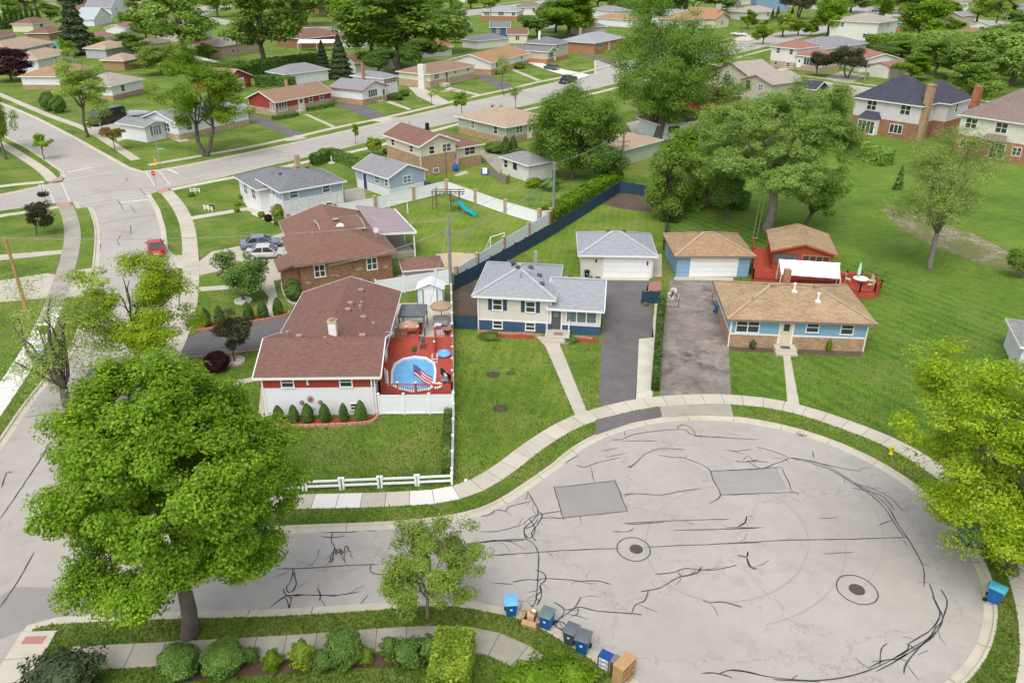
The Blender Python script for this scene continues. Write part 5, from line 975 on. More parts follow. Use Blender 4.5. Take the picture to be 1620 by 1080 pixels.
# ---- houses farther away; (label, near base px, right base px, depth, wall h, roof, pitch, wall, base, roofmat, openings)
FAR = [
 ('white split level corner house with red brown roof by the side road', (1217, 105), (1256, 110), [dict(D=11, h=5.2, roof='hip', p=.3, oh=.5, wall=S_BARE, base=(B_PALE, 1.6), roofmat=R_PINK, ops=[('w', 'f', .28, 4.1, 1.1, 1.2, 1), ('w', 'f', .8, 4.1, 1.1, 1.2, 1), ('w', 'f', .25, 1.0, 1.2, .9, 1), ('w', 'f', .75, 1.0, 1.2, .9, 1)]), dict(u0='1.0', u1=16.5, v0=.3, v1=10, h=3.7, roof='hip', p=.3, oh=.5, wall=S_BARE, base=(B_PALE, 1.2), roofmat=R_PINK, ops=[('d', 'f', .15, .6, 1.2, 2.2, WHITE), ('p', 'f', .5, 2.2, 2.6, 1.6, 3)])]),
 ('low house with wide grey hip roof behind the leaning trees', (1292, 96), (1368, 84), [dict(D=14, h=3.0, roof='hip', p=.27, oh=.6, wall=S_BARE, roofmat=R_GREYM, ops=[('w', 'f', .5, 1.8, 1.4, 1, 2)])]),
 ('tall white two storey house with beige roof', (1385, 66), (1415, 60), [dict(D=18, h=6.0, roof='hip', p=.25, oh=.6, wall=S_BARE, roofmat=R_BEIGE, ops=[('w', 'f', .5, 4.6, 1.8, 1.2, 3), ('w', 'f', .3, 1.6, 1.6, 1.4, 2), ('w', 'f', .75, 1.6, 1.6, 1.4, 2), ('w', 'l', .75, 4.6, 1.1, 1.2, 1), ('w', 'l', .25, 1.6, 1.2, 1.2, 1)])]),
 ('brick house with red brown roof and blue gable behind the white house', (1402, 50), (1440, 52), [dict(D=10, h=3.6, roof='hip', p=.3, oh=.5, wall=S_SKY, base=(B_ORANGE, 1.6), roofmat=R_PINK, ops=[('w', 'f', .6, 2.6, 1.4, 1.2, 2)])]),
 ('small white garage with dark framed door and red roof', (1375, 121), (1404, 125), [dict(D=9, h=2.9, roof='gv', p=.25, oh=.3, wall=S_BARE, roofmat=R_PINK, fascia=plain((.5, .2, .16), .6), ops=[('g', 'f', .5, .05, 3.2, 2.3, OFFW)])]),
 ('long low building with red brown roof beside the small white garage', (1350, 112), (1376, 121), [dict(D=13, u0=-9, u1=3.5, h=2.9, roof='gu', p=.25, oh=.5, wall=S_BARE, roofmat=R_PINK)]),
 ('dark navy shed with black gable roof by the side road', (1286, 167), (1305, 162), [dict(D=8, h=3.2, roof='gv', p=.4, oh=.4, wall=plain((.05, .06, .08), .7), roofmat=R_NAVY)]),
 ('tan gabled house with grey brown roof beside the side road', (1150, 152), (1182, 158), [dict(D=10, h=4.6, u0=-6, roof='gv', p=.36, oh=.5, wall=S_TAN, roofmat=R_BEIGE, fascia=plain((.1, .08, .07), .6), ops=[('w', 'f', .45, 3.7, 2.2, 1.3, 2)]), dict(u0=5.0, u1=14, v0=-1.5, v1=9, h=4.2, roof='gv', p=.28, oh=.5, wall=S_TAN, roofmat=R_BEIGE, fascia=plain((.5, .42, .32)), ops=[('w', 'f', .25, 3.1, 1, 1.6, 1, BLACK), ('w', 'f', .65, 3.1, 1.2, 1.1, 2)])]),
 ('low red garage with maroon hip roof under the tall tree', (1118, 177), (1170, 172), [dict(D=9, h=2.8, roof='hip', p=.3, oh=.5, wall=plain((.30, .03, .04), .6), roofmat=R_RED, fascia=OFFW)]),
 ('orange roofed garage with white gable left of the cream house', (663, 92), (715, 88), [dict(D=8, h=2.6, roof='gu', p=.34, oh=.5, wall=S_GREY, roofmat=R_ORG, ops=[('w', 'f', .35, 1.6, 1.4, .6, 1, BLACK)])]),
 ('low brown roofed garage behind the chimney house', (563, 116), (632, 108), [dict(D=8, h=2.6, roof='gu', p=.34, oh=.5, wall=S_BARE, roofmat=R_BRN)]),
 ('white garage with grey hip roof beside the hedge', (454, 136), (520, 127), [dict(D=8, h=2.7, roof='hip', p=.34, oh=.5, wall=S_WHITE, roofmat=R_GREYM, ops=[('g', 'r', .5, .05, 3, 2.2, DKGREY)])]),
 ('grey hip roofed garage behind the cream house', (755, 78), (805, 73), [dict(D=8, h=2.6, roof='hip', p=.32, oh=.5, wall=S_BARE, roofmat=R_GREYD)]),
 ('cream garage with brown gable roof and brick end', (803, 69), (834, 69), [dict(D=8.5, h=3.0, roof='gu', p=.36, oh=.4, wall=S_CREAM, roofmat=R_BRN, ops=[('w', 'f', .5, 1.7, 1.4, 1.2, 2)])]),
 ('dark blue cottage with white gable trim and brick base', (718, 56), (742, 53), [dict(D=11, h=3.6, roof='gv', p=.4, oh=.5, wall=S_DBLUE, base=(B_RED, 1.7), roofmat=R_GREYD, ops=[('w', 'f', .3, 2.6, 1.3, 1.3, 1), ('w', 'f', .7, 2.8, 1.9, 1.3, 2)]), dict(u0='1.0', u1=13, v0=2, v1=11, h=3.4, roof='hip', p=.3, oh=.5, wall=S_DBLUE, base=(B_RED, 1.2), roofmat=R_GREYD, ops=[('w', 'f', .5, 2.2, 2, 1.2, 2)])]),
 ('dark blue garage with grey roof right of the blue cottage', (776, 58), (806, 58), [dict(D=9, h=3.2, roof='gu', p=.36, oh=.4, wall=S_DBLUE, roofmat=R_GREYD, ops=[('w', 'f', .4, 1.9, 1.3, 1.5, 2)])]),
 ('white ranch with pale grey roof and brick base by the far road', (762, 34), (818, 35), [dict(D=14, h=4.2, roof='hip', p=.26, oh=.6, wall=S_BARE, base=(B_RED, 2.2), roofmat=R_GREY, ops=[('w', 'f', .15, 3.1, 2.6, 1.3, 3), ('w', 'f', .55, 3.1, 2.6, 1.3, 3), ('w', 'f', .9, 3.1, 1.6, 1.3, 2)])]),
 ('white house with grey brown roof behind the round tree', (818, 24), (862, 24), [dict(D=14, h=3.6, roof='hip', p=.3, oh=.6, wall=S_BARE, roofmat=R_BRNG, ops=[('w', 'f', .2, 2.2, 1.4, 1.2, 1), ('w', 'f', .6, 2.2, 1.4, 1.2, 1)])]),
 ('brown roofed house with white awning by the far road', (478, 78), (548, 70), [dict(D=14, h=3.2, roof='hip', p=.28, oh=.6, wall=B_BRN, roofmat=R_BRN, ops=[('w', 'f', .8, 1.8, 2.4, 1.2, 3)])]),
 ('white garage with grey flat gable behind the spruce', (937, 26), (972, 30), [dict(D=10, h=3.4, roof='hip', p=.28, oh=.6, wall=S_WHITE, roofmat=R_GREYM)]),
 ('long white garage with orange brown hip roof above the tall tree', (940, 40), (1000, 44), [dict(D=9, h=3.0, roof='hip', p=.3, oh=.5, wall=S_WHITE, roofmat=R_ORG)]),
 ('dark grey hip roofed garage left of the brick chimney', (912, 56), (958, 55), [dict(D=9, h=3.0, roof='hip', p=.34, oh=.6, wall=S_TAN, roofmat=shingle((.2, .18, .17), .12))]),
 ('pale grey roofed house above the tall tree', (1030, 36), (1078, 38), [dict(D=12, h=3.6, roof='gu', p=.27, oh=.5, wall=S_BARE, roofmat=R_GREY)]),
 ('white house with light orange hip roof above the tall tree', (1078, 48), (1128, 44), [dict(D=14, h=3.8, roof='hip', p=.28, oh=.6, wall=S_BARE, roofmat=R_ORG, ops=[('w', 'f', .5, 2.2, 1.6, 1.2, 2)])]),
 ('cream house with stepped orange roofs by the white convertible', (1130, 46), (1152, 43), [dict(D=13, h=3.6, roof='gv', p=.3, oh=.6, wall=S_CREAM, roofmat=R_ORG, fascia=plain((.2, .12, .08)), ops=[('w', 'f', .5, 1.9, 1.4, 1.6, 2)]), dict(u0=5, u1=18, v0=4, v1=18, h=5.0, roof='gv', p=.28, oh=.6, wall=S_CREAM, roofmat=R_ORG, fascia=plain((.2, .12, .08)), ops=[('w', 'f', .4, 3.6, 1.6, 1.4, 2)])]),
 ('beige roofed ranch with small dark cypresses in front', (1186, 33), (1232, 30), [dict(D=14, h=3.4, roof='hip', p=.28, oh=.6, wall=S_BARE, roofmat=R_BEIGE, ops=[('w', 'f', .15, 1.9, 1.8, 1.4, 2), ('w', 'f', .6, 1.9, 1.8, 1.4, 2)])]),
 ('tall slate blue two storey house at the top', (1195, 20), (1245, 20), [dict(D=12, h=9.0, roof='gu', p=.4, oh=.6, wall=S_SKY, roofmat=R_GREYD, ops=[('w', 'f', .45, 7.0, 2.4, 1.8, 2, None)])]),
 ('low house with slate blue hip roof at the top', (1132, 14), (1164, 15), [dict(D=12, h=3.4, roof='hip', p=.3, oh=.6, wall=S_GREY, roofmat=shingle((.12, .16, .23), .1))]),
 ('grey gabled cottage behind the dense hedge at the far right', (1490, 38), (1518, 40), [dict(D=12, h=3.6, roof='gv', p=.3, oh=.5, wall=S_TAN, roofmat=R_GREYM, ops=[('w', 'f', .6, 2, 1, 1.2, 1)])]),
 ('small white gabled shed behind the hedge at the far right', (1532, 52), (1564, 54), [dict(D=8, h=3.0, roof='gv', p=.3, oh=.4, wall=S_BARE, roofmat=R_GREY, ops=[('w', 'f', .6, 1.6, 1.6, 1, 2, BLACK)])]),
 ('low white building with maroon hip roof behind the hedge', (1524, 66), (1566, 66), [dict(D=8, h=3.0, roof='hip', p=.28, oh=.5, wall=S_WHITE, roofmat=R_PINK)]),
 ('cream bungalow with picture window at the top right corner', (1598, 28), (1640, 34), [dict(D=12, h=4.2, roof='gu', p=.3, oh=.6, wall=S_BARE, roofmat=R_GREYM, ops=[('p', 'f', .35, 2.4, 3.2, 1.8, 2)])]),
 ('white house front glimpsed behind trees at the top right', (1508, 20), (1530, 20), [dict(D=10, h=5.4, roof='gu', p=.3, oh=.5, wall=S_WHITE, roofmat=R_PINK, ops=[('d', 'f', .5, .4, 1.2, 2.2, BLACK)])]),
 ('small white garage with grey roof beside the orange hip roof', (875, 40), (912, 36), [dict(D=8, h=3.0, roof='gu', p=.3, oh=.5, wall=S_TAN, roofmat=R_GREYM)]),
 ('tan roofed house on the far verge left of centre', (575, 22), (618, 18), [dict(D=12, h=3.4, roof='hip', p=.3, oh=.6, wall=S_BARE, roofmat=R_TANL, ops=[('w', 'f', .4, 1.9, 1.8, 1.3, 2)])]),
 ('grey roofed house on the far verge right of the dark tree', (650, 14), (694, 9), [dict(D=12, h=3.4, roof='hip', p=.3, oh=.6, wall=S_CREAM, roofmat=R_GREYM, ops=[('w', 'f', .4, 1.9, 1.8, 1.3, 2)])]),
 ('brown roofed house beyond the far verge', (736, 4), (778, 0), [dict(D=12, h=3.4, roof='hip', p=.3, oh=.6, wall=S_BARE, roofmat=R_BRT)]),
 ('red brown house between the top trees', (505, 22), (545, 20), [dict(D=12, h=3.2, roof='gu', p=.32, oh=.6, wall=B_BRN, roofmat=R_BRN)]),
 ('beige roofed house beyond the white convertible', (1172, 8), (1212, 6), [dict(D=12, h=3.4, roof='hip', p=.3, oh=.6, wall=S_BARE, roofmat=R_BEIGE)]),
 ('white house with grey roof left of the far street sign', (1330, 16), (1372, 18), [dict(D=12, h=4.2, roof='hip', p=.3, oh=.6, wall=S_WHITE, roofmat=R_GREYM)]),
 ('tan roofed house in the top left corner', (22, 20), (66, 12), [dict(D=12, h=3.2, roof='hip', p=.3, oh=.6, wall=S_CREAM, roofmat=R_TANL)]),
 ('brown roofed house above the spruce', (104, 10), (146, 3), [dict(D=12, h=3.2, roof='hip', p=.3, oh=.6, wall=S_TAN, roofmat=R_BRN)]),
 ('cream house beyond the road bend', (236, 16), (276, 10), [dict(D=12, h=3.4, roof='gu', p=.3, oh=.6, wall=S_CREAM, roofmat=R_BRNG)]),
 ('low grey garage beside the awning house', (556, 78), (590, 74), [dict(D=7, h=2.6, roof='gu', p=.3, oh=.4, wall=S_WHITE, roofmat=R_GREYM)]),
 ('tan garage behind the beige gabled house', (240, 84), (272, 78), [dict(D=7, h=2.7, roof='hip', p=.32, oh=.5, wall=S_TAN, roofmat=R_BRNG)]),
 ('white garage behind the grey roofed corner rows', (848, 46), (878, 44), [dict(D=7, h=2.8, roof='gu', p=.3, oh=.4, wall=S_WHITE, roofmat=R_GREYM)]),
 # top left
 ('cream garage with brown hip roof below the tall cypresses', (54, 51), (87, 46), [dict(D=9, h=3.0, roof='hip', p=.36, oh=.5, wall=S_CREAM, roofmat=R_BRN, ops=[('w', 'f', .4, 1.6, 1.6, 1.4, 1, BLACK)])]),
 ('wooden shed with brown hip roof left of the spruce', (79, 64), (108, 58), [dict(D=8, h=2.5, roof='hip', p=.36, oh=.6, wall=plain((.32, .2, .12), .8), roofmat=R_BRN)]),
 ('white house with wide tan hip roof above the purple tree', (35, 94), (88, 82), [dict(D=12, u0=-6, h=2.9, roof='hip', p=.32, oh=.6, wall=S_WHITE, roofmat=R_TANL, ops=[('w', 'f', .35, 1.7, 1.8, 1.2, 2, None, BLACK), ('w', 'f', .85, 1.7, 1.8, 1.0, 2)])]),
 ('house with brown roof at the left edge', (-10, 76), (28, 66), [dict(D=9, u0=-8, h=2.8, roof='hip', p=.32, oh=.6, wall=S_TAN, roofmat=R_BRN)]),
 ('white two window house with tan roof right of the purple tree', (64, 116), (118, 103), [dict(D=9, h=3.4, roof='hip', p=.32, oh=.5, wall=S_WHITE, roofmat=R_TANL, ops=[('w', 'f', .5, 2.2, 1.1, 1.2, 1), ('w', 'l', .5, 2.2, 1, 1.2, 1)])]),
 ('tan roofed house behind the green street tree', (98, 142), (152, 126), [dict(D=9.5, h=3.0, roof='hip', p=.32, oh=.5, wall=S_WHITE, base=(B_TAN, 1), roofmat=R_TAN, ops=[('w', 'f', .5, 1.8, 1.4, 1.1, 1)])]),
 ('grey garage with brown hip roof and dark window', (170, 94), (217, 87), [dict(D=8.5, h=2.9, roof='hip', p=.34, oh=.5, wall=S_GREY, roofmat=R_TANL, ops=[('w', 'f', .65, 1.7, 2.2, .7, 3)])]),
 ('low grey garage with red brown roof right of the spruce', (153, 76), (184, 68), [dict(D=7, h=2.8, roof='hip', p=.34, oh=.5, wall=S_WHITE, roofmat=R_PINK)]),
 ('white house with beige hip roof beside the black van', (180, 159), (228, 147), [dict(D=9.5, h=3.1, roof='hip', p=.34, oh=.6, wall=S_WHITE, base=(B_TAN, .9), roofmat=R_BEIGE, ops=[('w', 'f', .35, 1.9, 1.2, 1.1, 1), ('w', 'l', .4, 1.9, .9, .9, 1)])]),
 ('wooden shed with tan roof beyond the beige roofed house', (198, 112), (228, 106), [dict(D=7, h=2.6, roof='hip', p=.34, oh=.5, wall=plain((.35, .22, .12), .8), roofmat=R_TANL)]),
 ('white house with grey gable behind the tall trees, top left', (178, 28), (205, 22), [dict(D=12, h=4.4, roof='gv', p=.4, oh=.5, wall=S_WHITE, roofmat=R_GREYM, ops=[('w', 'f', .3, 3, 1.2, 1.2, 1), ('w', 'f', .75, 3, 1.2, 1.2, 1)])]),
 ('brown roofed house behind the spruce at the top', (146, 28), (176, 22), [dict(D=12, h=3.4, roof='hip', p=.32, oh=.5, wall=S_CREAM, roofmat=R_BRN, ops=[('w', 'f', .5, 1.8, 2, 1.2, 2)])]),
 ('pale teal garage with white gable, top left', (150, 42), (178, 36), [dict(D=8, h=2.8, roof='gv', p=.36, oh=.4, wall=S_WHITE, roofmat=shingle((.42, .5, .52), .08))]),
 ('white garage with red brown gable roof right of the fenced lawn', (201, 58), (222, 53), [dict(D=8, h=2.8, roof='gu', p=.32, oh=.4, wall=S_WHITE, roofmat=R_PINK)]),
 ('beige house with grey gable by the far road bend', (283, 72), (336, 63), [dict(D=10, h=4.2, roof='gv', p=.26, oh=.5, wall=S_TAN, base=(B_TAN, 1.2), roofmat=R_BEIGE, ops=[('w', 'f', .4, 2.8, 1.6, 1.2, 2)])]),
 ('tan brick house with stairs under the poplar', (352, 92), (410, 82), [dict(D=10, h=3.4, roof='hip', p=.3, oh=.5, wall=B_PALE, roofmat=R_BEIGE, ops=[('w', 'f', .3, 1.4, 1.2, 1, 1), ('w', 'f', .85, 1.8, 1.2, 1, 1)])]),
 ('dark open carport with grey roof under the poplars', (316, 92), (345, 85), [dict(D=6, h=2.6, roof='flat', oh=.2, wall=plain((.16, .10, .07), .8), roofmat=plain((.42, .45, .48), .6))]),
 ('small red garage with tan gable roof beside the hedge', (357, 146), (398, 137), [dict(D=9, h=2.6, roof='gv', p=.36, oh=.5, wall=S_RED, roofmat=R_TAN, ops=[('g', 'f', .6, .05, 2.4, 2.1, WHITE)])]),
]
for lab, A, B, bl in FAR:
    nm = 'garage' if 'garage' in lab else 'shed' if 'shed' in lab else 'carport' if 'carport' in lab else 'house'
    house(nm, lab, A, B, bl, nm, 'buildings of the far blocks')
# ================================================================ trees and shrubs
def leaf_cards(C, Nn, size, rs, asp=.62, fold=0):
    """rhombic leaves: centres C (n,3), normals Nn (n,3), sizes (n,)"""
    n = len(C); Nn = Nn/np.maximum(np.linalg.norm(Nn, axis=1, keepdims=True), 1e-6)
    ref = rs.normal(size=(n, 3)); t = np.cross(Nn, ref); t /= np.maximum(np.linalg.norm(t, axis=1, keepdims=True), 1e-6); b = np.cross(Nn, t)
    s = size[:, None]; V = np.empty((n, 4, 3)); V[:, 0] = C-t*s*.5; V[:, 2] = C+t*s*.5
    V[:, 1] = C+b*s*asp*.5+Nn*s*.12; V[:, 3] = C-b*s*asp*.5+Nn*s*.12
    return V.reshape(-1, 3)
def card_mesh(name, V, mat, extra=None):
    n = len(V)//4; v = V; nv = len(V); ev, ef = (extra if extra else (np.zeros((0, 3)), []))
    me = bpy.data.meshes.new(name); me.vertices.add(nv+len(ev)); me.vertices.foreach_set('co', np.concatenate([v, ev]).astype('f').ravel())
    me.loops.add(n*4+len(ef)*4); idx = np.concatenate([np.arange(n*4), (np.array(ef, int).ravel()+nv) if len(ef) else np.zeros(0, int)]).astype('i')
    me.loops.foreach_set('vertex_index', idx); me.polygons.add(n+len(ef)); me.polygons.foreach_set('loop_start', np.arange(0, (n+len(ef))*4, 4, dtype='i'))
    try: me.polygons.foreach_set('loop_total', np.full(n+len(ef), 4, 'i'))
    except Exception: pass
    me.materials.append(mat); me.update(calc_edges=True); return me
def gen_tree(seed, R, Hh, cz, cr, nclus, nleaf, lsize, mat, bark=BARK, trunk_r=.3, fork=.35, limbs=5, crad=.9, shape='round', lean=(0, 0), droop=0, inner=.25, flat=.6, up=.8, low=-.75, wig=.18, twigs=1.0, multi=1, tiers=0, lobes=None, lobr=.3):
    """R crown radius (x,y), cz centre height, cr vertical radius; returns (trunk mesh, crown mesh)"""
    rs = np.random.RandomState(seed); ax = np.array([R[0], R[1], cr])
    # lobed envelope
    LB = rs.normal(size=(14, 3)); LB /= np.linalg.norm(LB, axis=1, keepdims=True); LA = rs.uniform(-wig, wig*1.3, 14)
    def env(d): return 1+np.sum(np.maximum(0, d@LB.T)**6*LA, axis=1)
    C = []; nl = lobes or max(12, nclus//5); LC = []; per = 0
    while len(LC) < nl*1 or len(C) < nclus:
        if len(LC) >= nl:                      # fill the lobes with leaf clumps on their outer, upper side
            li = rs.randint(nl); c, lr = LC[li]
            if rs.rand() < .5:                  # between neighbouring lobes
                nb = np.argsort([np.linalg.norm(q-c) for q, _ in LC])[1:5]; c = c+(LC[nb[rs.randint(len(nb))]][0]-c)*rs.uniform(.25, .75)
            c = c*rs.uniform(.88, 1.08); g = rs.normal(size=3); g /= np.linalg.norm(g); o_ = c/max(1e-6, np.linalg.norm(c)); g = g+o_*.55+np.array([0, 0, .35]); g /= np.linalg.norm(g)
            C.append(c+g*lr*rs.uniform(.5, 1.0)*np.array([1, 1, .8])); continue
        d = rs.normal(size=3); d /= np.linalg.norm(d)
        r = rs.uniform(.62, .86) if rs.rand() > inner else rs.uniform(.2, .6)
        if d[2]*r < low: continue
        if shape == 'cone' and rs.rand() > 1-(d[2]*.5+.5)*.7: continue
        if shape == 'umb' and d[2] < -.2: continue
        e = env(d[None])[0]; p = d*r*e*ax
        if shape == 'dome':
            if d[2]*r < -.6-.35*rs.rand(): continue
            if d[2] < 0: p[:2] *= (1-min(.8, d[2]**2))**-.38
            else: p[:2] *= 1-.16*d[2]
        if shape == 'vase': p[:2] *= .55+.55*(d[2]*.5+.5)
        if LC and min(np.linalg.norm((p-q)/ax) for q, _ in LC) < (.16 if nl < 50 else .12): 
            per += 1
            if per < 4000: continue
        LC.append((p, lobr*min(ax[0], ax[1], ax[2]*1.3)*rs.uniform(.7, 1.25)))
    C = np.array(C)
    if tiers: C[:, 2] = np.round(C[:, 2]/tiers)*tiers+rs.normal(size=len(C))*.12*tiers
    off = np.array([lean[0], lean[1], cz]); C = C+off
    # leaves
    w = rs.uniform(.6, 1.4, nclus); cnt = np.maximum(3, (nleaf*w/w.sum()).astype(int)); idx = np.repeat(np.arange(nclus), cnt); n = len(idx)
    g = rs.normal(size=(n, 3)); g /= np.linalg.norm(g, axis=1, keepdims=True); rr = rs.uniform(.25, 1, (n, 1))**.6
    cs = crad*rs.uniform(.65, 1.35, nclus)[idx][:, None]
    P = C[idx]+g*rr*cs*np.array([1, 1, flat])
    P[:, 2] -= droop*np.abs(g[:, 0]*g[:, 1])*cs[:, 0]*2
    outw = P-off; outw /= np.maximum(np.linalg.norm(outw, axis=1, keepdims=True), 1e-6)
    Nn = np.array([0, 0, up])+outw*.45+g*.5+rs.normal(size=(n, 3))*.42
    V = leaf_cards(P, Nn, lsize*rs.uniform(.6, 1.3, n), rs)
    crown = card_mesh('crown', V, mat)
    # wood
    mb = MB(); fh = Hh*fork
    top = np.array([lean[0]*.7, lean[1]*.7, cz+cr*.55])
    def curve(a, b, r0, r1, k=5, bend=.15, sides=6):
        a, b = np.array(a), np.array(b); L_ = np.linalg.norm(b-a); j = rs.normal(size=3)*bend*L_*.5; j[2] = abs(j[2])*.6
        pts = [a+(b-a)*t+j*4*t*(1-t)*.5+(rs.normal(size=3)*L_*.018 if 0 < t < 1 else 0) for t in np.linspace(0, 1, k)]
        mb.tube(pts, [r0+(r1-r0)*t for t in np.linspace(0, 1, k)], sides); return pts
    roots = []
    for m in range(multi):
        o = np.array([0, 0, -.15]) if multi == 1 else np.array([.35*trunk_r*2*math.cos(m*2.4), .35*trunk_r*2*math.sin(m*2.4), -.15])
        f = np.array([lean[0]*.35+(0 if multi == 1 else R[0]*.25*math.cos(m*2.4)), lean[1]*.35+(0 if multi == 1 else R[1]*.25*math.sin(m*2.4)), fh])
        pts = [o, o+(f-o)*.12, o+(f-o)*.5+rs.normal(size=3)*.05*fh*np.array([1, 1, 0]), f]
        mb.tube(pts, [trunk_r*1.45, trunk_r*1.05, trunk_r*.9, trunk_r*.8], 9); roots.append(f)
    ends = []
    for k in range(limbs):
        a = 2*math.pi*(k+rs.uniform(-.25, .25))/limbs; f = roots[k % len(roots)]
        el = rs.uniform(.15, .85) if k else 1.0
        tgt = off+np.array([math.cos(a)*ax[0]*.62*(1-.6*el), math.sin(a)*ax[1]*.62*(1-.6*el), ax[2]*(-.25+.95*el)])
        ends.append(curve(f, tgt, trunk_r*.55*rs.uniform(.7, 1.05), trunk_r*.13, 7, .22, 7))
    nodes = [p for e in ends for p in e[2:]]; nrad = list(np.concatenate([np.linspace(trunk_r*.4, trunk_r*.14, 5) for e in ends])); NA = np.array(nodes)
    order = np.argsort(np.min(np.linalg.norm(C[:, None]-NA[None], axis=2), axis=1))[:int(nclus*twigs)]
    for ci in order:
        c = C[ci]; NA = np.array(nodes); dd = np.linalg.norm(NA-c, axis=1)+np.maximum(0, NA[:, 2]-c[2])*.8; j = int(np.argmin(dd)); r0 = min(nrad[j]*.7, .016+.014*dd[j])
        pts = curve(nodes[j], c, r0, .010, 4, .2, 4)
        if dd[j] > .5: nodes += [pts[1], pts[2]]; nrad += [r0*.7, r0*.5]
    return mb.mesh('trunk', bark, True), crown
def put_tree(name, label, base, tm, cm, rz=0, s=1.0, group=None, sz=None):
    t = thing(name, label, 'tree' if name not in ('shrub', 'bush') else 'shrub', base, rz, group); t.scale = (s, s, sz or s)
    link('trunk', tm, t); link('crown', cm, t); return t
def crown_px(base, boxpx, D=None):
    """metres for a crown seen in pixel box (x0,y0,x1,y1) on a trunk at base px: centre offset, radii"""
    b = G(*base); x0, y0, x1, y1 = boxpx; cx, cy = (x0+x1)/2, (y0+y1)/2
    zc = HT(base, cy); ctr = G(cx, cy, zc); f = F/((ctr.y)*CT+(CH-zc)*ST)
    rx = (x1-x0)/2/f; hy = (y1-y0)/2/f; phi = math.atan2(CH-zc, ctr.y)
    rz = math.sqrt(max((hy**2-(rx*math.sin(phi))**2)/math.cos(phi)**2, (.45*rx)**2))
    return b, rx, rz, zc, (ctr.x-b.x, ctr.y-b.y)
def tree_px(name, label, base, boxpx, seed, nclus, nleaf, lsize, mat, group=None, **k):
    b, rx, rz, zc, ln = crown_px(base, boxpx); kw = dict(trunk_r=.3); kw.update(k)
    kx = kw.pop('kx', .90); crad = kw.setdefault('crad', .9)
    tm, cm = gen_tree(seed, ((rx-crad*.6)*1.0, (rx-crad*.6)*kx), zc+rz, zc, max(.5, rz-crad*.4), nclus, nleaf, lsize, mat, lean=ln, **kw)
    return put_tree(name, label, b, tm, cm, 0, 1, group)

# ---- the trees one looks at
tree_px('maple_tree', 'big round bright green maple in the front left grass strip', (300, 1003), (62, 530, 478, 985), 12, 900, 225000, .172, L_MAPLE, trunk_r=.42, fork=.22, limbs=10, crad=.72, inner=.2, flat=.62, low=-.9, wig=.08, shape='dome', lobes=150, lobr=.18)
tree_px('young_tree', 'small open yellow green tree on the front grass strip', (676, 978), (560, 803, 796, 962), 14, 260, 27000, .125, L_LOC, shape='dome', trunk_r=.10, fork=.24, limbs=11, crad=.42, lobes=75, lobr=.2, inner=.35, flat=.6, low=-.75, bark=BARK_PALE, wig=.3)
tree_px('honey_locust_tree', 'bright yellow green tree at the right edge of the turning circle', (1600, 905), (1440, 535, 1780, 945), 21, 460, 85000, .165, L_YEL, trunk_r=.3, fork=.3, limbs=10, crad=.95, lobes=100, lobr=.2, inner=.3, flat=.45, low=-.8, wig=.35, tiers=.9)
tree_px('yellow_green_tree', 'yellow green tree standing over the side street', (215, 600), (130, 388, 330, 585), 31, 220, 40000, .17, L_YEL, trunk_r=.24, fork=.35, limbs=8, crad=1.0, inner=.3, flat=.45, low=-.7, wig=.35, tiers=.8)
tree_px('leaning_tree', 'thinly leafed tree with long bare limbs beside the left edge', (118, 660), (-40, 425, 190, 680), 33, 190, 9500, .15, L_PALE, trunk_r=.36, fork=.22, limbs=9, crad=.9, inner=.4, flat=.5, low=-1.2, wig=.5)
tree_px('elm_tree', 'large spreading green tree behind the blue garage', (1213, 366), (1098, 112, 1384, 326), 41, 560, 120000, .225, L_ELM, bark=BARK_PALE, trunk_r=.6, fork=.27, limbs=11, crad=1.0, lobes=110, lobr=.18, inner=.25, flat=.55, low=-.6, wig=.3)
tree_px('low_tree', 'smaller multi stemmed tree beside the large spreading tree', (1272, 360), (1240, 255, 1365, 352), 43, 70, 11000, .3, L_MID, trunk_r=.28, fork=.2, limbs=7, crad=.9, inner=.3, flat=.6, low=-.6, wig=.4)
tree_px('silver_maple_tree', 'tall broad green tree in the middle of the picture', (1040, 222), (950, 5, 1172, 212), 51, 460, 95000, .3, L_RICH, trunk_r=.75, fork=.28, limbs=10, crad=1.9, inner=.22, flat=.65, low=-.8, wig=.35)
tree_px('dense_tree', 'dense green tree left of the tall broad tree', (905, 282), (838, 128, 990, 285), 53, 280, 52000, .3, L_RICH, trunk_r=.4, fork=.2, limbs=8, crad=1.5, inner=.25, flat=.7, low=-.95, wig=.35)
tree_px('sparse_tree', 'airy leaning tree with bare limbs in the field', (1470, 425), (1388, 185, 1612, 385), 61, 260, 30000, .17, L_PALE, trunk_r=.3, fork=.25, limbs=9, crad=1.1, inner=.4, flat=.55, low=-.8, wig=.5, bark=BARK_PALE)
tree_px('corner_tree', 'green tree with two stems on the corner lawn', (325, 247), (235, 90, 398, 215), 71, 190, 34000, .3, L_MAPLE, trunk_r=.35, fork=.3, limbs=9, crad=1.4, inner=.28, flat=.5, low=-.8, wig=.4, multi=2)
tree_px('street_tree', 'open green street tree in front of the black van', (139, 217), (82, 75, 178, 200), 73, 130, 18000, .28, L_LOC, trunk_r=.28, fork=.32, limbs=8, crad=1.2, inner=.35, flat=.45, low=-.8, wig=.4)
tree_px('garden_tree', 'dark green tree with white stone ring near the parked sedans', (385, 475), (332, 386, 432, 470), 75, 80, 12000, .22, L_HEDGE, trunk_r=.15, fork=.25, limbs=7, crad=.75, inner=.3, flat=.7, low=-.8, wig=.3)
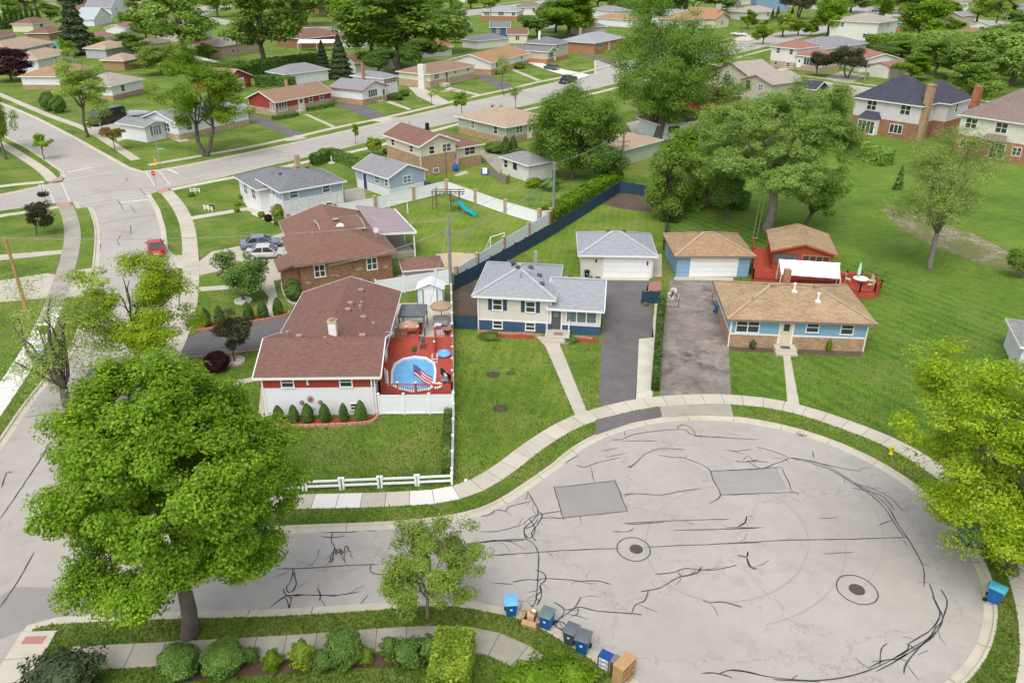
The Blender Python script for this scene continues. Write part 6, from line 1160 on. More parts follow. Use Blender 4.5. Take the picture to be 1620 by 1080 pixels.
tree_px('purple_leaf_tree', 'small dark olive tree with pale stone ring beside the asphalt driveway', (371, 572), (322, 488, 412, 565), 77, 60, 7000, .19, L_OLIVE, trunk_r=.09, fork=.3, limbs=7, crad=.55, inner=.3, flat=.7, low=-.7, wig=.4)
tree_px('lawn_tree', 'small dark tree on the far left lawn', (57, 373), (30, 308, 86, 368), 79, 50, 5000, .22, L_OLIVE, trunk_r=.09, fork=.25, limbs=6, crad=.5, inner=.3, flat=.8, low=-.8, wig=.35)
tree_px('young_tree', 'small open tree on the grass strip at the left crossing', (70, 251), (43, 210, 87, 240), 81, 40, 2400, .26, L_MAPLE, trunk_r=.08, fork=.35, limbs=6, crad=.55, inner=.3, flat=.6, low=-.7)
tree_px('young_tree', 'small rust coloured tree on the corner lawn path', (182, 238), (153, 198, 200, 224), 83, 40, 2600, .26, L_RUST, trunk_r=.08, fork=.4, limbs=6, crad=.6, inner=.3, flat=.5, low=-.5)
tree_px('young_tree', 'slim young tree on the near side strip of the cross street', (731, 186), (712, 140, 745, 172), 85, 36, 2600, .3, L_MAPLE, trunk_r=.09, fork=.4, limbs=6, crad=.6, inner=.3, flat=.7)
tree_px('young_tree', 'narrow sapling beside the cross street', (563, 228), (557, 197, 570, 222), 87, 16, 900, .26, L_MAPLE, trunk_r=.05, fork=.3, limbs=4, crad=.35, inner=.3, flat=1.0)
tree_px('young_tree', 'pale leafing young tree before the cream house', (797, 150), (783, 76, 806, 125), 89, 34, 1800, .28, L_PALE, trunk_r=.1, fork=.45, limbs=6, crad=.7, inner=.3, flat=.8)
tree_px('young_tree', 'bare looking young tree by the near kerb of the cross street', (815, 175), (800, 133, 832, 158), 91, 30, 900, .28, L_PALE, trunk_r=.08, fork=.4, limbs=7, crad=.6, inner=.4)
tree_px('young_tree', 'thin bare sapling before the white house with red shutters', (683, 168), (672, 135, 694, 158), 93, 24, 350, .24, L_PALE, trunk_r=.06, fork=.4, limbs=6, crad=.5)
tree_px('garden_tree', 'round yellowish garden tree behind the tan brick house hedge', (590, 247), (574, 214, 606, 242), 95, 40, 3500, .28, L_GOLD, trunk_r=.1, fork=.25, limbs=6, crad=.5, low=-.8)
tree_px('young_tree', 'sapling at the left sidewalk', (72, 548), (62, 512, 80, 535), 97, 16, 700, .2, L_MAPLE, trunk_r=.05, fork=.4, limbs=4, crad=.35)
tree_px('field_shrub', 'shrubby tree at the right edge of the field', (1616, 440), (1596, 385, 1650, 432), 99, 40, 3500, .24, L_MID, trunk_r=.12, fork=.2, limbs=6, crad=.6)
# the wood edge behind the fenced yard
for k, (bx, by, bxx, sd, mt, lab) in enumerate([((1062, 345), None, (1005, 215, 1110, 350), 101, L_MID, 'broad green tree hiding the end of the navy fence'), ((1120, 330), None, (1070, 200, 1165, 335), 102, L_ELM, 'green tree between the navy fence and the large spreading tree'),
     ((1150, 345), None, (1125, 270, 1180, 335), 104, L_DEEP, 'dark small tree behind the blue garage'), ((1090, 290), None, (1050, 190, 1130, 270), 106, L_MAPLE, 'bright tree below the maroon roofed garage'), ((960, 292), None, (925, 225, 985, 285), 108, L_DEEP, 'dark bushy tree at the far end of the navy fence')]):
    tree_px('edge_tree', lab, bx, bxx, sd, 120, 22000, .27, mt, 'trees along the field edge', trunk_r=.22, fork=.2, limbs=7, crad=1.15, inner=.25, flat=.7, low=-.95, wig=.35)

# ---- shared kinds for the far blocks
PROTO = {}
def proto(k, *a, **kw): PROTO[k] = gen_tree(*a, **kw)
proto('a', 201, (4, 4), 11, 6.8, 4.2, 90, 15000, .42, L_MID, trunk_r=.3, fork=.25, limbs=7, crad=1.3, low=-.9, wig=.35, twigs=.5)
proto('b', 202, (4, 4), 11, 6.6, 4.2, 90, 15000, .42, L_MAPLE, trunk_r=.3, fork=.25, limbs=7, crad=1.3, low=-.9, wig=.35, twigs=.5)
proto('c', 203, (4, 4), 11, 6.4, 4.4, 90, 15000, .42, L_DEEP, trunk_r=.3, fork=.2, limbs=7, crad=1.3, low=-.9, wig=.35, twigs=.5)
proto('d', 204, (4, 4), 11, 7.0, 3.8, 70, 9000, .38, L_LOC, trunk_r=.28, fork=.35, limbs=7, crad=1.2, inner=.4, wig=.45, twigs=.7)
proto('e', 205, (4, 4), 11, 6.6, 4.2, 90, 15000, .42, L_ELM, trunk_r=.3, fork=.25, limbs=7, crad=1.3, low=-.95, wig=.4, twigs=.5)
proto('f', 206, (4, 4), 11, 6.6, 4.2, 80, 11000, .42, L_GOLD, trunk_r=.3, fork=.3, limbs=7, crad=1.3, wig=.35, twigs=.5)
proto('g', 209, (4, 4), 11, 6.9, 4.0, 75, 13000, .38, L_MID, trunk_r=.3, fork=.3, limbs=9, crad=1.05, inner=.3, wig=.55, twigs=.8, low=-.7)
proto('p', 207, (4, 4), 9, 4.6, 3.6, 90, 13000, .4, L_PURP, trunk_r=.25, fork=.2, limbs=7, crad=1.2, low=-.95, wig=.3, twigs=.4)
proto('o', 208, (4, 4), 9, 5.6, 3.2, 60, 11000, .38, L_OLIVE, trunk_r=.22, fork=.35, limbs=6, crad=1.3, wig=.4, multi=2, twigs=.5, low=-.6)
def conifer(seed, R, Hh, n, mat, lsize=.5):
    rs = np.random.RandomState(seed); z = Hh*(.06+.94*rs.uniform(0, 1, n)**1.25); rad = R*(1-z/Hh)**.8*(.35+.65*rs.uniform(0, 1, n)**.5)*(1+.18*np.sin(z*5+rs.uniform(0, 1, n)))
    a = rs.uniform(0, 2*math.pi, n); P = np.stack([rad*np.cos(a), rad*np.sin(a), z-rad*.22], 1)
    Nn = np.stack([np.cos(a)*.5, np.sin(a)*.5, np.full(n, .9)], 1)+rs.normal(size=(n, 3))*.35
    cm = card_mesh('crown', leaf_cards(P, Nn, lsize*rs.uniform(.6, 1.4, n), rs, .45), mat)
    return MB().tube([(0, 0, -.1), (0, 0, Hh*.5), (0, 0, Hh*.97)], [.28*R/3, .18*R/3, .02], 8).mesh('trunk', BARK), cm
PROTO['s'] = conifer(211, 3.4, 11, 9000, L_CON, .55)
PROTO['y'] = conifer(212, 1.5, 8, 4500, L_ARB, .34)
# kind, base px, top row, crown width px, label
FT = [
 ('s', (126, 86), -12, 60, 'tall dark spruce left of the beige garages'), ('s', (540, 124), 55, 44, 'narrow dark spruce behind the white hip roofed garage'), ('s', (512, 112), 64, 26, 'small blue green spruce beside the awning house'),
 ('b', (158, 82), 55, 26, 'leafy tree at the foot of the tall spruce'), ('p', (18, 128), 76, 62, 'rounded purple leaved tree at the left edge'), ('a', (82, 35), 2, 34, 'bright tree right of the tall cypresses'), ('f', (40, 16), -14, 56, 'yellow green tree above the tall cypresses'),
 ('g', (296, 98), -25, 120, 'tall spreading tree above the corner house'), ('g', (418, 114), -30, 115, 'tall poplar behind the long hedge'), ('d', (330, 96), 70, 40, 'yellowish shrub tree beside the open carport'), ('d', (235, 105), 78, 70, 'pale tree behind the beige roofed house'),
 ('a', (632, 112), -25, 165, 'large dense tree in the top centre'), ('b', (590, 104), -18, 110, 'large tree left of the dense top centre tree'), ('c', (700, 84), 5, 70, 'dark tree beside the blue cottage'), ('c', (560, 45), -18, 80, 'dark tree above the far road'), ('a', (480, 40), -28, 80, 'tree beyond the far road at the top'), ('c', (520, 26), -25, 60, 'dark tree behind the far road'), ('a', (450, 62), 10, 60, 'tree left of the awning house'),
 ('b', (900, 60), -6, 92, 'round bright tree behind the grey roofed houses'), ('c', (880, 52), -10, 60, 'dark tree behind the round bright tree'), ('c', (1085, 32), -25, 100, 'dark green tree above the orange roofs'), ('o', (1040, 18), -20, 50, 'olive tree at the top'), ('o', (1262, 30), -22, 56, 'grey olive tree beside the slate blue house'),
 ('b', (1182, 46), 18, 26, 'small round tree by the white convertible'), ('b', (1207, 70), 36, 28, 'small street tree on the corner by the side road'), ('f', (1238, 58), 18, 40, 'yellow green street tree on the corner'), ('b', (1262, 56), 32, 30, 'small tree right of the yellow green street tree'), ('b', (1308, 58), -8, 52, 'bright round tree left of the tall white house'), ('b', (1282, 58), 30, 22, 'thin street tree beside the bright round tree'),
 ('o', (1292, 120), 80, 36, 'dark pruned tree on the corner lawn'), ('o', (1340, 124), 72, 56, 'dark leaning tree by the driveway of the small white garage'), ('b', (1450, 72), -12, 78, 'big bright tree behind the tall white house'), ('b', (1395, 38), -26, 40, 'yellow green tree at the top right'), ('a', (1480, 120), 60, 70, 'green tree left of the wooded strip'), ('e', (1540, 130), 50, 90, 'tree in the middle of the wooded strip'), ('e', (1600, 135), 30, 120, 'large tree at the right of the wooded strip'),
 ('b', (1440, 128), 88, 56, 'bright shrubby tree above the black roof'), ('a', (1530, 170), 98, 76, 'rounded tree behind the brick chimney'), ('e', (1630, 160), 60, 100, 'tree cut by the right edge'), ('c', (1510, 125), 72, 60, 'dark tree within the wooded strip'), ('a', (1570, 110), 40, 70, 'tree at the back of the wooded strip'), ('e', (1620, 90), 25, 80, 'tree at the back right of the wooded strip'), ('c', (1400, 96), 66, 44, 'hedge tree behind the small white garage'), ('a', (1425, 92), 62, 60, 'hedge tree left of the wooded strip'),
 ('b', (1502, 24), 4, 30, 'small dark tree at the top right'), ('f', (1545, 36), -10, 44, 'pale tree at the top right'), ('p', (1592, 28), -16, 34, 'purple tree at the top right'), ('c', (1320, 8), -25, 60, 'dark tree mass at the top right'), ('c', (1250, 6), -28, 70, 'dark trees at the top'), ('c', (1440, 22), -22, 60, 'dark tree by the far street sign'), ('d', (1575, 40), -12, 40, 'yellowish tree at the top right'), ('c', (945, 12), -18, 40, 'dark tree at the top behind the hedge'),
 ('c', (735, 62), 40, 22, 'small round tree beside the blue cottage'), ('f', (720, 68), 52, 26, 'golden shrub below the blue cottage'), ('d', (10, 252), 120, 44, 'pale tree at the left edge above the crossing'), ('b', (-6, 240), 150, 60, 'leafy tree cut by the left edge'), ('c', (345, 120), 92, 60, 'dark bush tree above the red garage'), ('c', (600, 122), 70, 50, 'dark tree behind the brown roofed garage'), ('c', (660, 118), 50, 50, 'dark tree behind the chimney house'), ('a', (720, 40), -20, 20, 'thin tree by the far road'), ('a', (775, 20), -14, 30, 'small tree beyond the far road'), ('c', (300, 20), -22, 50, 'dark tree beyond the road bend'), ('a', (212, 92), 50, 50, 'leafy tree right of the grey garage'), ('c', (130, 20), -25, 60, 'dark tree at the top left'),
 ('y', (1420, 300), 262, 16, 'small conifer in the field'),
 ('d', (255, 118), 72, 60, 'olive pale tree left of the corner tree'), ('b', (108, 92), 62, 22, 'small tree before the tan roofs'), ('c', (232, 62), 30, 40, 'dark tree by the red brown gable garage'), ('a', (265, 34), -8, 60, 'tree beyond the white top left house'), ('b', (205, 48), 22, 34, 'bright tree beside the pale teal garage'), ('a', (345, 28), -22, 46, 'tree inside the road bend'), ('g', (390, 24), -26, 60, 'airy tree beyond the road bend'), ('a', (600, 34), -26, 70, 'tall tree above the far road'), ('a', (680, 26), -24, 60, 'tree right of the tall tree above the far road'), ('b', (745, 14), -18, 36, 'bright small tree on the far verge'), ('a', (985, 14), -16, 44, 'tree by the clipped top hedge'), ('f', (1010, 12), -14, 30, 'yellow tree by the clipped top hedge'), ('a', (1150, 20), -14, 34, 'tree behind the stepped orange roofs'), ('b', (1345, 20), -16, 50, 'bright tree at the top right centre'), ('a', (1475, 40), 4, 46, 'tree right of the big bright tree'), ('a', (1610, 62), 18, 60, 'tree above the right end of the wooded strip'), ('e', (1560, 84), 40, 60, 'tree behind the maroon roofed building'), ('b', (1500, 60), 30, 40, 'small tree left of the white gabled shed'), ('a', (20, 40), -10, 40, 'green tree behind the row of cypresses'), ('c', (1400, 16), -16, 44, 'dark tree left of the far street sign'),
 ('b', (1560, 22), -6, 30, 'round tree by the top right bungalow'), ('c', (850, 60), 20, 50, 'dark tree left of the round bright tree'), ('y', (1221, 34), 14, 10, 'dark cypress before the beige roofed ranch'), ('y', (1229, 34), 10, 10, 'taller dark cypress before the beige roofed ranch'), ('y', (1252, 30), 12, 9, 'dark cypress right of the beige roofed ranch'),
]
fr = random.Random(5); BASEH = {'a': 11.2, 'b': 11, 'c': 11, 'd': 11, 'e': 11, 'f': 11, 'g': 11, 'p': 8.6, 'o': 9, 's': 11, 'y': 8}; BASEW = {'s': 6.8, 'y': 2.8}
for kd, b, ty, wpx, lab in FT:
    p = G(*b); hgt = max(2.0, min(24, HT(b, ty))); w = wpx/PXM(p); tm, cm = PROTO[kd]
    t = thing('conifer_tree' if kd in 'sy' else 'tree', lab, 'tree', p, fr.uniform(0, 6.3), 'trees of the far blocks'); t.scale = (w*(1.0 if kd in 'sy' else 1.18)/BASEW.get(kd, 9.2),)*2+(hgt/BASEH[kd],); link('trunk', tm, t); link('crown', cm, t)
# row of tall cypresses at the top left
for k in range(8):
    b = (4+k*8.5, 47-k*1.2); p = G(*b); t = thing('cypress_tree', f'tall dark cypress, {ORD[k]} from the left in the row at the top left', 'tree', p, k, 'row of tall cypresses'); t.scale = (1.1, 1.1, .95+.1*(k % 3)); link('trunk', PROTO['y'][0], t); link('crown', PROTO['y'][1], t)

# ---- shrubs: leaves over a dark inner body
def shrub_mesh(seed, prof, n, lsize, mat, squash=(1, 1), noise_=.08):
    """body of revolution: prof = [(r,z)...]"""
    rs = np.random.RandomState(seed); pr = np.array(prof); zz = rs.uniform(pr[0, 1], pr[-1, 1], n*3); r = np.interp(zz, pr[:, 1], pr[:, 0])
    keep = rs.uniform(0, pr[:, 0].max(), n*3) < r+.12*pr[:, 0].max(); zz, r = zz[keep][:n], r[keep][:n]; n = len(zz); a = rs.uniform(0, 2*math.pi, n)
    lump = 1+noise_*np.sin(a*3+zz*4+seed)+noise_*.8*np.sin(a*5-zz*7)
    rad = r*lump*rs.uniform(.78, 1.06, n); P = np.stack([rad*np.cos(a)*squash[0], rad*np.sin(a)*squash[1], zz], 1)
    slope = np.interp(zz, pr[:, 1], np.gradient(pr[:, 0], pr[:, 1])); Nn = np.stack([np.cos(a), np.sin(a), np.clip(-slope, -.5, 3)+.35], 1)+rs.normal(size=(n, 3))*.45
    V = leaf_cards(P, Nn, lsize*rs.uniform(.6, 1.4, n), rs, .6)
    sd = 12; ev = []; ef = []
    for r_, z_ in prof:
        for k in range(sd): ev.append((r_*.8*math.cos(k*2*math.pi/sd)*squash[0], r_*.8*math.sin(k*2*math.pi/sd)*squash[1], z_*.97))
    for i in range(len(prof)-1):
        for k in range(sd): ef.append((i*sd+k, i*sd+(k+1) % sd, (i+1)*sd+(k+1) % sd, (i+1)*sd+k))
    return card_mesh('foliage', V, mat, (np.array(ev), ef))
STEM = MB().tube([(0, 0, -.05), (0, 0, .5)], [.06, .05], 6).mesh('stem', BARK)
def shrub(label, b, w, hgt, me, base=(2.0, 2.0), group=None, name='shrub', rz=None, wy=None):
    t = thing(name, label, 'shrub', G(*b), fr.uniform(0, 6) if rz is None else rz, group); t.scale = (w/base[0], (wy or w)/base[0], hgt/base[1]); link('foliage', me, t); link('stem', STEM, t); return t
CONE = [shrub_mesh(s, [(.3, .02), (.42, .3), (.45, .8), (.36, 1.3), (.2, 1.75), (.03, 2.0)], 2600, .13, L_ARB, noise_=.04) for s in (1, 2)]
BALL = [shrub_mesh(s, [(.45, .02), (.85, .4), (1.0, 1.0), (.85, 1.55), (.5, 1.9), (.05, 2.0)], 9000, .11, m, noise_=.10) for s, m in ((5, L_HEDGE), (6, L_HEDGE), (7, L_GOLD), (8, L_PURP))]
LOOSE = [shrub_mesh(s, [(.5, .02), (.9, .5), (1.0, 1.0), (.8, 1.5), (.5, 1.85), (.1, 2.1)], 3800, .15, m, noise_=.3) for s, m in ((15, L_HEDGE), (16, L_GOLD), (17, L_MAPLE), (18, L_CON))]
for k, x in enumerate((442, 466, 488, 515, 545, 572)):
    b = (x, 667.5-k*.4); shrub(f'clipped cone shrub in the red mulch bed, {ORD[k]} from the left', b, .82*(1, .9, 1.05, 1, .8, 1.05)[k], HT(b, (641, 640, 638, 638, 637, 633)[k]), CONE[k % 2], (.9, 2), 'cone shrubs along the white wall', 'cone_shrub')
for k, (x, y, ty) in enumerate(((327, 515, 486), (349, 511, 484), (394, 505, 477), (417, 502, 475), (441, 499, 470))):
    shrub(f'clipped cone shrub above the asphalt driveway, {ORD[k]} from the left', (x, y), .95, HT((x, y), ty), CONE[k % 2], (.9, 2), 'cone shrubs above the driveway', 'cone_shrub')
for k, (x, y, w) in enumerate(((462, 448, 1.5), (463, 459, 1.45), (466, 473, 1.6))):
    shrub(f'round clipped shrub beside the brick house, {ORD[k]} from the back', (x, y), w, 1.5, BALL[k % 2], group='ball shrubs beside the brick house', name='ball_shrub')
shrub('large round clipped shrub left in the front mulch bed', (287, 1064), 1.8, 1.6, BALL[0], name='ball_shrub'); shrub('wide clipped shrub second in the front mulch bed', (357, 1056), 1.95, 1.45, BALL[1], name='ball_shrub')
for b, w, hh, m, lab in (((398, 1043), .75, .7, LOOSE[0], 'little shrub right of the wide clipped shrub'), ((434, 1056), .85, 1.1, LOOSE[2], 'small pointed shrub in the front mulch bed'), ((480, 1052), 1.1, 1.5, LOOSE[1], 'yellow tipped shrub in the front mulch bed'), ((512, 1058), 1.0, 1.2, LOOSE[0], 'low shrub beside the yellow tipped shrub'), ((547, 1047), 1.75, 2.0, BALL[1], 'tall leafy shrub in the middle of the front mulch bed'), ((580, 1046), .7, .9, LOOSE[1], 'small yellow flowered shrub in the front mulch bed'),
    ((617, 1035), .8, 1.1, LOOSE[0], 'thin upright shrub in the front mulch bed'), ((645, 1045), 1.5, 1.2, LOOSE[0], 'wide low shrub left of the tall hedge'), ((682, 1036), 1.2, 1.1, LOOSE[0], 'low shrub against the tall hedge'), ((100, 1098), 3.2, 2.0, LOOSE[3], 'dark spreading evergreen at the bottom left'),
    ((855, 1095), 2.6, 1.5, LOOSE[2], 'bright leafy bush at the bottom edge'), ((905, 1088), 1.8, 1.6, LOOSE[2], 'bright leafy bush right of another at the bottom edge'), ((820, 1090), 1.4, 1.0, LOOSE[2], 'small bright bush at the bottom edge'),
    ((425, 350), 1.0, .9, BALL[3], 'dark purple round shrub beside the white and blue house'), ((414, 344), .9, .8, BALL[2], 'yellow round shrub beside the white and blue house'), ((443, 355), 1.5, 1.1, BALL[0], 'dark round shrub by the white fence'), ((441, 345), 1.6, 1.8, LOOSE[1], 'tall loose pale shrub by the white fence'),
    ((808, 590), .6, .15, LOOSE[0], 'flat plant in the front lawn'), ((345, 585), 2.0, 1.6, BALL[3], 'purple leaved shrub beside the asphalt driveway'), ((775, 534), 1.6, .4, LOOSE[0], 'low plants in the bed below the window'), ((903, 540), 1.1, .4, LOOSE[0], 'low plants right of the front steps'), ((1310, 556), .4, 1.1, LOOSE[2], 'thin shrub by the blue house wall'), ((1190, 552), .45, .9, LOOSE[3], 'small brown shrub left of the blue house door'),
    ((303, 311), .9, .6, BALL[0], 'low shrub by the white garden ornament'), ((375, 335), .8, .6, BALL[2], 'first low hedge shrub by the gravel patio'), ((376, 325), .9, .6, BALL[2], 'second low hedge shrub by the gravel patio'), ((384, 314), 1.0, .6, BALL[2], 'third low hedge shrub by the gravel patio'), ((395, 308), 1.0, .6, BALL[2], 'fourth low hedge shrub by the gravel patio'), ((335, 330), .6, .5, BALL[3], 'purple shrub by the low white ornament'),
    ((627, 158), 3.2, 1.6, BALL[0], 'low wide shrub before the white house with red shutters'), ((640, 152), 2.2, 1.4, BALL[0], 'rounder shrub right of the low wide shrub'), ((818, 108), 4.5, 1.6, BALL[2], 'wide yellow green shrub before the cream house'), ((788, 117), 3.2, 1.2, BALL[2], 'golden shrub at the corner of the cream house'), ((610, 243), .9, .9, BALL[2], 'small golden shrub beside the tan brick house'),
    ((1408, 115), 3.0, 3.2, BALL[2], 'yellow shrub beside the small white garage'), ((80, 175), 3.4, 4.0, BALL[0], 'dark clipped bush by the driveway of the green street tree'), ((94, 178), 3.0, 3.6, BALL[0], 'second dark clipped bush beside the black van'), ((812, 245), 1.4, 3.2, CONE[0], 'tall cone shrub at the corner of the sage house'), ((800, 248), 1.5, 3.4, CONE[1], 'taller cone shrub at the corner of the sage house'), ((820, 252), 3.0, 1.8, BALL[0], 'round shrub beside the sage house cones'), ((785, 240), 4.0, 1.6, BALL[0], 'leafy hedge shrub along the sage house drive'),
    ((870, 300), 2.6, 1.6, LOOSE[0], 'wild shrub behind the small off white garage'), ((845, 295), 2.4, 1.2, LOOSE[2], 'pale wild shrub behind the small off white garage'), ((955, 255), 3.0, 2.2, BALL[0], 'round dark shrub beside the utility pole'), ((1022, 483), .5, .35, LOOSE[2], 'little weed at the navy screen')):
    is_c = m in CONE; shrub(lab, b, w, hh, m, (.9, 2) if is_c else (2.0, 2.0), 'garden shrubs', 'cone_shrub' if is_c else 'shrub')
# hedges
def hedge(label, pts, w, hgt, mat, n, lsize, seed, name='hedge'):
    rs = np.random.RandomState(seed); P = [np.array(g2(p)) for p in pts]; seg = [np.linalg.norm(b-a) for a, b in zip(P, P[1:])]; tot = sum(seg); o0 = np.array([*P[0], 0])
    s = rs.uniform(0, tot, n); C = np.empty((n, 2)); D = np.empty((n, 2)); acc = 0
    for (a, b), l in zip(zip(P, P[1:]), seg):
        m = (s >= acc) & (s <= acc+l); t = ((s[m]-acc)/l)[:, None]; C[m] = a+(b-a)*t; D[m] = (b-a)/l; acc += l
    nx = np.stack([-D[:, 1], D[:, 0]], 1); q = rs.uniform(0, 1, n); side_ = rs.choice([-1, 1], n); f_top = w/(w+2*hgt)
    top = q < f_top; lat = np.where(top, rs.uniform(-.5, .5, n)*w, side_*w*.5*rs.uniform(.85, 1.08, n)); z = np.where(top, hgt*rs.uniform(.92, 1.08, n), rs.uniform(.03, 1, n)*hgt)
    en = rs.rand(n) < min(.3, .6*w/tot); e1 = rs.rand(n) < .5; a0_, a1_ = np.where(e1[:, None], P[0], P[-1]), None
    C[en] = (a0_+rs.normal(size=(n, 2))*.05*w)[en]; D[en] = np.where(e1[:, None], (P[1]-P[0])/seg[0], (P[-1]-P[-2])/seg[-1])[en]; nx = np.stack([-D[:, 1], D[:, 0]], 1); lat = np.where(en, rs.uniform(-.5, .5, n)*w, lat); z = np.where(en, rs.uniform(.03, 1, n)*hgt, z)
    z *= 1+.05*np.sin(s*2.1)+.04*np.sin(s*5.3); Pp = np.concatenate([C+nx*lat[:, None], z[:, None]], 1)-o0
    Nn = np.where(top[:, None], np.array([0, 0, 1.]), np.concatenate([nx*side_[:, None], np.full((n, 1), .3)], 1))+rs.normal(size=(n, 3))*.4
    V = leaf_cards(Pp, Nn, lsize*rs.uniform(.6, 1.4, n), rs); ev = []; ef = []
    for q_, (a, b) in enumerate(zip(P, P[1:])):
        d_ = (b-a)/np.linalg.norm(b-a); a = a+d_*min(.22*w, .3*seg[q_])*(q_ == 0); b = b-d_*min(.22*w, .3*seg[q_])*(q_ == len(P)-2); nn = np.array([-d_[1], d_[0]])*w*.44; i = len(ev)
        for p in (a-nn, b-nn, b+nn, a+nn): ev.append((p[0]-o0[0], p[1]-o0[1], 0.0))
        for p in (a-nn, b-nn, b+nn, a+nn): ev.append((p[0]-o0[0], p[1]-o0[1], hgt*.93))
        ef += [(i+4, i+5, i+6, i+7), (i, i+1, i+5, i+4), (i+1, i+2, i+6, i+5), (i+2, i+3, i+7, i+6), (i+3, i, i+4, i+7)]
    o = link(name, card_mesh(name, V, mat, (np.array(ev), ef))); o.location = (*P[0], 0); return tag(o, label, 'hedge')
hedge('tall bright green clipped hedge in the front', [(722, 1030), (716, 1060), (708, 1110)], 1.75, 1.55, L_GOLD, 15000, .16, 1)
hedge('narrow row of yellow green arborvitae beside the gravel strip', [(1036, 619), (1041, 550), (1045, 487)], .55, 1.15, L_ARB, 9000, .16, 2)
hedge('thin line of small evergreens along the white fence', [(707, 752), (708, 700), (710, 660)], .55, .8, L_ARB, 3500, .15, 3)
hedge('curved clipped hedge beside the cross street', [(498, 262), (516, 253), (530, 250)], 1.6, 1.6, L_HEDGE, 6000, .25, 4)
hedge('long clipped hedge behind the white and blue house', [(530, 252), (555, 262), (582, 277)], 1.5, 1.5, L_HEDGE, 6000, .25, 5)
hedge('leafy green hedge along the far side of the navy fence', [(868, 353), (900, 332), (940, 308), (975, 290)], 2.2, 1.7, L_MAPLE, 11000, .28, 6)
hedge('big dark hedge behind the red brick ranch house', [(350, 132), (400, 120), (450, 112), (508, 104)], 4, 3.4, L_DEEP, 11000, .5, 7)
hedge('sloping hedge beside the white hip roofed garage', [(410, 138), (440, 134), (460, 140)], 3, 2.4, L_HEDGE, 5000, .4, 8)
hedge('clipped hedge at the top behind the spruce', [(965, 14), (1000, 18), (1030, 23)], 4, 5, L_HEDGE, 5000, .8, 9)
hedge('overgrown hedge behind the small white garage', [(1380, 84), (1430, 82), (1490, 92)], 9, 5, L_MID, 12000, .7, 10)
hedge('wild hedge along the wooded strip', [(1465, 98), (1540, 106), (1640, 120)], 16, 8, L_ELM, 24000, .8, 11)
hedge('clipped front hedge of the red brick ranch house', [(488, 176), (510, 172), (526, 168)], 1.0, .7, L_HEDGE, 1600, .3, 12)
hedge('low clipped hedge under the bay window of the red brick ranch', [(432, 190), (455, 187), (470, 183)], 1.0, .7, L_HEDGE, 1600, .3, 13)
hedge('wild bushes along the far field edge', [(1280, 225), (1330, 240), (1400, 262)], 3, 2.2, L_ELM, 8000, .4, 14)
hedge('dark undergrowth below the wood edge', [(1058, 352), (1065, 335), (1090, 325), (1130, 322), (1180, 330)], 2.2, 2.0, L_DEEP, 9000, .35, 15)

# ---- upright grass blades on the lawns near the camera
rs = np.random.RandomState(77); npx = 400000; X = rs.uniform(-40, 1660, npx); Y = 1100-rs.uniform(0, 1, npx)*800
x = (X-810)/F; y = (Y-540)/F; tt = CH/(ST+y*CT); Q = np.stack([x*tt, (CT-y*ST)*tt], 1)
def inside(P, poly):
    poly = np.array(poly); mn, mx = poly.min(0), poly.max(0); r = np.zeros(len(P), bool); c = np.where((P[:, 0] > mn[0]) & (P[:, 0] < mx[0]) & (P[:, 1] > mn[1]) & (P[:, 1] < mx[1]))[0]
    if not len(c): return r
    p = P[c]; k = np.zeros(len(c), bool); n = len(poly)
    for i in range(n):
        a, b = poly[i], poly[(i+1) % n]; cond = (a[1] > p[:, 1]) != (b[1] > p[:, 1])
        if a[1] != b[1]: k ^= cond & (p[:, 0] < (b[0]-a[0])*(p[:, 1]-a[1])/(b[1]-a[1])+a[0])
    r[c] = k; return r
bad = rs.rand(npx) > np.clip((Y-310)/300, 0, 1)
for poly in [p for _, p in POLYS]+NOGRASS: bad |= inside(Q, poly)
Q = Q[~bad]; n = len(Q); a = rs.uniform(0, 6.28, n); hgt = rs.uniform(.05, .12, n)*(1+.4*(rs.rand(n) > .93)); w = rs.uniform(.02, .045, n); ln = rs.normal(size=(n, 2))*.035
V = np.empty((n, 4, 3)); dx = np.stack([np.cos(a), np.sin(a)], 1)*w[:, None]
V[:, 0, :2] = Q-dx; V[:, 1, :2] = Q+dx; V[:, 2, :2] = Q+ln+dx*.35; V[:, 3, :2] = Q+ln-dx*.35; V[:, 0:2, 2] = 0; V[:, 2:, 2] = hgt[:, None]
gb = link('grass_blades', card_mesh('grass_blades', V.reshape(-1, 3), leafm('grass_blade', (.155, .245, .034), (.32, .41, .10), .45, .35))); gb['kind'] = 'stuff'; gb['label'] = 'short upright grass blades on the near lawns'

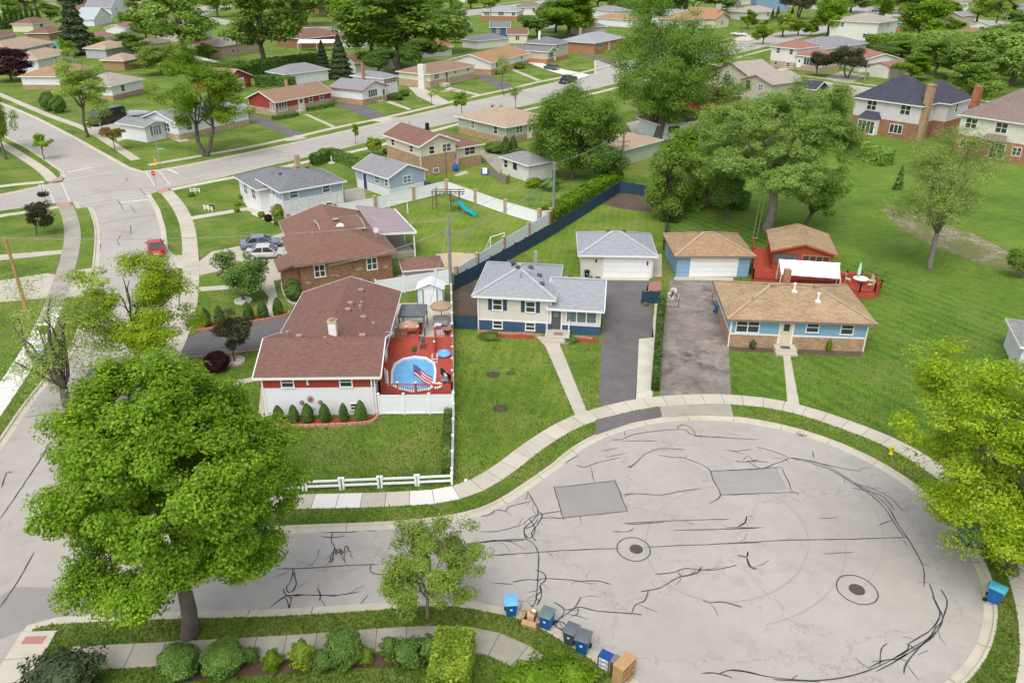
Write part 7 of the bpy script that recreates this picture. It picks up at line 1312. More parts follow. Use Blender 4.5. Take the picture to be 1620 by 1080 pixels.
# ================================================================ fences
def fence(label, pts, hgt, mat, pmat, pw=.13, bay=None, name='fence', ph=None, rails=None, solid=True, th=.05, gap=.06, cap=None, group=None):
    """posts at pixel points (bay: extra posts every so many metres)"""
    P = [G(*p) for p in pts]
    if bay:
        Q = [P[0]]
        for a, b in zip(P, P[1:]):
            k = max(1, round((b-a).length/bay)); Q += [a+(b-a)*(i/k) for i in range(1, k+1)]
        P = Q
    t = thing(name, label, 'fence', P[0], 0, group); o = P[0]; ph = ph or hgt+.08
    pm = MB().box(-pw/2, pw/2, -pw/2, pw/2, -.05, ph).box(-pw/2-.03, pw/2+.03, -pw/2-.03, pw/2+.03, ph, ph+.05).mesh('post', pmat)
    for i, p in enumerate(P):
        a = P[max(i-1, 0)]; b = P[min(i+1, len(P)-1)]; an = math.atan2((b-a).y, (b-a).x)
        link('post', pm, t, Matrix.Translation(p-o) @ RX('Z', an))
    for a, b in zip(P, P[1:]):
        d = b-a; L_ = d.length; an = math.atan2(d.y, d.x); M = Matrix.Translation(a-o) @ RX('Z', an)
        if solid:
            pn = MB(); n = max(2, round(L_/.16)); x0, x1 = pw/2, L_-pw/2
            for k in range(n): pn.box(x0+(x1-x0)*k/n+.004, x0+(x1-x0)*(k+1)/n-.004, -th/2+(.008 if k % 2 else 0), th/2-(.008 if k % 2 else 0), gap, hgt)
            pn.build('panel', mat, t, M=M)
        for z in (rails if rails is not None else (gap+.08, hgt-.06)):
            MB().box(pw/2, L_-pw/2, -th/2-.025, th/2+.025, z-.06, z+.06).build('rail', mat, t, M=M)
    return t
FH = HT((716, 655), 624)
fence('white vinyl fence panels in front of the pool deck', [(601, 655.5), (640, 655.5), (680, 655), (718, 654.5)], FH, VINYL, VINYL, .14)
fence('long white vinyl fence between the pool yard and the pale grey house', [(718, 653), (717, 600), (716, 540), (715, 490), (714, 450)], FH, VINYL, VINYL, .14, 2.4)
fence('white fence running edge on down to the front lawn corner', [(715.5, 763), (717, 710), (718, 659)], 1.05, VINYL, VINYL, .12, 2.4)
fence('white vinyl fence behind the red roofed house', [(596, 470), (640, 463), (690, 455), (713, 451)], 1.75, VINYL, VINYL, .14, 2.4)
PIL = brickm((.50, .36, .25), bw=.3, rh=.1)
fence('white vinyl fence with tan pillars behind the brick house', [(458, 362), (531, 345), (594, 333), (654, 318), (707, 305)], 1.75, VINYL, PIL, .42, None, ph=1.95)
fence('white vinyl fence with tan pillars at the back of the play lawn', [(708, 306), (753, 322), (800, 339), (853, 355), (871, 353)], 1.7, VINYL, PIL, .42, None, ph=1.95)
fence('white vinyl fence with tan pillars alongside the navy fence', [(868, 356), (836, 374), (797, 397), (755, 424), (722, 446)], 1.5, VINYL, PIL, .38, None, ph=1.7)
NAVYF = siding((.035, .07, .125), 5.0)
fence('long navy blue wooden fence of the pale grey house yard', [(720, 459), (757, 440), (815, 406), (861, 380.5), (918, 344.5), (979, 305)], 1.55, NAVY, NAVY, .14, 2.4)
fence('far end of the navy blue fence below the trees', [(979, 305), (1000, 307), (1022, 311)], 1.55, NAVY, NAVY, .14, 2.4)
fence('navy blue fence gate left of the pale grey house', [(719, 520), (738, 520.5), (756, 521)], 1.35, NAVY, NAVY, .12)
fence('small navy blue screen at the end of the dark driveway', [(1015, 480), (1029, 480), (1042, 480)], 1.25, NAVY, NAVY, .1)
fence('navy blue fence piece beside the blue garage lawn', [(1049, 395), (1053, 375), (1056, 352)], 1.5, NAVY, NAVY, .12, 2.4)
fence('dark fence beside the tan brick house yard', [(672, 300), (690, 303), (706, 302)], 1.2, DKGREY, DKGREY, .1, 2)
fence('white fence beyond the corner house', [(296, 95), (330, 104), (380, 117)], 1.9, VINYL, VINYL, .15, 2.5)
fence('grey wooden fence beside the patio of the small garage', [(766, 272), (800, 292), (806, 288)], 1.1, WOODGREY, WOODGREY, .1, 1.8)
fence('weathered board fence under the tall tree', [(1010, 186), (1050, 180)], 1.8, WOODGREY, WOODGREY, .12, 2.4)
fence('weathered fence between the far garages', [(858, 80), (905, 72), (940, 66)], 1.9, plain((.12, .12, .125), .8), DKGREY, .12, 3)
fence('brown wooden fence in the top left yards', [(184, 66), (215, 74), (222, 68)], 1.8, WOODGREY, WOODGREY, .12, 2.4)
RB = [(376, 432, 782, 779), (438, 480, 779, 776.5), (485, 538.5, 776, 773.8), (544, 599, 773.4, 771.3), (604.5, 658, 771, 769), (662.5, 715, 768.6, 766)]
for k, (x0, x1, y0, y1) in enumerate(RB):
    fence(f'white two rail fence section along the sidewalk, {ORD[len(RB)-1-k]} from the corner post', [(x0, y0), (x1, y1)], .75, VINYL, VINYL, .13, None, 'rail_fence', .85, (.32, .7), False, .04, group='white rail fence sections')
# garden edging blocks
def edging(label, pts, mat, w=.2, hgt=.22, step=.3):
    P = smooth_line(gl(pts), 6); mb = MB(); acc = 0; last = Vector(P[0])
    for a, b in zip(P, P[1:]):
        a, b = Vector(a), Vector(b); d = (b-a).normalized(); n = max(1, int((b-a).length/step))
        for k in range(n):
            p = a+(b-a)*((k+.5)/n); l = (b-a).length/n*.46; M = Matrix.Translation((p.x, p.y, 0)) @ RX('Z', math.atan2(d.y, d.x))
            for r_ in (0, 1): mb.box(-l, l, -w/2+r_*.02, w/2-r_*.02, r_*hgt/2, (r_+1)*hgt/2-.012, M=M)
    o = mb.build('edging', mat); tag(o, label, 'edging'); return o
PINKB = plain((.48, .24, .18), .9, .18, 6)
edging('pink block edging around the cone shrub bed', [(432, 676), (480, 675), (540, 673), (585, 669), (596, 662), (598, 656)], PINKB)
edging('red block edging above the asphalt driveway', [(306, 523), (330, 522), (400, 510), (452, 500), (458, 493)], PINKB)
edging('pink edging along the far side of the asphalt driveway', [(300, 566), (360, 560), (415, 553)], PINKB, .15, .12)
edging('pale stone edging beside the round clipped shrubs', [(446, 445), (446, 455), (450, 466), (458, 478), (470, 482)], plain((.5, .47, .42), .9, .15, 6), .18, .15)
def stone_ring(label, b, r, mat, core):
    c = G(*b); t = thing('stone_ring', label, 'planter', c); n = int(2*math.pi*r/.25); mb = MB()
    for k in range(n): mb.box(-.11, .11, -.08, .08, 0, .18, M=RX('Z', k*2*math.pi/n) @ Matrix.Translation((0, r, 0)))
    mb.build('stone_edge', mat, t)['kind'] = 'stuff'; MB().lathe([(r, .0), (r*.95, .07), (.05, .1)], 20).build('mulch', core, t)
stone_ring('white stone ring around the dark green garden tree', (385, 477), .75, plain((.66, .65, .62), .8), GRAVEL); stone_ring('pale stone ring around the small olive tree', (371, 573), .8, plain((.50, .40, .34), .8), GRAVEL)
for b, lab in (((780, 593), 'upper'), ((791, 646), 'lower')):
    t = thing('tree_guard', f'green wire ring around a mulch circle in the bright lawn, {lab} one', 'tree guard', G(*b)); MB().lathe([(.52, .01), (.4, .05), (.02, .06)], 18).build('mulch', MULCH, t)
    w = MB()
    for z in (.12, .38): w.tube([(.55*math.cos(a*.314), .55*math.sin(a*.314), z) for a in range(21)], .012, 4)
    for a in range(12): w.bar((.55*math.cos(a*.5236), .55*math.sin(a*.5236), 0), (.55*math.cos(a*.5236), .55*math.sin(a*.5236), .4), .02)
    w.build('wire', plain((.05, .2, .1), .6), t)

# ================================================================ pool yard
ZP = 1.2
def zp(p, z): return G(380+p[0]/4.153, 430+p[1]/4.153, z)
deck = [zp(p, ZP) for p in ((985, 432), (1393, 424), (1393, 806), (918, 800))]
pool = [zp(p, ZP+.08) for p in ((988, 740), (990, 655), (1010, 600), (1065, 566), (1145, 550), (1222, 558), (1278, 592), (1290, 645), (1284, 720), (1250, 772), (1135, 788), (1038, 770))]
pc = sum(pool, Vector())/12
t = thing('pool_deck', 'red painted raised deck around the pool', 'deck', Vector((deck[3].x, deck[3].y, 0))); o = Vector((deck[3].x, deck[3].y, 0))
dv, _, df, _, _, dfc = delaunay_2d_cdt([Vector((p.x, p.y)) for p in deck[::-1]]+[Vector((p.x, p.y)) for p in pool[::-1]], [], [[0, 1, 2, 3], list(range(4, 16))], 1, 1e-5)
mb = MB()
for f, fc in zip(df, dfc):
    if 1 not in fc: mb.face([(dv[i].x-o.x, dv[i].y-o.y, ZP) for i in f])
mb.build('deck_floor', REDWOOD, t)
sk = MB()
for a, b in zip(deck, deck[1:]+deck[:1]): sk.bar(Vector((a.x, a.y, ZP/2-.03))-o, Vector((b.x, b.y, ZP/2-.03))-o, .05, ZP-.08)
sk.build('deck_skirt', REDPAINT, t)
def railing(parent, a, b, z, o, mat=REDPAINT, hh=.85, posts=2, cap=WHITE, step=.16):
    a, b = Vector((a.x, a.y, z))-o, Vector((b.x, b.y, z))-o; up = Vector((0, 0, 1)); r = MB()
    r.bar(a+up*hh, b+up*hh, .1, .05); r.bar(a+up*.1, b+up*.1, .06, .06); n = int((b-a).length/step)
    for k in range(1, n): p = a+(b-a)*(k/n); r.bar(p+up*.1, p+up*hh, .04)
    ra = r.build('railing', mat, parent)
    for k in range(posts+1):
        p = a+(b-a)*(k/posts); MB().bar(p, p+up*(hh+.12), .11).build('post', mat, parent); MB().bar(p+up*(hh+.12), p+up*(hh+.2), .15).build('post_cap', cap, parent)
lerp = lambda a, b, k: a+(b-a)*k
railing(t, deck[3], deck[2], ZP, o, posts=4); railing(t, deck[3], lerp(deck[3], deck[0], .95), ZP, o, posts=4); railing(t, deck[2], deck[1], ZP, o, posts=5)
railing(t, lerp(deck[0], deck[1], .1), lerp(deck[0], deck[1], .45), ZP, o, posts=2); railing(t, lerp(deck[0], deck[1], .72), deck[1], ZP, o, posts=1)
railing(t, lerp(deck[0], deck[1], .73), lerp(lerp(deck[0], deck[1], .73), lerp(deck[3], deck[2], .73), .3), ZP, o, posts=1)
# oval pool
t = thing('swimming_pool', 'round above ground pool with white rim and blue water', 'pool', Vector((pc.x, pc.y, 0))); o = Vector((pc.x, pc.y, 0))
W_, N, L, b = newmat('pool_water'); n = noise(N, L, 1.2, 4); r = ramp(N, [(.35, (.10, .36, .66)), (.65, (.16, .46, .74))]); L.new(n.outputs[0], r.inputs[0]); L.new(r.outputs[0], b.inputs['Base Color']); b.inputs['Roughness'].default_value = .06; b.inputs['Specular IOR Level'].default_value = .5
n5 = noise(N, L, 3, 3); bump(N, L, b, n5.outputs[0], .15, .03)
c0 = [p-o for p in pool]; ins = [Vector((p.x*.9, p.y*.92, p.z)) for p in c0]; rim = MB(); wl_ = MB(); wt = MB(); ln_ = MB()
for k in range(12):
    a, b_, c, d_ = c0[k], c0[(k+1) % 12], ins[(k+1) % 12], ins[k]; up = Vector((0, 0, .05))
    rim.face([a, b_, c, d_][::-1]); rim.face([a-up, b_-up, b_, a][::-1]); rim.face([d_, c, c-up*3, d_-up*3][::-1])
    wl_.face([Vector((a.x*.95, a.y*.95, 0)), Vector((b_.x*.95, b_.y*.95, 0)), b_*.95+Vector((0, 0, .05)), a*.95+Vector((0, 0, .05))])
    ln_.face([d_-up*3, c-up*3, c-up*6, d_-up*6][::-1])
wt.face([Vector((p.x, p.y, ZP-.06)) for p in ins][::-1])
rim.build('rim', WHITE, t); wl_.build('pool_wall', VINYL, t); wt.build('water', W_, t); ln_.build('liner', plain((.15, .35, .6), .4), t)
lad = MB(); q = zp((1280, 590), ZP)-o
for s in (-.2, .2): lad.tube([q+Vector((s, -.3, 0)), q+Vector((s, -.3, .6)), q+Vector((s, 0, .75)), q+Vector((s, .3, .6)), q+Vector((s, .3, 0))], .025, 6)
for z in (.15, .4): lad.bar(q+Vector((-.2, -.3, z)), q+Vector((.2, -.3, z)), .06, .03)
lad.build('ladder', WHITE, t)
def on_deck(name, label, cat, p, build):
    t = thing(name, label, cat, zp(p, ZP)); build(t); return t
def b_cover(t): MB().lathe([(.1, .02), (.58, .04), (.64, .12), (.54, .26), (.25, .33), (.02, .34)], 22).build('shell', plain((.16, .42, .78), .35), t, True); MB().lathe([(.2, .33), (.22, .36), (.02, .37)], 14).build('hub', plain((.25, .5, .85), .4), t)
on_deck('float_ring', 'round blue inflatable on the right of the pool deck', 'inflatable', (1340, 545), b_cover)
def b_ring(t):
    m = MB(); n, k = 20, 8
    m.tube([(.38*math.cos(i*2*math.pi/n), .38*math.sin(i*2*math.pi/n), .12) for i in range(n+1)], .11, k, False); m.build('tube', WHITE, t, True); MB().box(-.1, .1, .3, .46, .14, .25).build('red_band', plain((.6, .05, .04), .5), t)
on_deck('life_ring', 'white life ring at the front of the pool deck', 'life ring', (1290, 755), b_ring)
def b_pot(t): MB().lathe([(.14, 0), (.2, .3), (.02, .3)], 12).build('pot', plain((.05, .2, .07), .6), t); link('foliage', LOOSE[0], t, Matrix.Translation((0, 0, .2)) @ Matrix.Scale(.18, 4))
on_deck('plant_pot', 'small green potted plant on the red deck', 'plant', (1145, 525), b_pot)
def b_chair(t, m=REDPAINT):
    c = MB(); c.box(-.25, .25, -.25, .25, .38, .43).build('seat', m, t); MB().box(-.25, .25, .22, .27, .43, .95).build('backrest', m, t)
    for x in (-.22, .22):
        for y in (-.22, .22): MB().bar((x, y, 0), (x, y, .4), .04).build('leg', m, t)
on_deck('deck_chair', 'dark deck chair behind the pool', 'chair', (1195, 500), lambda t: b_chair(t, plain((.15, .08, .08), .6)))
on_deck('deck_chair', 'grey deck chair at the right front of the pool deck', 'chair', (1345, 735), lambda t: b_chair(t, GREY))
def flag(label, p, ph, size, kind, z=ZP, dirv=(1, -.15)):
    t = thing('flag', label, 'flag', zp(p, z)); MB().tube([(0, 0, 0), (0, 0, ph)], .025, 6).build('flagpole', GREY if kind != 'white' else WHITE, t)
    w, hgt = size; nx, ny = 12, (7 if kind == 'us' else 13); dv_ = Vector((*dirv, 0)).normalized(); pd = Vector((-dv_.y, dv_.x, 0))
    def P(i, j): u, v = i/nx, j/ny; return dv_*(u*w*.86)+pd*(.07*math.sin(u*7+v*1.2))+Vector((0, 0, ph-.05-v*hgt-u*w*.62))
    sets = {}
    for i in range(nx):
        for j in range(ny):
            if kind == 'us': key = 'canton' if i < 5 and j < 4 else ('red_stripe' if j % 2 == 0 else 'white_stripe')
            elif kind == 'black': key = 'emblem' if 4 <= i <= 7 and 4 <= j <= 8 and abs(i-5.5)+abs(j-6) < 3 else 'motto' if 3 <= i <= 8 and j == 11 else 'cloth'
            else: key = 'cloth'
            sets.setdefault(key, MB()).face([P(i, j+1), P(i+1, j+1), P(i+1, j), P(i, j)])
    cm = {'canton': plain((.03, .05, .22), .7), 'red_stripe': plain((.5, .03, .05), .7), 'white_stripe': WHITE, 'emblem': WHITE, 'motto': WHITE, 'cloth': BLACK if kind == 'black' else WHITE}
    for k_, m_ in sets.items(): m_.build(k_, cm[k_], t)
    if kind == 'us':
        s_ = MB()
        for i in range(5):
            for j in range(3):
                p_ = P(.5+i, .8+j*1.2)-pd*.012; s_.bar(p_+dv_*-.025, p_+dv_*.025, .03, .03)
        s_.build('star', WHITE, t)
flag('striped red white and blue flag over the pool rim', (1147, 775), 2.3, (1.65, .95), 'us', .9); flag('black flag with white emblem at the right of the pool', (1318, 735), 1.5, (.95, .6), 'black'); flag('white banner hanging at the left corner of the deck', (958, 762), 1.75, (.28, 1.4), 'white')
# shed, gazebos, parasols
t = thing('garden_shed', 'white metal shed with teal trim behind the pool yard', 'shed', G(661, 484)); TEAL = plain((.05, .22, .24), .5)
MB().box(0, 2.5, 0, 1.9, 0, 1.75).build('wall', ribbed((.68, .69, .68), .25), t); r_ = MB()
for s in (0, 1):
    q = [Vector((-.12, -.15, 1.75)), Vector((1.25, -.15, 2.35)), Vector((1.25, 2.05, 2.35)), Vector((-.12, 2.05, 1.75))] if s == 0 else [Vector((1.25, -.15, 2.35)), Vector((2.62, -.15, 1.75)), Vector((2.62, 2.05, 1.75)), Vector((1.25, 2.05, 2.35))]
    r_.face(q); r_.face([p-Vector((0, 0, .04)) for p in q][::-1])
r_.face([(0, -.002, 1.74), (2.5, -.002, 1.74), (1.25, -.002, 2.3)]); r_.build('roof', ribbed((.72, .73, .73), .4), t)
for x in (.0, .58, 1.92, 2.5): MB().box(x-.05, x+.05, -.03, -.005, 0, 1.75).build('trim', TEAL, t)
for x in (.64, 1.27): MB().box(x, x+.6, -.025, -.005, .05, 1.68).build('door', WHITE, t)
def gazebo(label, b, w, d_, hh, rise, mat, roofkind=4, post=DKGREY, name='gazebo', rz=0):
    t = thing(name, label, 'gazebo', G(*b), rz); m = MB(); n = roofkind
    ring_ = [Vector((x*w/2, y*d_/2, hh)) for x, y in ((-1, -1), (1, -1), (1, 1), (-1, 1))] if n == 4 else [Vector((w/2*math.cos(k*2*math.pi/n), d_/2*math.sin(k*2*math.pi/n), hh)) for k in range(n)]
    ap = Vector((0, 0, hh+rise)); 
    for k in range(n):
        m.face([ring_[k], ring_[(k+1) % n], ap]); m.face([ring_[(k+1) % n]-Vector((0, 0, .03)), ring_[k]-Vector((0, 0, .03)), ap-Vector((0, 0, .06))]); m.face([ring_[(k+1) % n], ring_[k], ring_[k]-Vector((0, 0, .18)), ring_[(k+1) % n]-Vector((0, 0, .18))])
    m.build('canopy', mat, t)
    for k in range(n if n == 4 else 0): p = ring_[k]*.92; MB().bar((p.x, p.y, 0), (p.x, p.y, hh), .1).build('post', post, t)
    if n != 4: MB().tube([(0, 0, 0), (0, 0, hh+rise+.08)], .03, 8).build('pole', post, t); MB().lathe([(.3, 0), (.3, .06), (.05, .1)], 14).build('base', DKGREY, t)
    return t
gazebo('dark grey metal roofed gazebo beside the red roofed house', (655, 522), 2.4, 2.6, 2.0, .6, ribbed((.13, .14, .155), .3))
gazebo('tan gazebo canopy against the long white fence', (699, 510), 2.0, 2.2, 1.75, .45, plain((.36, .25, .15), .8), 8)
gazebo('closed looking tan parasol behind the pool railing', (648, 545), 1.9, 1.9, 1.9, .5, plain((.40, .28, .18), .8), 8, name='parasol')
for b, lab, m in (((656, 527), 'dark red patio sofa under the grey gazebo', plain((.25, .03, .03), .8)), ((697, 515), 'grey garden bench under the tan gazebo', GREY)):
    t = thing('garden_sofa' if 'sofa' in lab else 'garden_bench', lab, 'furniture', G(*b)); MB().box(-.7, .7, -.35, .35, .2, .45).build('seat', m, t); MB().box(-.7, .7, .28, .42, .45, .85).build('backrest', m, t)
    for x in (-.6, .6): MB().box(x-.05, x+.05, -.3, .3, 0, .2).build('leg', DKGREY, t)
t = thing('cooler_box', 'bright blue cooler box on the patio', 'cooler', G(693, 520)); MB().box(-.3, .3, -.2, .2, 0, .4).build('body', plain((.02, .08, .45), .5), t); MB().box(-.32, .32, -.22, .22, .4, .47).build('lid', WHITE, t)
t = thing('round_grill', 'round dark grill by the white fence', 'grill', G(708, 531)); MB().lathe([(.3, .3), (.38, .55), (.38, .7), (.02, .74)], 16).build('bowl', BLACK, t); MB().lathe([(.36, .72), (.4, .74), (.02, .76)], 16).build('lid', plain((.34, .28, .22), .6), t); MB().bar((0, 0, 0), (0, 0, .35), .3).build('stand', BLACK, t)

# ================================================================ blue house yard
h, r = house('sun_room', 'red brown sun room with tan gable roof behind the blue house', (1219, 433), (1312, 440), [dict(D=6.4, h=2.5, roof='gv', p=.26, oh=.35, ohu=.35, wall=plain((.34, .075, .035), .6), roofmat=R_BLUE, fascia=plain((.36, .09, .05), .6), ops=[('p', 'f', .22, 1.6, 2.2, .9, 4, plain((.2, .06, .04))), ('p', 'f', .72, 1.6, 2.6, .9, 4, plain((.5, .2, .12)))])], 'sun room')
t = thing('sun_deck', 'red wooden deck between the blue garage and the sun room', 'deck', G(1190, 447)); o = G(1190, 447); pts = [G(*p) for p in ((1190, 447), (1350, 453), (1350, 437), (1222, 432), (1216, 398), (1190, 396))]
mb = MB(); mb.face([(p.x-o.x, p.y-o.y, .45) for p in (pts[0], pts[1], pts[2], pts[3])]); mb.face([(p.x-o.x, p.y-o.y, .45) for p in (pts[0], pts[3], pts[4], pts[5])]); mb.build('deck_floor', REDWOOD, t)
railing(t, pts[0], pts[5], .45, o, posts=3, cap=REDPAINT, step=.13); railing(t, pts[0], lerp(pts[0], pts[1], .2), .45, o, posts=1, cap=REDPAINT); railing(t, lerp(pts[0], pts[1], .72), pts[1], .45, o, posts=2, cap=REDPAINT)
for a, b in zip(pts, pts[1:]+pts[:1]):
    MB().bar(Vector((a.x, a.y, .2))-o, Vector((b.x, b.y, .2))-o, .05, .4).build('skirt', REDPAINT, t)
t = thing('fabric_canopy', 'white fabric canopy stretched behind the blue house', 'canopy', G(1236, 452)); o = G(1236, 452); cx = MB(); A_ = [G(1236, 434, 2.2), G(1330, 441, 2.2), G(1329, 415.5, 2.6), G(1233, 409.5, 2.6)]
n = 8
for k in range(n):
    z = lambda s, v: Vector((0, 0, -.12*math.sin(s*math.pi*4)**2*.3-.15*math.sin(v*math.pi)))
    for j in range(4):
        q = []
        for (s, v) in ((k/n, j/4), ((k+1)/n, j/4), ((k+1)/n, (j+1)/4), (k/n, (j+1)/4)): p = lerp(lerp(A_[0], A_[1], s), lerp(A_[3], A_[2], s), v); q.append(p+z(s, v)-o)
        cx.face(q)
cx.build('cloth', WHITE, t, True)
for p in A_: MB().bar(Vector((p.x, p.y, 0))-o, p-o, .07).build('post', WHITE, t)
# octagonal deck with table
oc = G(1358, 462); t = thing('octagon_deck', 'red octagonal raised deck at the end of the blue house', 'deck', oc); R8 = 1.9
ring_ = [Vector((R8*math.cos(k*math.pi/4+.39), R8*math.sin(k*math.pi/4+.39), .75)) for k in range(8)]
m = MB(); m.face(ring_); m.build('deck_floor', REDWOOD, t)
for k in range(8):
    a, b = ring_[k], ring_[(k+1) % 8]; MB().bar(Vector((a.x, a.y, .36)), Vector((b.x, b.y, .36)), .06, .72).build('skirt', REDPAINT, t)
    if k != 3: railing(t, a, b, .75, Vector(), posts=1, cap=REDPAINT, hh=.7)
t = thing('parasol', 'folded mint green parasol on the octagonal deck', 'parasol', oc+Vector((-.2, .3, .75))); MB().tube([(0, 0, 0), (0, 0, 2.3)], .03, 8).build('pole', GREY, t); MB().lathe([(.05, .95), (.2, 1.1), (.17, 1.6), (.08, 2.2), (.01, 2.35)], 10).build('canopy', plain((.45, .66, .55), .8), t)
t = thing('patio_table', 'white oval table on the octagonal deck', 'table', oc+Vector((0, .1, .75))); MB().lathe([(.1, .68), (.72, .68), (.74, .72), (.02, .73)], 20).build('table_top', WHITE, t); MB().tube([(0, 0, 0), (0, 0, .68)], .06, 8).build('leg', GREY, t)
for k, a in enumerate((.2, -.9, 2.6)):
    t = thing('patio_chair', ['beige patio chair right of the white oval table', 'beige patio chair in front right of the white oval table', 'beige patio chair left of the white oval table'][k], 'chair', oc+Vector((1.15*math.cos(a), 1.15*math.sin(a)+.1, .75)), a-math.pi/2); b_chair(t, plain((.55, .46, .34), .7))
# stone cairn, swing, play equipment
t = thing('stone_cairn', 'heap of pale stones at the top of the gravelly driveway', 'stones', G(1064, 470)); rs_ = random.Random(3); PS = plain((.55, .51, .45), .9, .15, 4)
for k in range(34):
    z = .08+.9*rs_.random()**1.6; rr = .75*(1-z/1.15); a = rs_.uniform(0, 6.28); s = rs_.uniform(.12, .24)
    M = Matrix.Translation((rr*math.cos(a)*rs_.uniform(.3, 1), rr*math.sin(a)*rs_.uniform(.3, 1), z)) @ Matrix.Rotation(rs_.uniform(0, 3), 4, 'X') @ Matrix.Rotation(rs_.uniform(0, 3), 4, 'Y')
    MB().lathe([(s*.5, -s*.5), (s, -s*.1), (s*.9, s*.25), (s*.4, s*.5)], 7, M).build('stone', PS, t)
t = thing('rope_swing', 'rope swing hanging from the large spreading tree', 'swing', G(1193, 384))
for x in (-.25, .25): MB().tube([(x, 0, .6), (x*.9+.3, 0, 6.5)], .025, 5).build('rope', plain((.45, .42, .2), .8), t)
MB().box(-.35, .35, -.12, .12, .56, .61).build('seat', plain((.3, .32, .1), .7), t)
t = thing('play_tower', 'wooden climbing frame with turquoise slide on the fenced lawn', 'play set', G(720, 332)); DW = plain((.14, .10, .085), .8, .2, 4)
for x, y in ((-.6, -.6), (.6, -.6), (.6, .6), (-.6, .6)): MB().bar((x, y, 0), (x, y, 2.6), .1).build('post', DW, t)
for x, y in ((-2.6, .9), (-2.6, 2.3), (-3.0, .4)): MB().bar((x, y, 0), (x, y, 2.5), .09).build('post', DW, t)
MB().box(-.65, .65, -.65, .65, 1.2, 1.28).build('platform', DW, t)
for z in (2.3, 2.6):
    for a, b in (((-3.0, -.6, z), (1.3, -.6, z)), ((-3.0, .6, z), (1.3, .6, z))): MB().bar(a, b, .09).build('beam', DW, t)
for k in range(9): x = -2.9+k*.5; MB().bar((x, -.65, 2.34), (x, .65, 2.34), .06).build('monkey_bar', DW, t)
TQ = plain((.01, .36, .38), .35); s_ = MB(); n = 10; pr = [Vector((.3+.25*k, -.7-.22*k, 1.25*(1-k/n)**1.1+.12+.06*math.sin(k))) for k in range(n+1)]
dx = Vector((.6, .7, 0)).normalized()*.3
for k in range(n):
    a, b = pr[k], pr[k+1]; s_.face([a-dx, a+dx, b+dx, b-dx]); s_.face([b-dx-Vector((0, 0, .05)), b+dx-Vector((0, 0, .05)), a+dx-Vector((0, 0, .05)), a-dx-Vector((0, 0, .05))])
    for sg in (-1, 1): s_.bar(a+dx*sg+Vector((0, 0, .08)), b+dx*sg+Vector((0, 0, .08)), .05, .2)
s_.build('slide', TQ, t)
for k in range(5): MB().bar((-.62, -.9+.0*k, .25+.22*k), (-.62, -.3, .25+.22*k), .12, .05).build('climbing_hold', plain((.4, .38, .35), .8), t)
t = thing('soccer_goal', 'white tube soccer goal by the tan pillars', 'goal', G(776, 398)); gm = MB()
for x in (0, 2.2): gm.tube([(x, 0, 0), (x, 0, 1.75)], .05, 6); gm.tube([(x, 0, 1.75), (x, .9, 0)], .04, 6)
gm.tube([(0, 0, 1.75), (2.2, 0, 1.75)], .05, 6); gm.tube([(0, .9, 0), (2.2, .9, 0)], .04, 6); gm.build('frame', WHITE, t); t.rotation_euler.z = .75
t = thing('swing_frame', 'thin white A frame swing against the white fence', 'swing', G(616, 340)); gm = MB()
for x in (0, 2.4): gm.tube([(x, -.5, 0), (x, 0, 1.7), (x, .5, 0)], .035, 6)
gm.tube([(0, 0, 1.7), (2.4, 0, 1.7)], .035, 6); gm.build('frame', WHITE, t); t.rotation_euler.z = .25
t = thing('wire_enclosure', 'green wire chicken run behind the white fence', 'enclosure', G(836, 327)); w = MB()
for x in (0, 1.6, 3.2, 4.8):
    for y in (0, 3): w.bar((x, y, 0), (x, y, 1.5), .05)
for z in (.1, .8, 1.5):
    for y in (0, 3): w.bar((0, y, z), (4.8, y, z), .03)
    for x in (0, 4.8): w.bar((x, 0, z), (x, 3, z), .03)
for k in range(16): w.bar((.3*k, 0, .1), (.3*k, 0, 1.5), .012); w.bar((.3*k, 3, .1), (.3*k, 3, 1.5), .012)
w.build('wire_frame', plain((.10, .2, .16), .6), t)
t = thing('clutter_pile', 'blue tarpaulin heap and white panel by the back patio', 'tarpaulin', G(770, 275)); m = MB(); rs2 = np.random.RandomState(4); gx = 9
hh_ = rs2.uniform(.1, 1.0, (gx, gx)); hh_[0] = hh_[-1] = 0; hh_[:, 0] = hh_[:, -1] = 0
for i in range(gx-1):
    for j in range(gx-1): m.face([(i*.22-.9, j*.18-.7, hh_[i, j]), (i*.22-.68, j*.18-.7, hh_[i+1, j]), (i*.22-.68, j*.18-.52, hh_[i+1, j+1]), (i*.22-.9, j*.18-.52, hh_[i, j+1])])
m.build('tarpaulin', plain((.02, .09, .40), .5), t); MB().box(-.6, .1, -1.1, -1.04, 0, .9, M=RX('X', -.25)).build('panel', WHITE, t)
t = thing('blue_barrel', 'blue plastic barrel at the back door of the tan brick house', 'barrel', G(721, 271)); MB().lathe([(.36, 0), (.42, .5), (.42, .85), (.36, .95), (.02, .95)], 14).build('body', plain((.01, .14, .55), .4), t, True); MB().lathe([(.38, .95), (.38, 1.0), (.02, 1.02)], 14).build('lid', plain((.01, .10, .4), .4), t)
t = thing('metal_gate', 'rusty open wire gate beside the stone heap', 'gate', G(1052, 487)); g_ = MB()
for a, b in (((0, 0, 0), (0, 0, 1.3)), ((1.3, 0, 0), (1.3, 0, 1.3)), ((0, 0, 1.3), (1.3, 0, 1.3)), ((0, 0, .15), (1.3, 0, .15)), ((0, 0, .7), (1.3, 0, .7))): g_.bar(a, b, .05)
g_.build('frame', plain((.13, .08, .06), .8), t); w = MB()
for k in range(1, 9): w.bar((k*.145, 0, .15), (k*.145, 0, 1.3), .012)
w.build('wire', GREY, t)
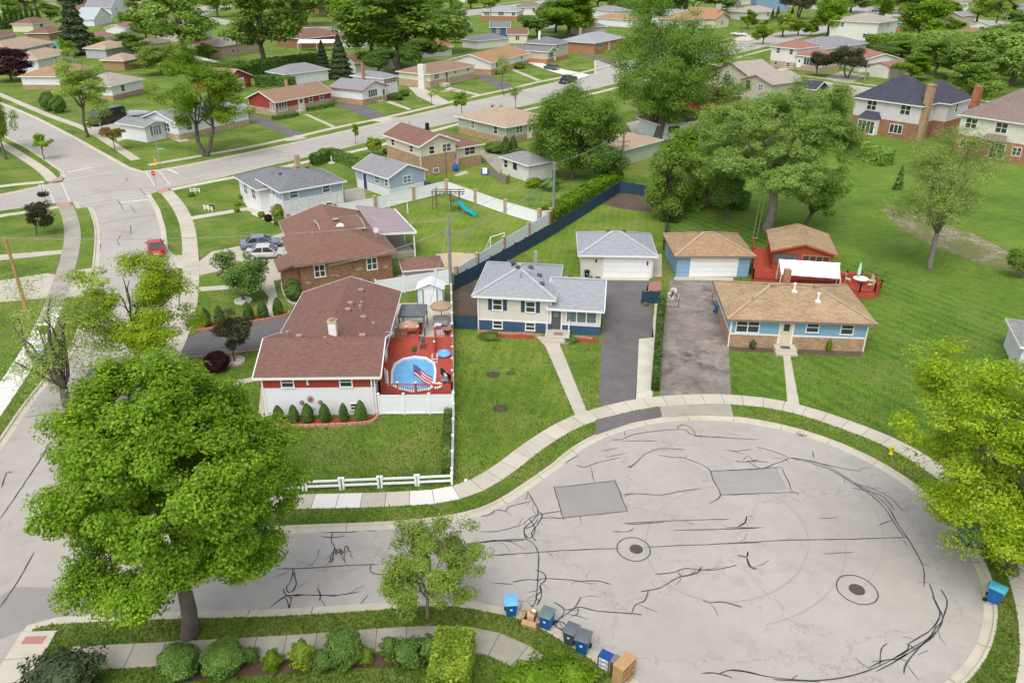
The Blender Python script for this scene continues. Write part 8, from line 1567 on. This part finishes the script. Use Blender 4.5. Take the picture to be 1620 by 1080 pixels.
t = thing('metal_gate', 'rusty tube gate at the corner of the blue house', 'gate', G(1126, 480), .1); g_ = MB()
for a, b in (((0, 0, 0), (0, 0, 1.1)), ((1.0, 0, 0), (1.0, 0, 1.1)), ((0, 0, 1.1), (1.0, 0, 1.1)), ((0, 0, .2), (1.0, 0, .2))): g_.bar(a, b, .05)
g_.build('frame', plain((.22, .09, .06), .8), t)

# ================================================================ bins and things at the kerb
def bin_(label, b, body, lid, rz=0, s=1.0, z=-.1, open_=0):
    t = thing('wheelie_bin', label, 'bin', G(*b, z), rz, 'wheelie bins'); t.scale = (s, s, s); m = MB()
    lo = [(-.24, -.28), (.24, -.28), (.24, .26), (-.24, .26)]; hi = [(-.31, -.38), (.31, -.38), (.31, .36), (-.31, .36)]
    for k in range(4): a, c = lo[k], lo[(k+1) % 4]; d_, e = hi[(k+1) % 4], hi[k]; m.face([(*a, .06), (*c, .06), (*d_, .98), (*e, .98)])
    m.face([(*p, .06) for p in lo[::-1]]); m.box(-.34, .34, -.41, .39, .95, 1.0); m.build('body', body, t)
    l = MB(); g = 6
    for i in range(g):
        for j in range(g):
            f_ = lambda i, j: Vector((-.35+.7*i/g, -.43+.84*j/g, 1.0+.09*math.sin(math.pi*i/g)**.6*math.sin(math.pi*j/g)**.6))
            l.face([f_(i, j), f_(i+1, j), f_(i+1, j+1), f_(i, j+1)])
    l.box(-.35, .35, -.43, .41, .985, 1.01); l.build('lid', lid, t)
    for x in (-.27, .27): MB().lathe([(.12, -.035), (.12, .035)], 14, Matrix.Translation((x, .34, .12)) @ RX('Y', math.pi/2)).build('wheel', RUBBER, t)
    MB().bar((-.28, .44, .93), (.28, .44, .93), .04).build('handle', body, t); MB().box(-.06, .06, -.365, -.35, .6, .7).build('label', WHITE, t)
    return t
BBL = plain((.012, .11, .33), .4, .1); BLID = plain((.16, .46, .74), .45, .08); GLID = plain((.13, .14, .16), .5, .12); GBOD = plain((.055, .085, .10), .5, .12); TLID = plain((.13, .19, .19), .5, .1)
bin_('blue bin with pale blue lid, left of the cardboard box', (808, 971), BBL, BLID, .1); t_ = bin_('blue bin with grey green lid beside the cardboard box', (865, 991), BBL, TLID, -.45)
bin_('dark grey bin with grey lid leaning against the blue one', (903, 1016), GBOD, GLID, -.5, .98); bin_('blue bin with dirty grey lid nearest the drawer unit', (922, 1029), BBL, GLID, -.4, 1.05)
bin_('blue bin behind the yellow green tree at the right kerb', (1524, 852), BBL, GLID, .6); bin_('second blue bin behind the yellow green tree at the right kerb', (1543, 866), BBL, BBL, .7); bin_('blue bin with turquoise lid at the right kerb', (1571, 951), BBL, plain((.1, .45, .6), .4), .8)
bin_('blue bin standing beside the blue house corner', (1136, 496), BBL, TLID, .2, z=0); bin_('dark blue bin at the blue house wall', (1144, 500), plain((.01, .03, .12), .4), BLACK, .1, z=0); bin_('blue bin lying near the left sidewalk', (62, 580), BBL, BBL, .3, z=0); bin_('second blue bin near the left sidewalk', (66, 574), BBL, BLID, .3, z=0)
bin_('blue bin at the brick ranch wall, left of two', (918, 82), BBL, BBL, .3, 1.5, 0); bin_('blue bin at the brick ranch wall, right of two', (928, 84.5), BBL, BBL, .3, 1.4, 0)
bin_('black bin beside the pale garage door', (928, 439), BLACK, BLACK, .0, .8, 0); bin_('blue bin behind the tall white house', (1412, 71), BBL, BBL, .2, 1.6, 0)
t = thing('cardboard_box', 'open cardboard box full of packing by the blue bin', 'box', G(840, 989, -.05), -.35)
m = MB(); 
for x0, x1, y0, y1 in ((-.4, .4, -.3, -.27), (-.4, .4, .27, .3), (-.4, -.37, -.27, .27), (.37, .4, -.27, .27)): m.box(x0, x1, y0, y1, 0, .62)
m.box(-.37, .37, -.27, .27, 0, .03); m.build('body', CARD, t)
for M in (Matrix.Translation((0, -.3, .62)) @ RX('X', -2.2), Matrix.Translation((0, .3, .62)) @ RX('X', .5)): MB().box(-.38, .38, 0, .25, 0, .015, M=M).build('flap', CARD, t)
for M in (Matrix.Translation((-.4, 0, .62)) @ RX('Y', -.6), Matrix.Translation((.4, 0, .62)) @ RX('Y', .7)): MB().box(-.12, .12, -.26, .26, 0, .015, M=M).build('flap', CARD, t)
MB().box(-.2, .15, -.15, .2, .4, .78, M=RX('Z', .3)).build('packing', plain((.52, .36, .22), .9), t); MB().box(-.1, .2, .05, .3, .62, .9, M=RX('Z', -.2)).build('small_carton', plain((.34, .22, .13), .9), t); MB().box(-.05, .16, .1, .24, .9, .95, M=RX('Z', -.2)).build('paper', WHITE, t)
t = thing('drawer_unit', 'small blue and white plastic drawer unit by the kerb', 'drawers', G(957, 1055, -.1), -.55); DBL = plain((.015, .07, .28), .4)
MB().box(-.3, .3, -.25, .25, .82, .86).build('table_top', DBL, t)
for k in range(3): d_ = MB().box(-.27, .27, -.24, .24, .06+k*.26, .28+k*.26).build('drawer', plain((.62, .64, .66), .4), t); MB().box(-.08, .08, -.27, -.24, .16+k*.26, .2+k*.26).build('handle', WHITE, d_)
for x in (-.28, .28):
    for y in (-.23, .23): MB().box(x-.025, x+.025, y-.025, y+.025, 0, .82).build('post', DBL, t)
for k in range(3): MB().box(-.29, .29, -.245, .245, .29+k*.26, .31+k*.26).build('shelf', DBL, t)
t = thing('tall_carton', 'narrow light brown carton behind the drawer unit', 'box', G(967, 1061, -.1), -.5); MB().box(-.14, .14, -.2, .2, 0, .75).build('body', plain((.5, .33, .17), .85), t); MB().box(-.145, .145, -.02, .02, .75, .755).build('tape', OFFW, t)
t = thing('narrow_cabinet', 'narrow dark brown cabinet with grey top at the kerb', 'cabinet', G(974, 1067, -.1), -.55); MB().box(-.22, .22, -.25, .25, 0, 1.0).build('body', plain((.09, .055, .035), .5), t); MB().box(-.24, .24, -.27, .27, 1.0, 1.04).build('table_top', plain((.2, .2, .21), .5), t); MB().box(-.19, .19, -.27, -.25, .05, .95).build('door', plain((.12, .075, .045), .5), t)
t = thing('bookcase', 'orange brown wooden bookcase turned sideways at the kerb', 'bookcase', G(986, 1075, -.1), -.75); OW = plain((.44, .27, .13), .5, .15, 5)
for x0, x1, y0, y1, z0, z1 in ((-.28, .28, -.55, -.51, 0, 1.25), (-.28, .28, .51, .55, 0, 1.25)): MB().box(x0, x1, y0, y1, z0, z1).build('side_panel', OW, t)
MB().box(-.3, .3, -.57, .57, 1.25, 1.29).build('table_top', OW, t); MB().box(-.28, -.26, -.51, .51, 0, 1.25).build('back_panel', plain((.4, .2, .07), .6), t)
for z in (.04, .5, .88): MB().box(-.26, .28, -.51, .51, z, z+.03).build('shelf', OW, t)
MB().box(-.26, .28, -.02, .02, .53, 1.25).build('divider', OW, t)

# ================================================================ vehicles
def wheel(t, x, y, r, w=.2):
    o = MB().lathe([(r*.55, -w/2), (r*.92, -w/2), (r, -w*.35), (r, w*.35), (r*.92, w/2), (r*.55, w/2)], 18, RX('X', math.pi/2)).build('wheel', RUBBER, t, M=Matrix.Translation((x, y, r)))
    MB().lathe([(r*.6, -w*.52), (r*.6, w*.52)], 14, RX('X', math.pi/2)).build('rim', STEEL, o)
def loft(secs):
    """secs: list of (x, [(y,z)...]) closed rings"""
    mb = MB(); n = len(secs[0][1])
    for (xa, A), (xb, B) in zip(secs, secs[1:]):
        for k in range(n): a, b = A[k], A[(k+1) % n]; c, d_ = B[(k+1) % n], B[k]; mb.face([(xa, *a), (xb, *d_), (xb, *c), (xa, *b)])
    mb.face([(secs[0][0], *p) for p in secs[0][1]]); mb.face([(secs[-1][0], *p) for p in secs[-1][1][::-1]]); return mb
def car(label, b, ang, col, kind='sedan', L_=4.6, Wd=1.8, name='car', z=0, s=1):
    t = thing(name, label, 'car' if name == 'car' else name.split('_')[-1], G(*b, z), ang); t.scale = (s, s, s); w = Wd/2
    PT = plain(col, .25, .04, spec=.6)
    def sec(x, hz, k=1.0, zb=.28): return (x, [(-w*k*.86, zb), (-w*k, zb+.18), (-w*k, hz-.14), (-w*k*.93, hz), (w*k*.93, hz), (w*k, hz-.14), (w*k, zb+.18), (w*k*.86, zb)])
    if kind == 'van':
        H_ = 2.35; bd = loft([sec(-L_/2, 1.0, .9), sec(-L_/2+.05, H_*.93, .95), sec(-L_/2+.4, H_), sec(L_/2-2.0, H_), sec(L_/2-1.55, H_*.93, .97), sec(L_/2-1.0, 1.3, .97), sec(L_/2-.15, 1.05, .92), sec(L_/2, .8, .85)]); bd.build('body', PT, t)
        for sg in (-1, 1):
            for x0, x1 in ((L_/2-2.1, L_/2-1.35), (L_/2-3.4, L_/2-2.3), (L_/2-4.6, L_/2-3.5), (-L_/2+.3, -L_/2+1.0)): MB().box(x0, x1, sg*(w+.002)-.01, sg*(w+.002)+.01, 1.35, 1.95).build('side_window', CARGLASS, t)
        MB().face([(L_/2-1.5, -w*.85, 2.15), (L_/2-1.5, w*.85, 2.15), (L_/2-.98, w*.88, 1.38), (L_/2-.98, -w*.88, 1.38)])
        ws = MB(); ws.face([(L_/2-.96, -w*.86, 1.36), (L_/2-.96, w*.86, 1.36), (L_/2-1.5, w*.84, 2.16), (L_/2-1.5, -w*.84, 2.16)]); ws.build('windscreen', CARGLASS, t); rt = .36
    else:
        truck = kind == 'pickup'; suv = kind in ('suv', 'pickup'); hb = 1.0 if suv else .88; H_ = 1.78 if suv else 1.42
        bd = loft([sec(-L_/2, hb*.82, .9), sec(-L_/2+.12, hb*.98, .97), sec(-L_/2+1.0, hb+.02), sec(0, hb), sec(L_/2-1.5, hb-.02), sec(L_/2-.5, hb*.88, .97), sec(L_/2-.08, hb*.76, .9), sec(L_/2, hb*.6, .84)]); bd.build('body', PT, t)
        if truck: x0, x1, x2, x3 = -.35, -.25, 1.1, 1.75
        elif kind == 'wagon' or kind == 'suv': x0, x1, x2, x3 = -L_/2+.15, -L_/2+.5, .55, 1.25
        elif kind == 'conv': x0, x1, x2, x3 = -1.0, -.8, -.1, .75; H_ = 1.2
        else: x0, x1, x2, x3 = -L_/2+.65, -.95, .35, 1.2
        def cs(x, zt, k): return (x, [(-w*.92, hb-.06), (-w*k, zt), (w*k, zt), (w*.92, hb-.06)])
        cab = MB(); A = [Vector((x0, -w*.9, hb-.03)), Vector((x3, -w*.9, hb-.03)), Vector((x3, w*.9, hb-.03)), Vector((x0, w*.9, hb-.03))]; Bq = [Vector((x1, -w*.72, H_)), Vector((x2, -w*.72, H_)), Vector((x2, w*.72, H_)), Vector((x1, w*.72, H_))]
        for k in range(4): cab.face([A[k], A[(k+1) % 4], Bq[(k+1) % 4], Bq[k]])
        cab.build('windows', CARGLASS, t)
        rf = loft([(x1-.06, [(-w*.74, H_-.02), (-w*.66, H_+.045), (w*.66, H_+.045), (w*.74, H_-.02)]), ((x1+x2)/2, [(-w*.76, H_-.01), (-w*.66, H_+.065), (w*.66, H_+.065), (w*.76, H_-.01)]), (x2+.06, [(-w*.74, H_-.03), (-w*.66, H_+.03), (w*.66, H_+.03), (w*.74, H_-.03)])]); rf.build('roof', PT if kind != 'conv' else plain((.05, .05, .05)), t)
        for k in (0, 1, 2, 3): MB().bar(A[k], Bq[k], .09, .07).build('pillar', PT, t)
        for sg in (-1, 1):
            xm = (x1+x2)/2; MB().bar((xm, sg*w*.9, hb-.03), (xm, sg*w*.725, H_), .08, .05).build('pillar', PT, t)
            MB().box(x3-.35, x3-.15, sg*(w+.08)-.08, sg*(w+.08)+.08, hb, hb+.14).build('mirror', PT, t)
        if kind == 'suv': 
            for sg in (-1, 1): MB().bar((x1+.1, sg*w*.6, H_+.1), (x2-.1, sg*w*.6, H_+.1), .05).build('roof_rail', STEEL, t)
        if truck: MB().box(-L_/2+.12, x0-.12, -w*.8, w*.8, hb+.0, hb+.03).build('bed', BLACK, t); MB().bar((-L_/2+.1, -w*.92, hb+.08), (x0, -w*.92, hb+.08), .1, .16).bar((-L_/2+.1, w*.92, hb+.08), (x0, w*.92, hb+.08), .1, .16).bar((-L_/2+.08, -w*.9, hb+.08), (-L_/2+.08, w*.9, hb+.08), .1, .16).build('bed_side', PT, t)
        rt = .38 if suv else .33
        MB().box(-L_/2-.015, -L_/2+.02, -.28, .28, .48, .62).build('number_plate', OFFW, t)
    for x in (L_/2-.85, -L_/2+.9):
        for sg in (-1, 1): wheel(t, x, sg*(w-.1), rt)
    zl = .66
    for sg in (-1, 1):
        MB().box(L_/2-.12, L_/2-.02+.03, sg*w*.68-.2, sg*w*.68+.2, zl-.06, zl+.08).build('headlight', plain((.75, .76, .78), .15), t); MB().box(-L_/2-.02, -L_/2+.12, sg*w*.72-.2, sg*w*.72+.2, zl, zl+.2).build('tail_light', plain((.42, .01, .012), .2), t)
    return t
def hd(a, b): d = G(*b)-G(*a); return math.atan2(d.y, d.x)
car('red car seen from behind parked on the side street', (248, 399), hd((248, 399), (240, 330)), (.36, .02, .035), 'sedan', 4.5, 1.8, z=-.12)
car('blue grey sedan, the farther of two on the wide driveway', (414, 391), hd((395, 392), (445, 387)), (.17, .21, .27), 'sedan', 4.7)
car('silver sedan, the nearer of two on the wide driveway', (423, 407), hd((400, 407), (445, 405)), (.52, .51, .48), 'sedan', 4.7)
car('long black van on the driveway behind the street tree', (170, 195), hd((195, 189), (142, 201)), (.012, .013, .016), 'van', 6.4, 2.05, 'cargo_van', s=1.25)
car('dark grey estate car on the white concrete driveway', (872, 110), hd((884, 111), (859, 107)), (.10, .11, .12), 'wagon', 4.9, 1.85, s=1.05)
car('black pickup truck parked on the cross street', (898, 131), hd((913, 127), (883, 134)), (.015, .018, .03), 'pickup', 5.8, 1.95, 'pickup_truck', -.12, 1.1)
car('white convertible with black soft top by the orange roofed house', (1169, 57), hd((1182, 58), (1156, 56)), (.75, .75, .74), 'conv', 5.0, 1.85, s=1.3)
car('dark blue car on the side road behind the tan gabled house', (1230, 134), hd((1222, 133), (1238, 135)), (.04, .06, .10), 'sedan', 4.6, z=-.12, s=1.1)
car('red car by the beige house at the road bend', (321, 70), hd((313, 70), (330, 69)), (.4, .02, .03), 'sedan', 5, s=1.3); car('white car between the top left houses', (85, 82), hd((73, 80), (96, 84)), (.7, .7, .7), 'suv', 4.8, s=1.1)
car('dark blue car half hidden behind the big maple', (160, 612), hd((160, 612), (185, 575)), (.05, .08, .14), 'sedan', 4.6, z=-.12)
car('grey car on the far street at the top right', (1388, 24), .2, (.3, .33, .38), 'suv', 4.8, s=1.5)
t = thing('covered_boat', 'boat on a trailer under a grey cover beside the black van', 'boat', G(216, 187), hd((200, 188), (232, 184)))
secs = [(-2.6, .7, .5), (-2.2, 1.0, .9), (-1.0, 1.35, 1.05), (.5, 1.25, 1.05), (1.8, 1.0, .8), (2.7, .8, .3), (3.0, .7, .08)]
loft([(x, [(-w_*.6, .55), (-w_, .85), (-w_*.8, z_), (0, z_+.35), (w_*.8, z_), (w_, .85), (w_*.6, .55)]) for x, z_, w_ in secs]).build('cover', plain((.36, .40, .46), .7, .15, 3), t)
MB().bar((-2.2, -.8, .45), (3.4, 0, .45), .1).bar((-2.2, .8, .45), (3.4, 0, .45), .1).build('trailer', STEEL, t)
for sg in (-1, 1): wheel(t, -.6, sg*1.0, .33)

# ================================================================ poles, wires, signs
def pole(label, b, ty, r, mat, arms=(), name='utility_pole', extra=None, hgt=None):
    hh = hgt or HT(b, ty); t = thing(name, label, 'pole', G(*b)); MB().tube([(0, 0, -.1), (0, 0, hh*.5), (0, 0, hh)], [r*1.25, r*1.05, r*.85], 10).build('shaft', mat, t)
    for z, l, a in arms:
        MB().bar((-l/2*math.cos(a), -l/2*math.sin(a), hh-z), (l/2*math.cos(a), l/2*math.sin(a), hh-z), .07, .09).build('crossarm', WOODGREY, t)
        for s in (-.45, -.2, .2, .45): MB().lathe([(.05, 0), (.06, .12), (.02, .2)], 8, Matrix.Translation((s*l*math.cos(a), s*l*math.sin(a), hh-z+.06))).build('insulator', plain((.4, .3, .25), .3), t)
    return t, Vector((*G(*b).xy, hh))
PG = plain((.25, .235, .215), .9, .15, 3)
_, T0 = pole('bare brown wooden pole at the left edge', (47, 506), 376, .15, POLEWOOD); _, T1 = pole('grey utility pole with crossarm behind the white shed', (714, 474), 342, .15, PG, ((1.7, 1.3, 0),)); _, T2 = pole('grey utility pole at the end of the tan pillar fence', (875, 350), 257, .16, PG, ((.9, .9, .4),))
_, T3 = pole('thin rusty pole behind the play tower', (707, 303), 232, .08, plain((.16, .11, .09), .8)); _, T4 = pole('utility pole with crossarm beside the tan roofed garage', (984, 264), 202, .16, PG, ((2.2, 2.0, .2), (2.9, 1.6, .2))); pole('short grey post on the play lawn', (740, 378), 361, .05, GREY, name='metal_post')
_, T5 = pole('utility pole behind the cream garage', (777, 64), 8, .18, PG, ((1, 1.6, .2),)); pole('pale street lamp pole beyond the far road', (491, 41), 12, .12, plain((.5, .5, .5)), name='lamp_post'); _, T6 = pole('utility pole in the wooded strip', (1488, 106), 52, .2, PG); pole('utility pole with white box at the far right', (1582, 72), 22, .2, PG, ((1, 2, .2),)); pole('thin pole by the side road', (1366, 135), 85, .12, PG)
pole('utility pole under the poplar behind the white fence', (381, 117), 64, .16, PG); pole('pole with a single arm in the top left yards', (170, 56), 26, .16, PG, ((.3, 1.6, .4),))
def wire(label, a, b, sag=.6, r=.022):
    o = thing('overhead_wire', label, 'wire', a); n = 14; MB().tube([(b-a)*(k/n)+Vector((0, 0, -sag*4*(k/n)*(1-k/n))) for k in range(n+1)], r, 5).build('cable', plain((.3, .3, .3), .6), o)
wire('cable from the bare brown pole to the grey pole behind the shed', T0, T1-Vector((0, 0, .3)), .8); wire('cable from the grey pole behind the shed to the pillar fence pole', T1, T2, .7); wire('lower cable between the grey pole and the pillar fence pole', T1-Vector((0, 0, 2)), T2-Vector((0, 0, 1.5)), .8); wire('cable from the pillar fence pole to the pole by the tan roofed garage', T2, T4, .8)
wire('cable from the bare brown pole off to the left', T0, T0+Vector((-40, -4, 0)), .8); wire('service cable from the grey pole to the brick house', T1-Vector((0, 0, 1.2)), G(520, 420, 4.2), .4); wire('service cable from the grey pole to the pool yard', T1-Vector((0, 0, .8)), G(660, 560, 3.6), .3)
t, Tq = pole('street lamp post with a blue green street sign on the corner', (254, 262), 197, .06, GREY, name='sign_post'); 
MB().box(-.1, 1.2, -.02, .02, 2.5, 2.75, M=RX('Z', .3)).build('sign', plain((.01, .32, .36), .5), t); sg = MB()
for k, w_ in enumerate((.1, .14, .1, .12, .1)): x = .05+k*.2; sg.box(x, x+w_, -.028, -.022, 2.57, 2.68, M=RX('Z', .3))
sg.build('lettering', WHITE, t)
# stop sign
t = thing('stop_sign', 'red octagonal stop sign at the crossing', 'sign', G(248, 300)); MB().bar((0, 0, 0), (0, 0, 2.6), .06).build('post', GREY, t); an = RX('X', math.pi/2)
R_ = .42; oct_ = [(R_*math.cos(k*math.pi/4+math.pi/8), R_*math.sin(k*math.pi/4+math.pi/8)) for k in range(8)]
for rr, yy, mt, nm in ((1.0, -.04, WHITE, 'border'), (.92, -.046, plain((.55, .01, .02), .4), 'face')):
    m = MB(); m.face([(x*rr, yy, 2.4+z*rr) for x, z in oct_]); m.face([(x*rr, yy+.02, 2.4+z*rr) for x, z in oct_[::-1]]); m.build(nm, mt, t)
def text_part(s, parent, size, mat, M, nm='lettering'):
    cu = bpy.data.curves.new(nm, 'FONT'); cu.body = s; cu.size = size; cu.align_x = 'CENTER'; cu.align_y = 'CENTER'; cu.extrude = .003; tmp = bpy.data.objects.new('tmp', cu); COL.objects.link(tmp)
    me = bpy.data.meshes.new_from_object(tmp.evaluated_get(bpy.context.evaluated_depsgraph_get())); bpy.data.objects.remove(tmp); me.materials.append(mat); me.name = nm; return link(nm, me, parent, M)
bpy.context.view_layer.update(); text_part('STOP', t, .28, WHITE, Matrix.Translation((0, -.052, 2.4)) @ RX('X', math.pi/2))
t = thing('road_sign', 'white back of a traffic sign at the left crossing', 'sign', G(72, 318)); MB().bar((0, 0, 0), (0, 0, 2.3), .06).build('post', GREY, t); MB().box(-.35, .35, .02, .05, 1.7, 2.3).build('plate', plain((.6, .6, .6), .4), t)
t = thing('road_sign', 'small yellow and green signs on a pole at the top right', 'sign', G(1417, 22)); MB().bar((0, 0, 0), (0, 0, 8), .2).build('post', GREY, t); MB().box(-1.6, .2, -.12, -.05, 5.6, 6.9).build('yellow_plate', YELLOW, t); MB().box(-4.2, -2.0, -.12, -.05, 6.2, 6.8).build('street_plate', plain((.02, .3, .25), .5), t)
for b, lab, s in (((247, 261), 'yellow hydrant on the corner by the cross street', 1.3), ((1409, 718), 'yellow hydrant on the grass strip of the turning circle', 1.0)):
    t = thing('hydrant', lab, 'hydrant', G(*b)); t.scale = (s, s, s); MB().lathe([(.16, 0), (.16, .05), (.11, .07), (.11, .5), (.14, .52), (.12, .62), (.05, .7), (.04, .76), (.01, .77)], 14).build('body', YELLOW, t, True)
    for sg_ in (-1, 1): MB().lathe([(.05, 0), (.05, .1)], 10, Matrix.Translation((sg_*.1, 0, .42)) @ RX('Y', sg_*math.pi/2)).build('outlet', YELLOW, t)
t = thing('junction_box', 'small white utility cap on the lawn beside the sidewalk', 'utility cap', G(737, 761)); MB().lathe([(.12, 0), (.12, .1), (.08, .16), (.01, .18)], 12).build('cap', WHITE, t, True); MB().lathe([(.14, 0), (.14, .03)], 12).build('collar', GREY, t)
for b, lab, a in (((309, 305), 'white garden fence ornament by the low shrub', .2), ((330, 333), 'white bench like ornament on the corner house lawn', -.3)):
    t = thing('garden_ornament', lab, 'ornament', G(*b), a)
    for x in (-.6, 0, .6): MB().bar((x, 0, 0), (x, 0, .75-.15*(x > 0)), .12).build('post', WHITE, t)
    for z in (.3, .55): MB().bar((-.6, 0, z), (.7, 0, z-.05), .05, .1).build('rail', WHITE, t)
t = thing('garden_statue', 'small pale statue behind the hedge', 'statue', G(525, 258)); MB().lathe([(.35, 0), (.3, .15), (.12, .2), (.14, .6), (.18, .9), (.08, 1.0), (.11, 1.12), (.02, 1.22)], 10).build('figure', plain((.5, .48, .45), .8), t, True); MB().lathe([(.6, 0), (.55, .12), (.02, .13)], 14).build('base', GRAVEL, t)

# ---- back deck of the two storey house, awning, tarpaulin
t = thing('back_deck', 'orange brown back deck of the white two storey house', 'deck', G(1325, 224), .12); OB = plain((.36, .13, .05), .7, .2, 3)
MB().box(0, 5.6, 0, 3.6, .75, .87).build('deck_floor', OB, t)
for x in (0, 2.8, 5.5):
    for y in (0, 3.5): MB().box(x, x+.1, y, y+.1, 0, 1.75).build('post', OB, t)
for y in (.02,): MB().box(0, 5.6, y, y+.06, 1.65, 1.72).box(0, 5.6, y, y+.06, .95, 1.0).build('rail', OB, t)
b_ = MB()
for k in range(36): b_.box(.1+k*.15, .15+k*.15, .03, .07, 1.0, 1.65)
b_.build('baluster', OB, t)
t = thing('fabric_awning', 'white awning in front of the brown roofed house by the far road', 'awning', G(474, 80), .05); q = MB(); q.face([(0, -3.0, 2.6), (13, -3.0, 2.6), (13, 1, 3.4), (0, 1, 3.4)]); q.face([(0, 1, 3.36), (13, 1, 3.36), (13, -3.0, 2.56), (0, -3.0, 2.56)]); q.build('cloth', WHITE, t)
for x in (.1, 6.5, 12.9): MB().bar((x, -2.9, 0), (x, -2.9, 2.6), .12).build('post', WHITE, t)
t = thing('tarpaulin_cover', 'bright blue tarpaulin over a long heap in the top left yards', 'tarpaulin', G(72, 72), .25); m = MB(); n = 10
for k in range(n):
    h0, h1 = .6+.35*math.sin(k*1.3), .6+.35*math.sin((k+1)*1.3)
    m.face([(k*1.1, -.9, .05), (k*1.1+1.1, -.9, .05), (k*1.1+1.1, 0, h1+.5), (k*1.1, 0, h0+.5)]); m.face([(k*1.1, 0, h0+.5), (k*1.1+1.1, 0, h1+.5), (k*1.1+1.1, .9, .05), (k*1.1, .9, .05)])
m.build('sheet', plain((.02, .2, .62), .5), t)
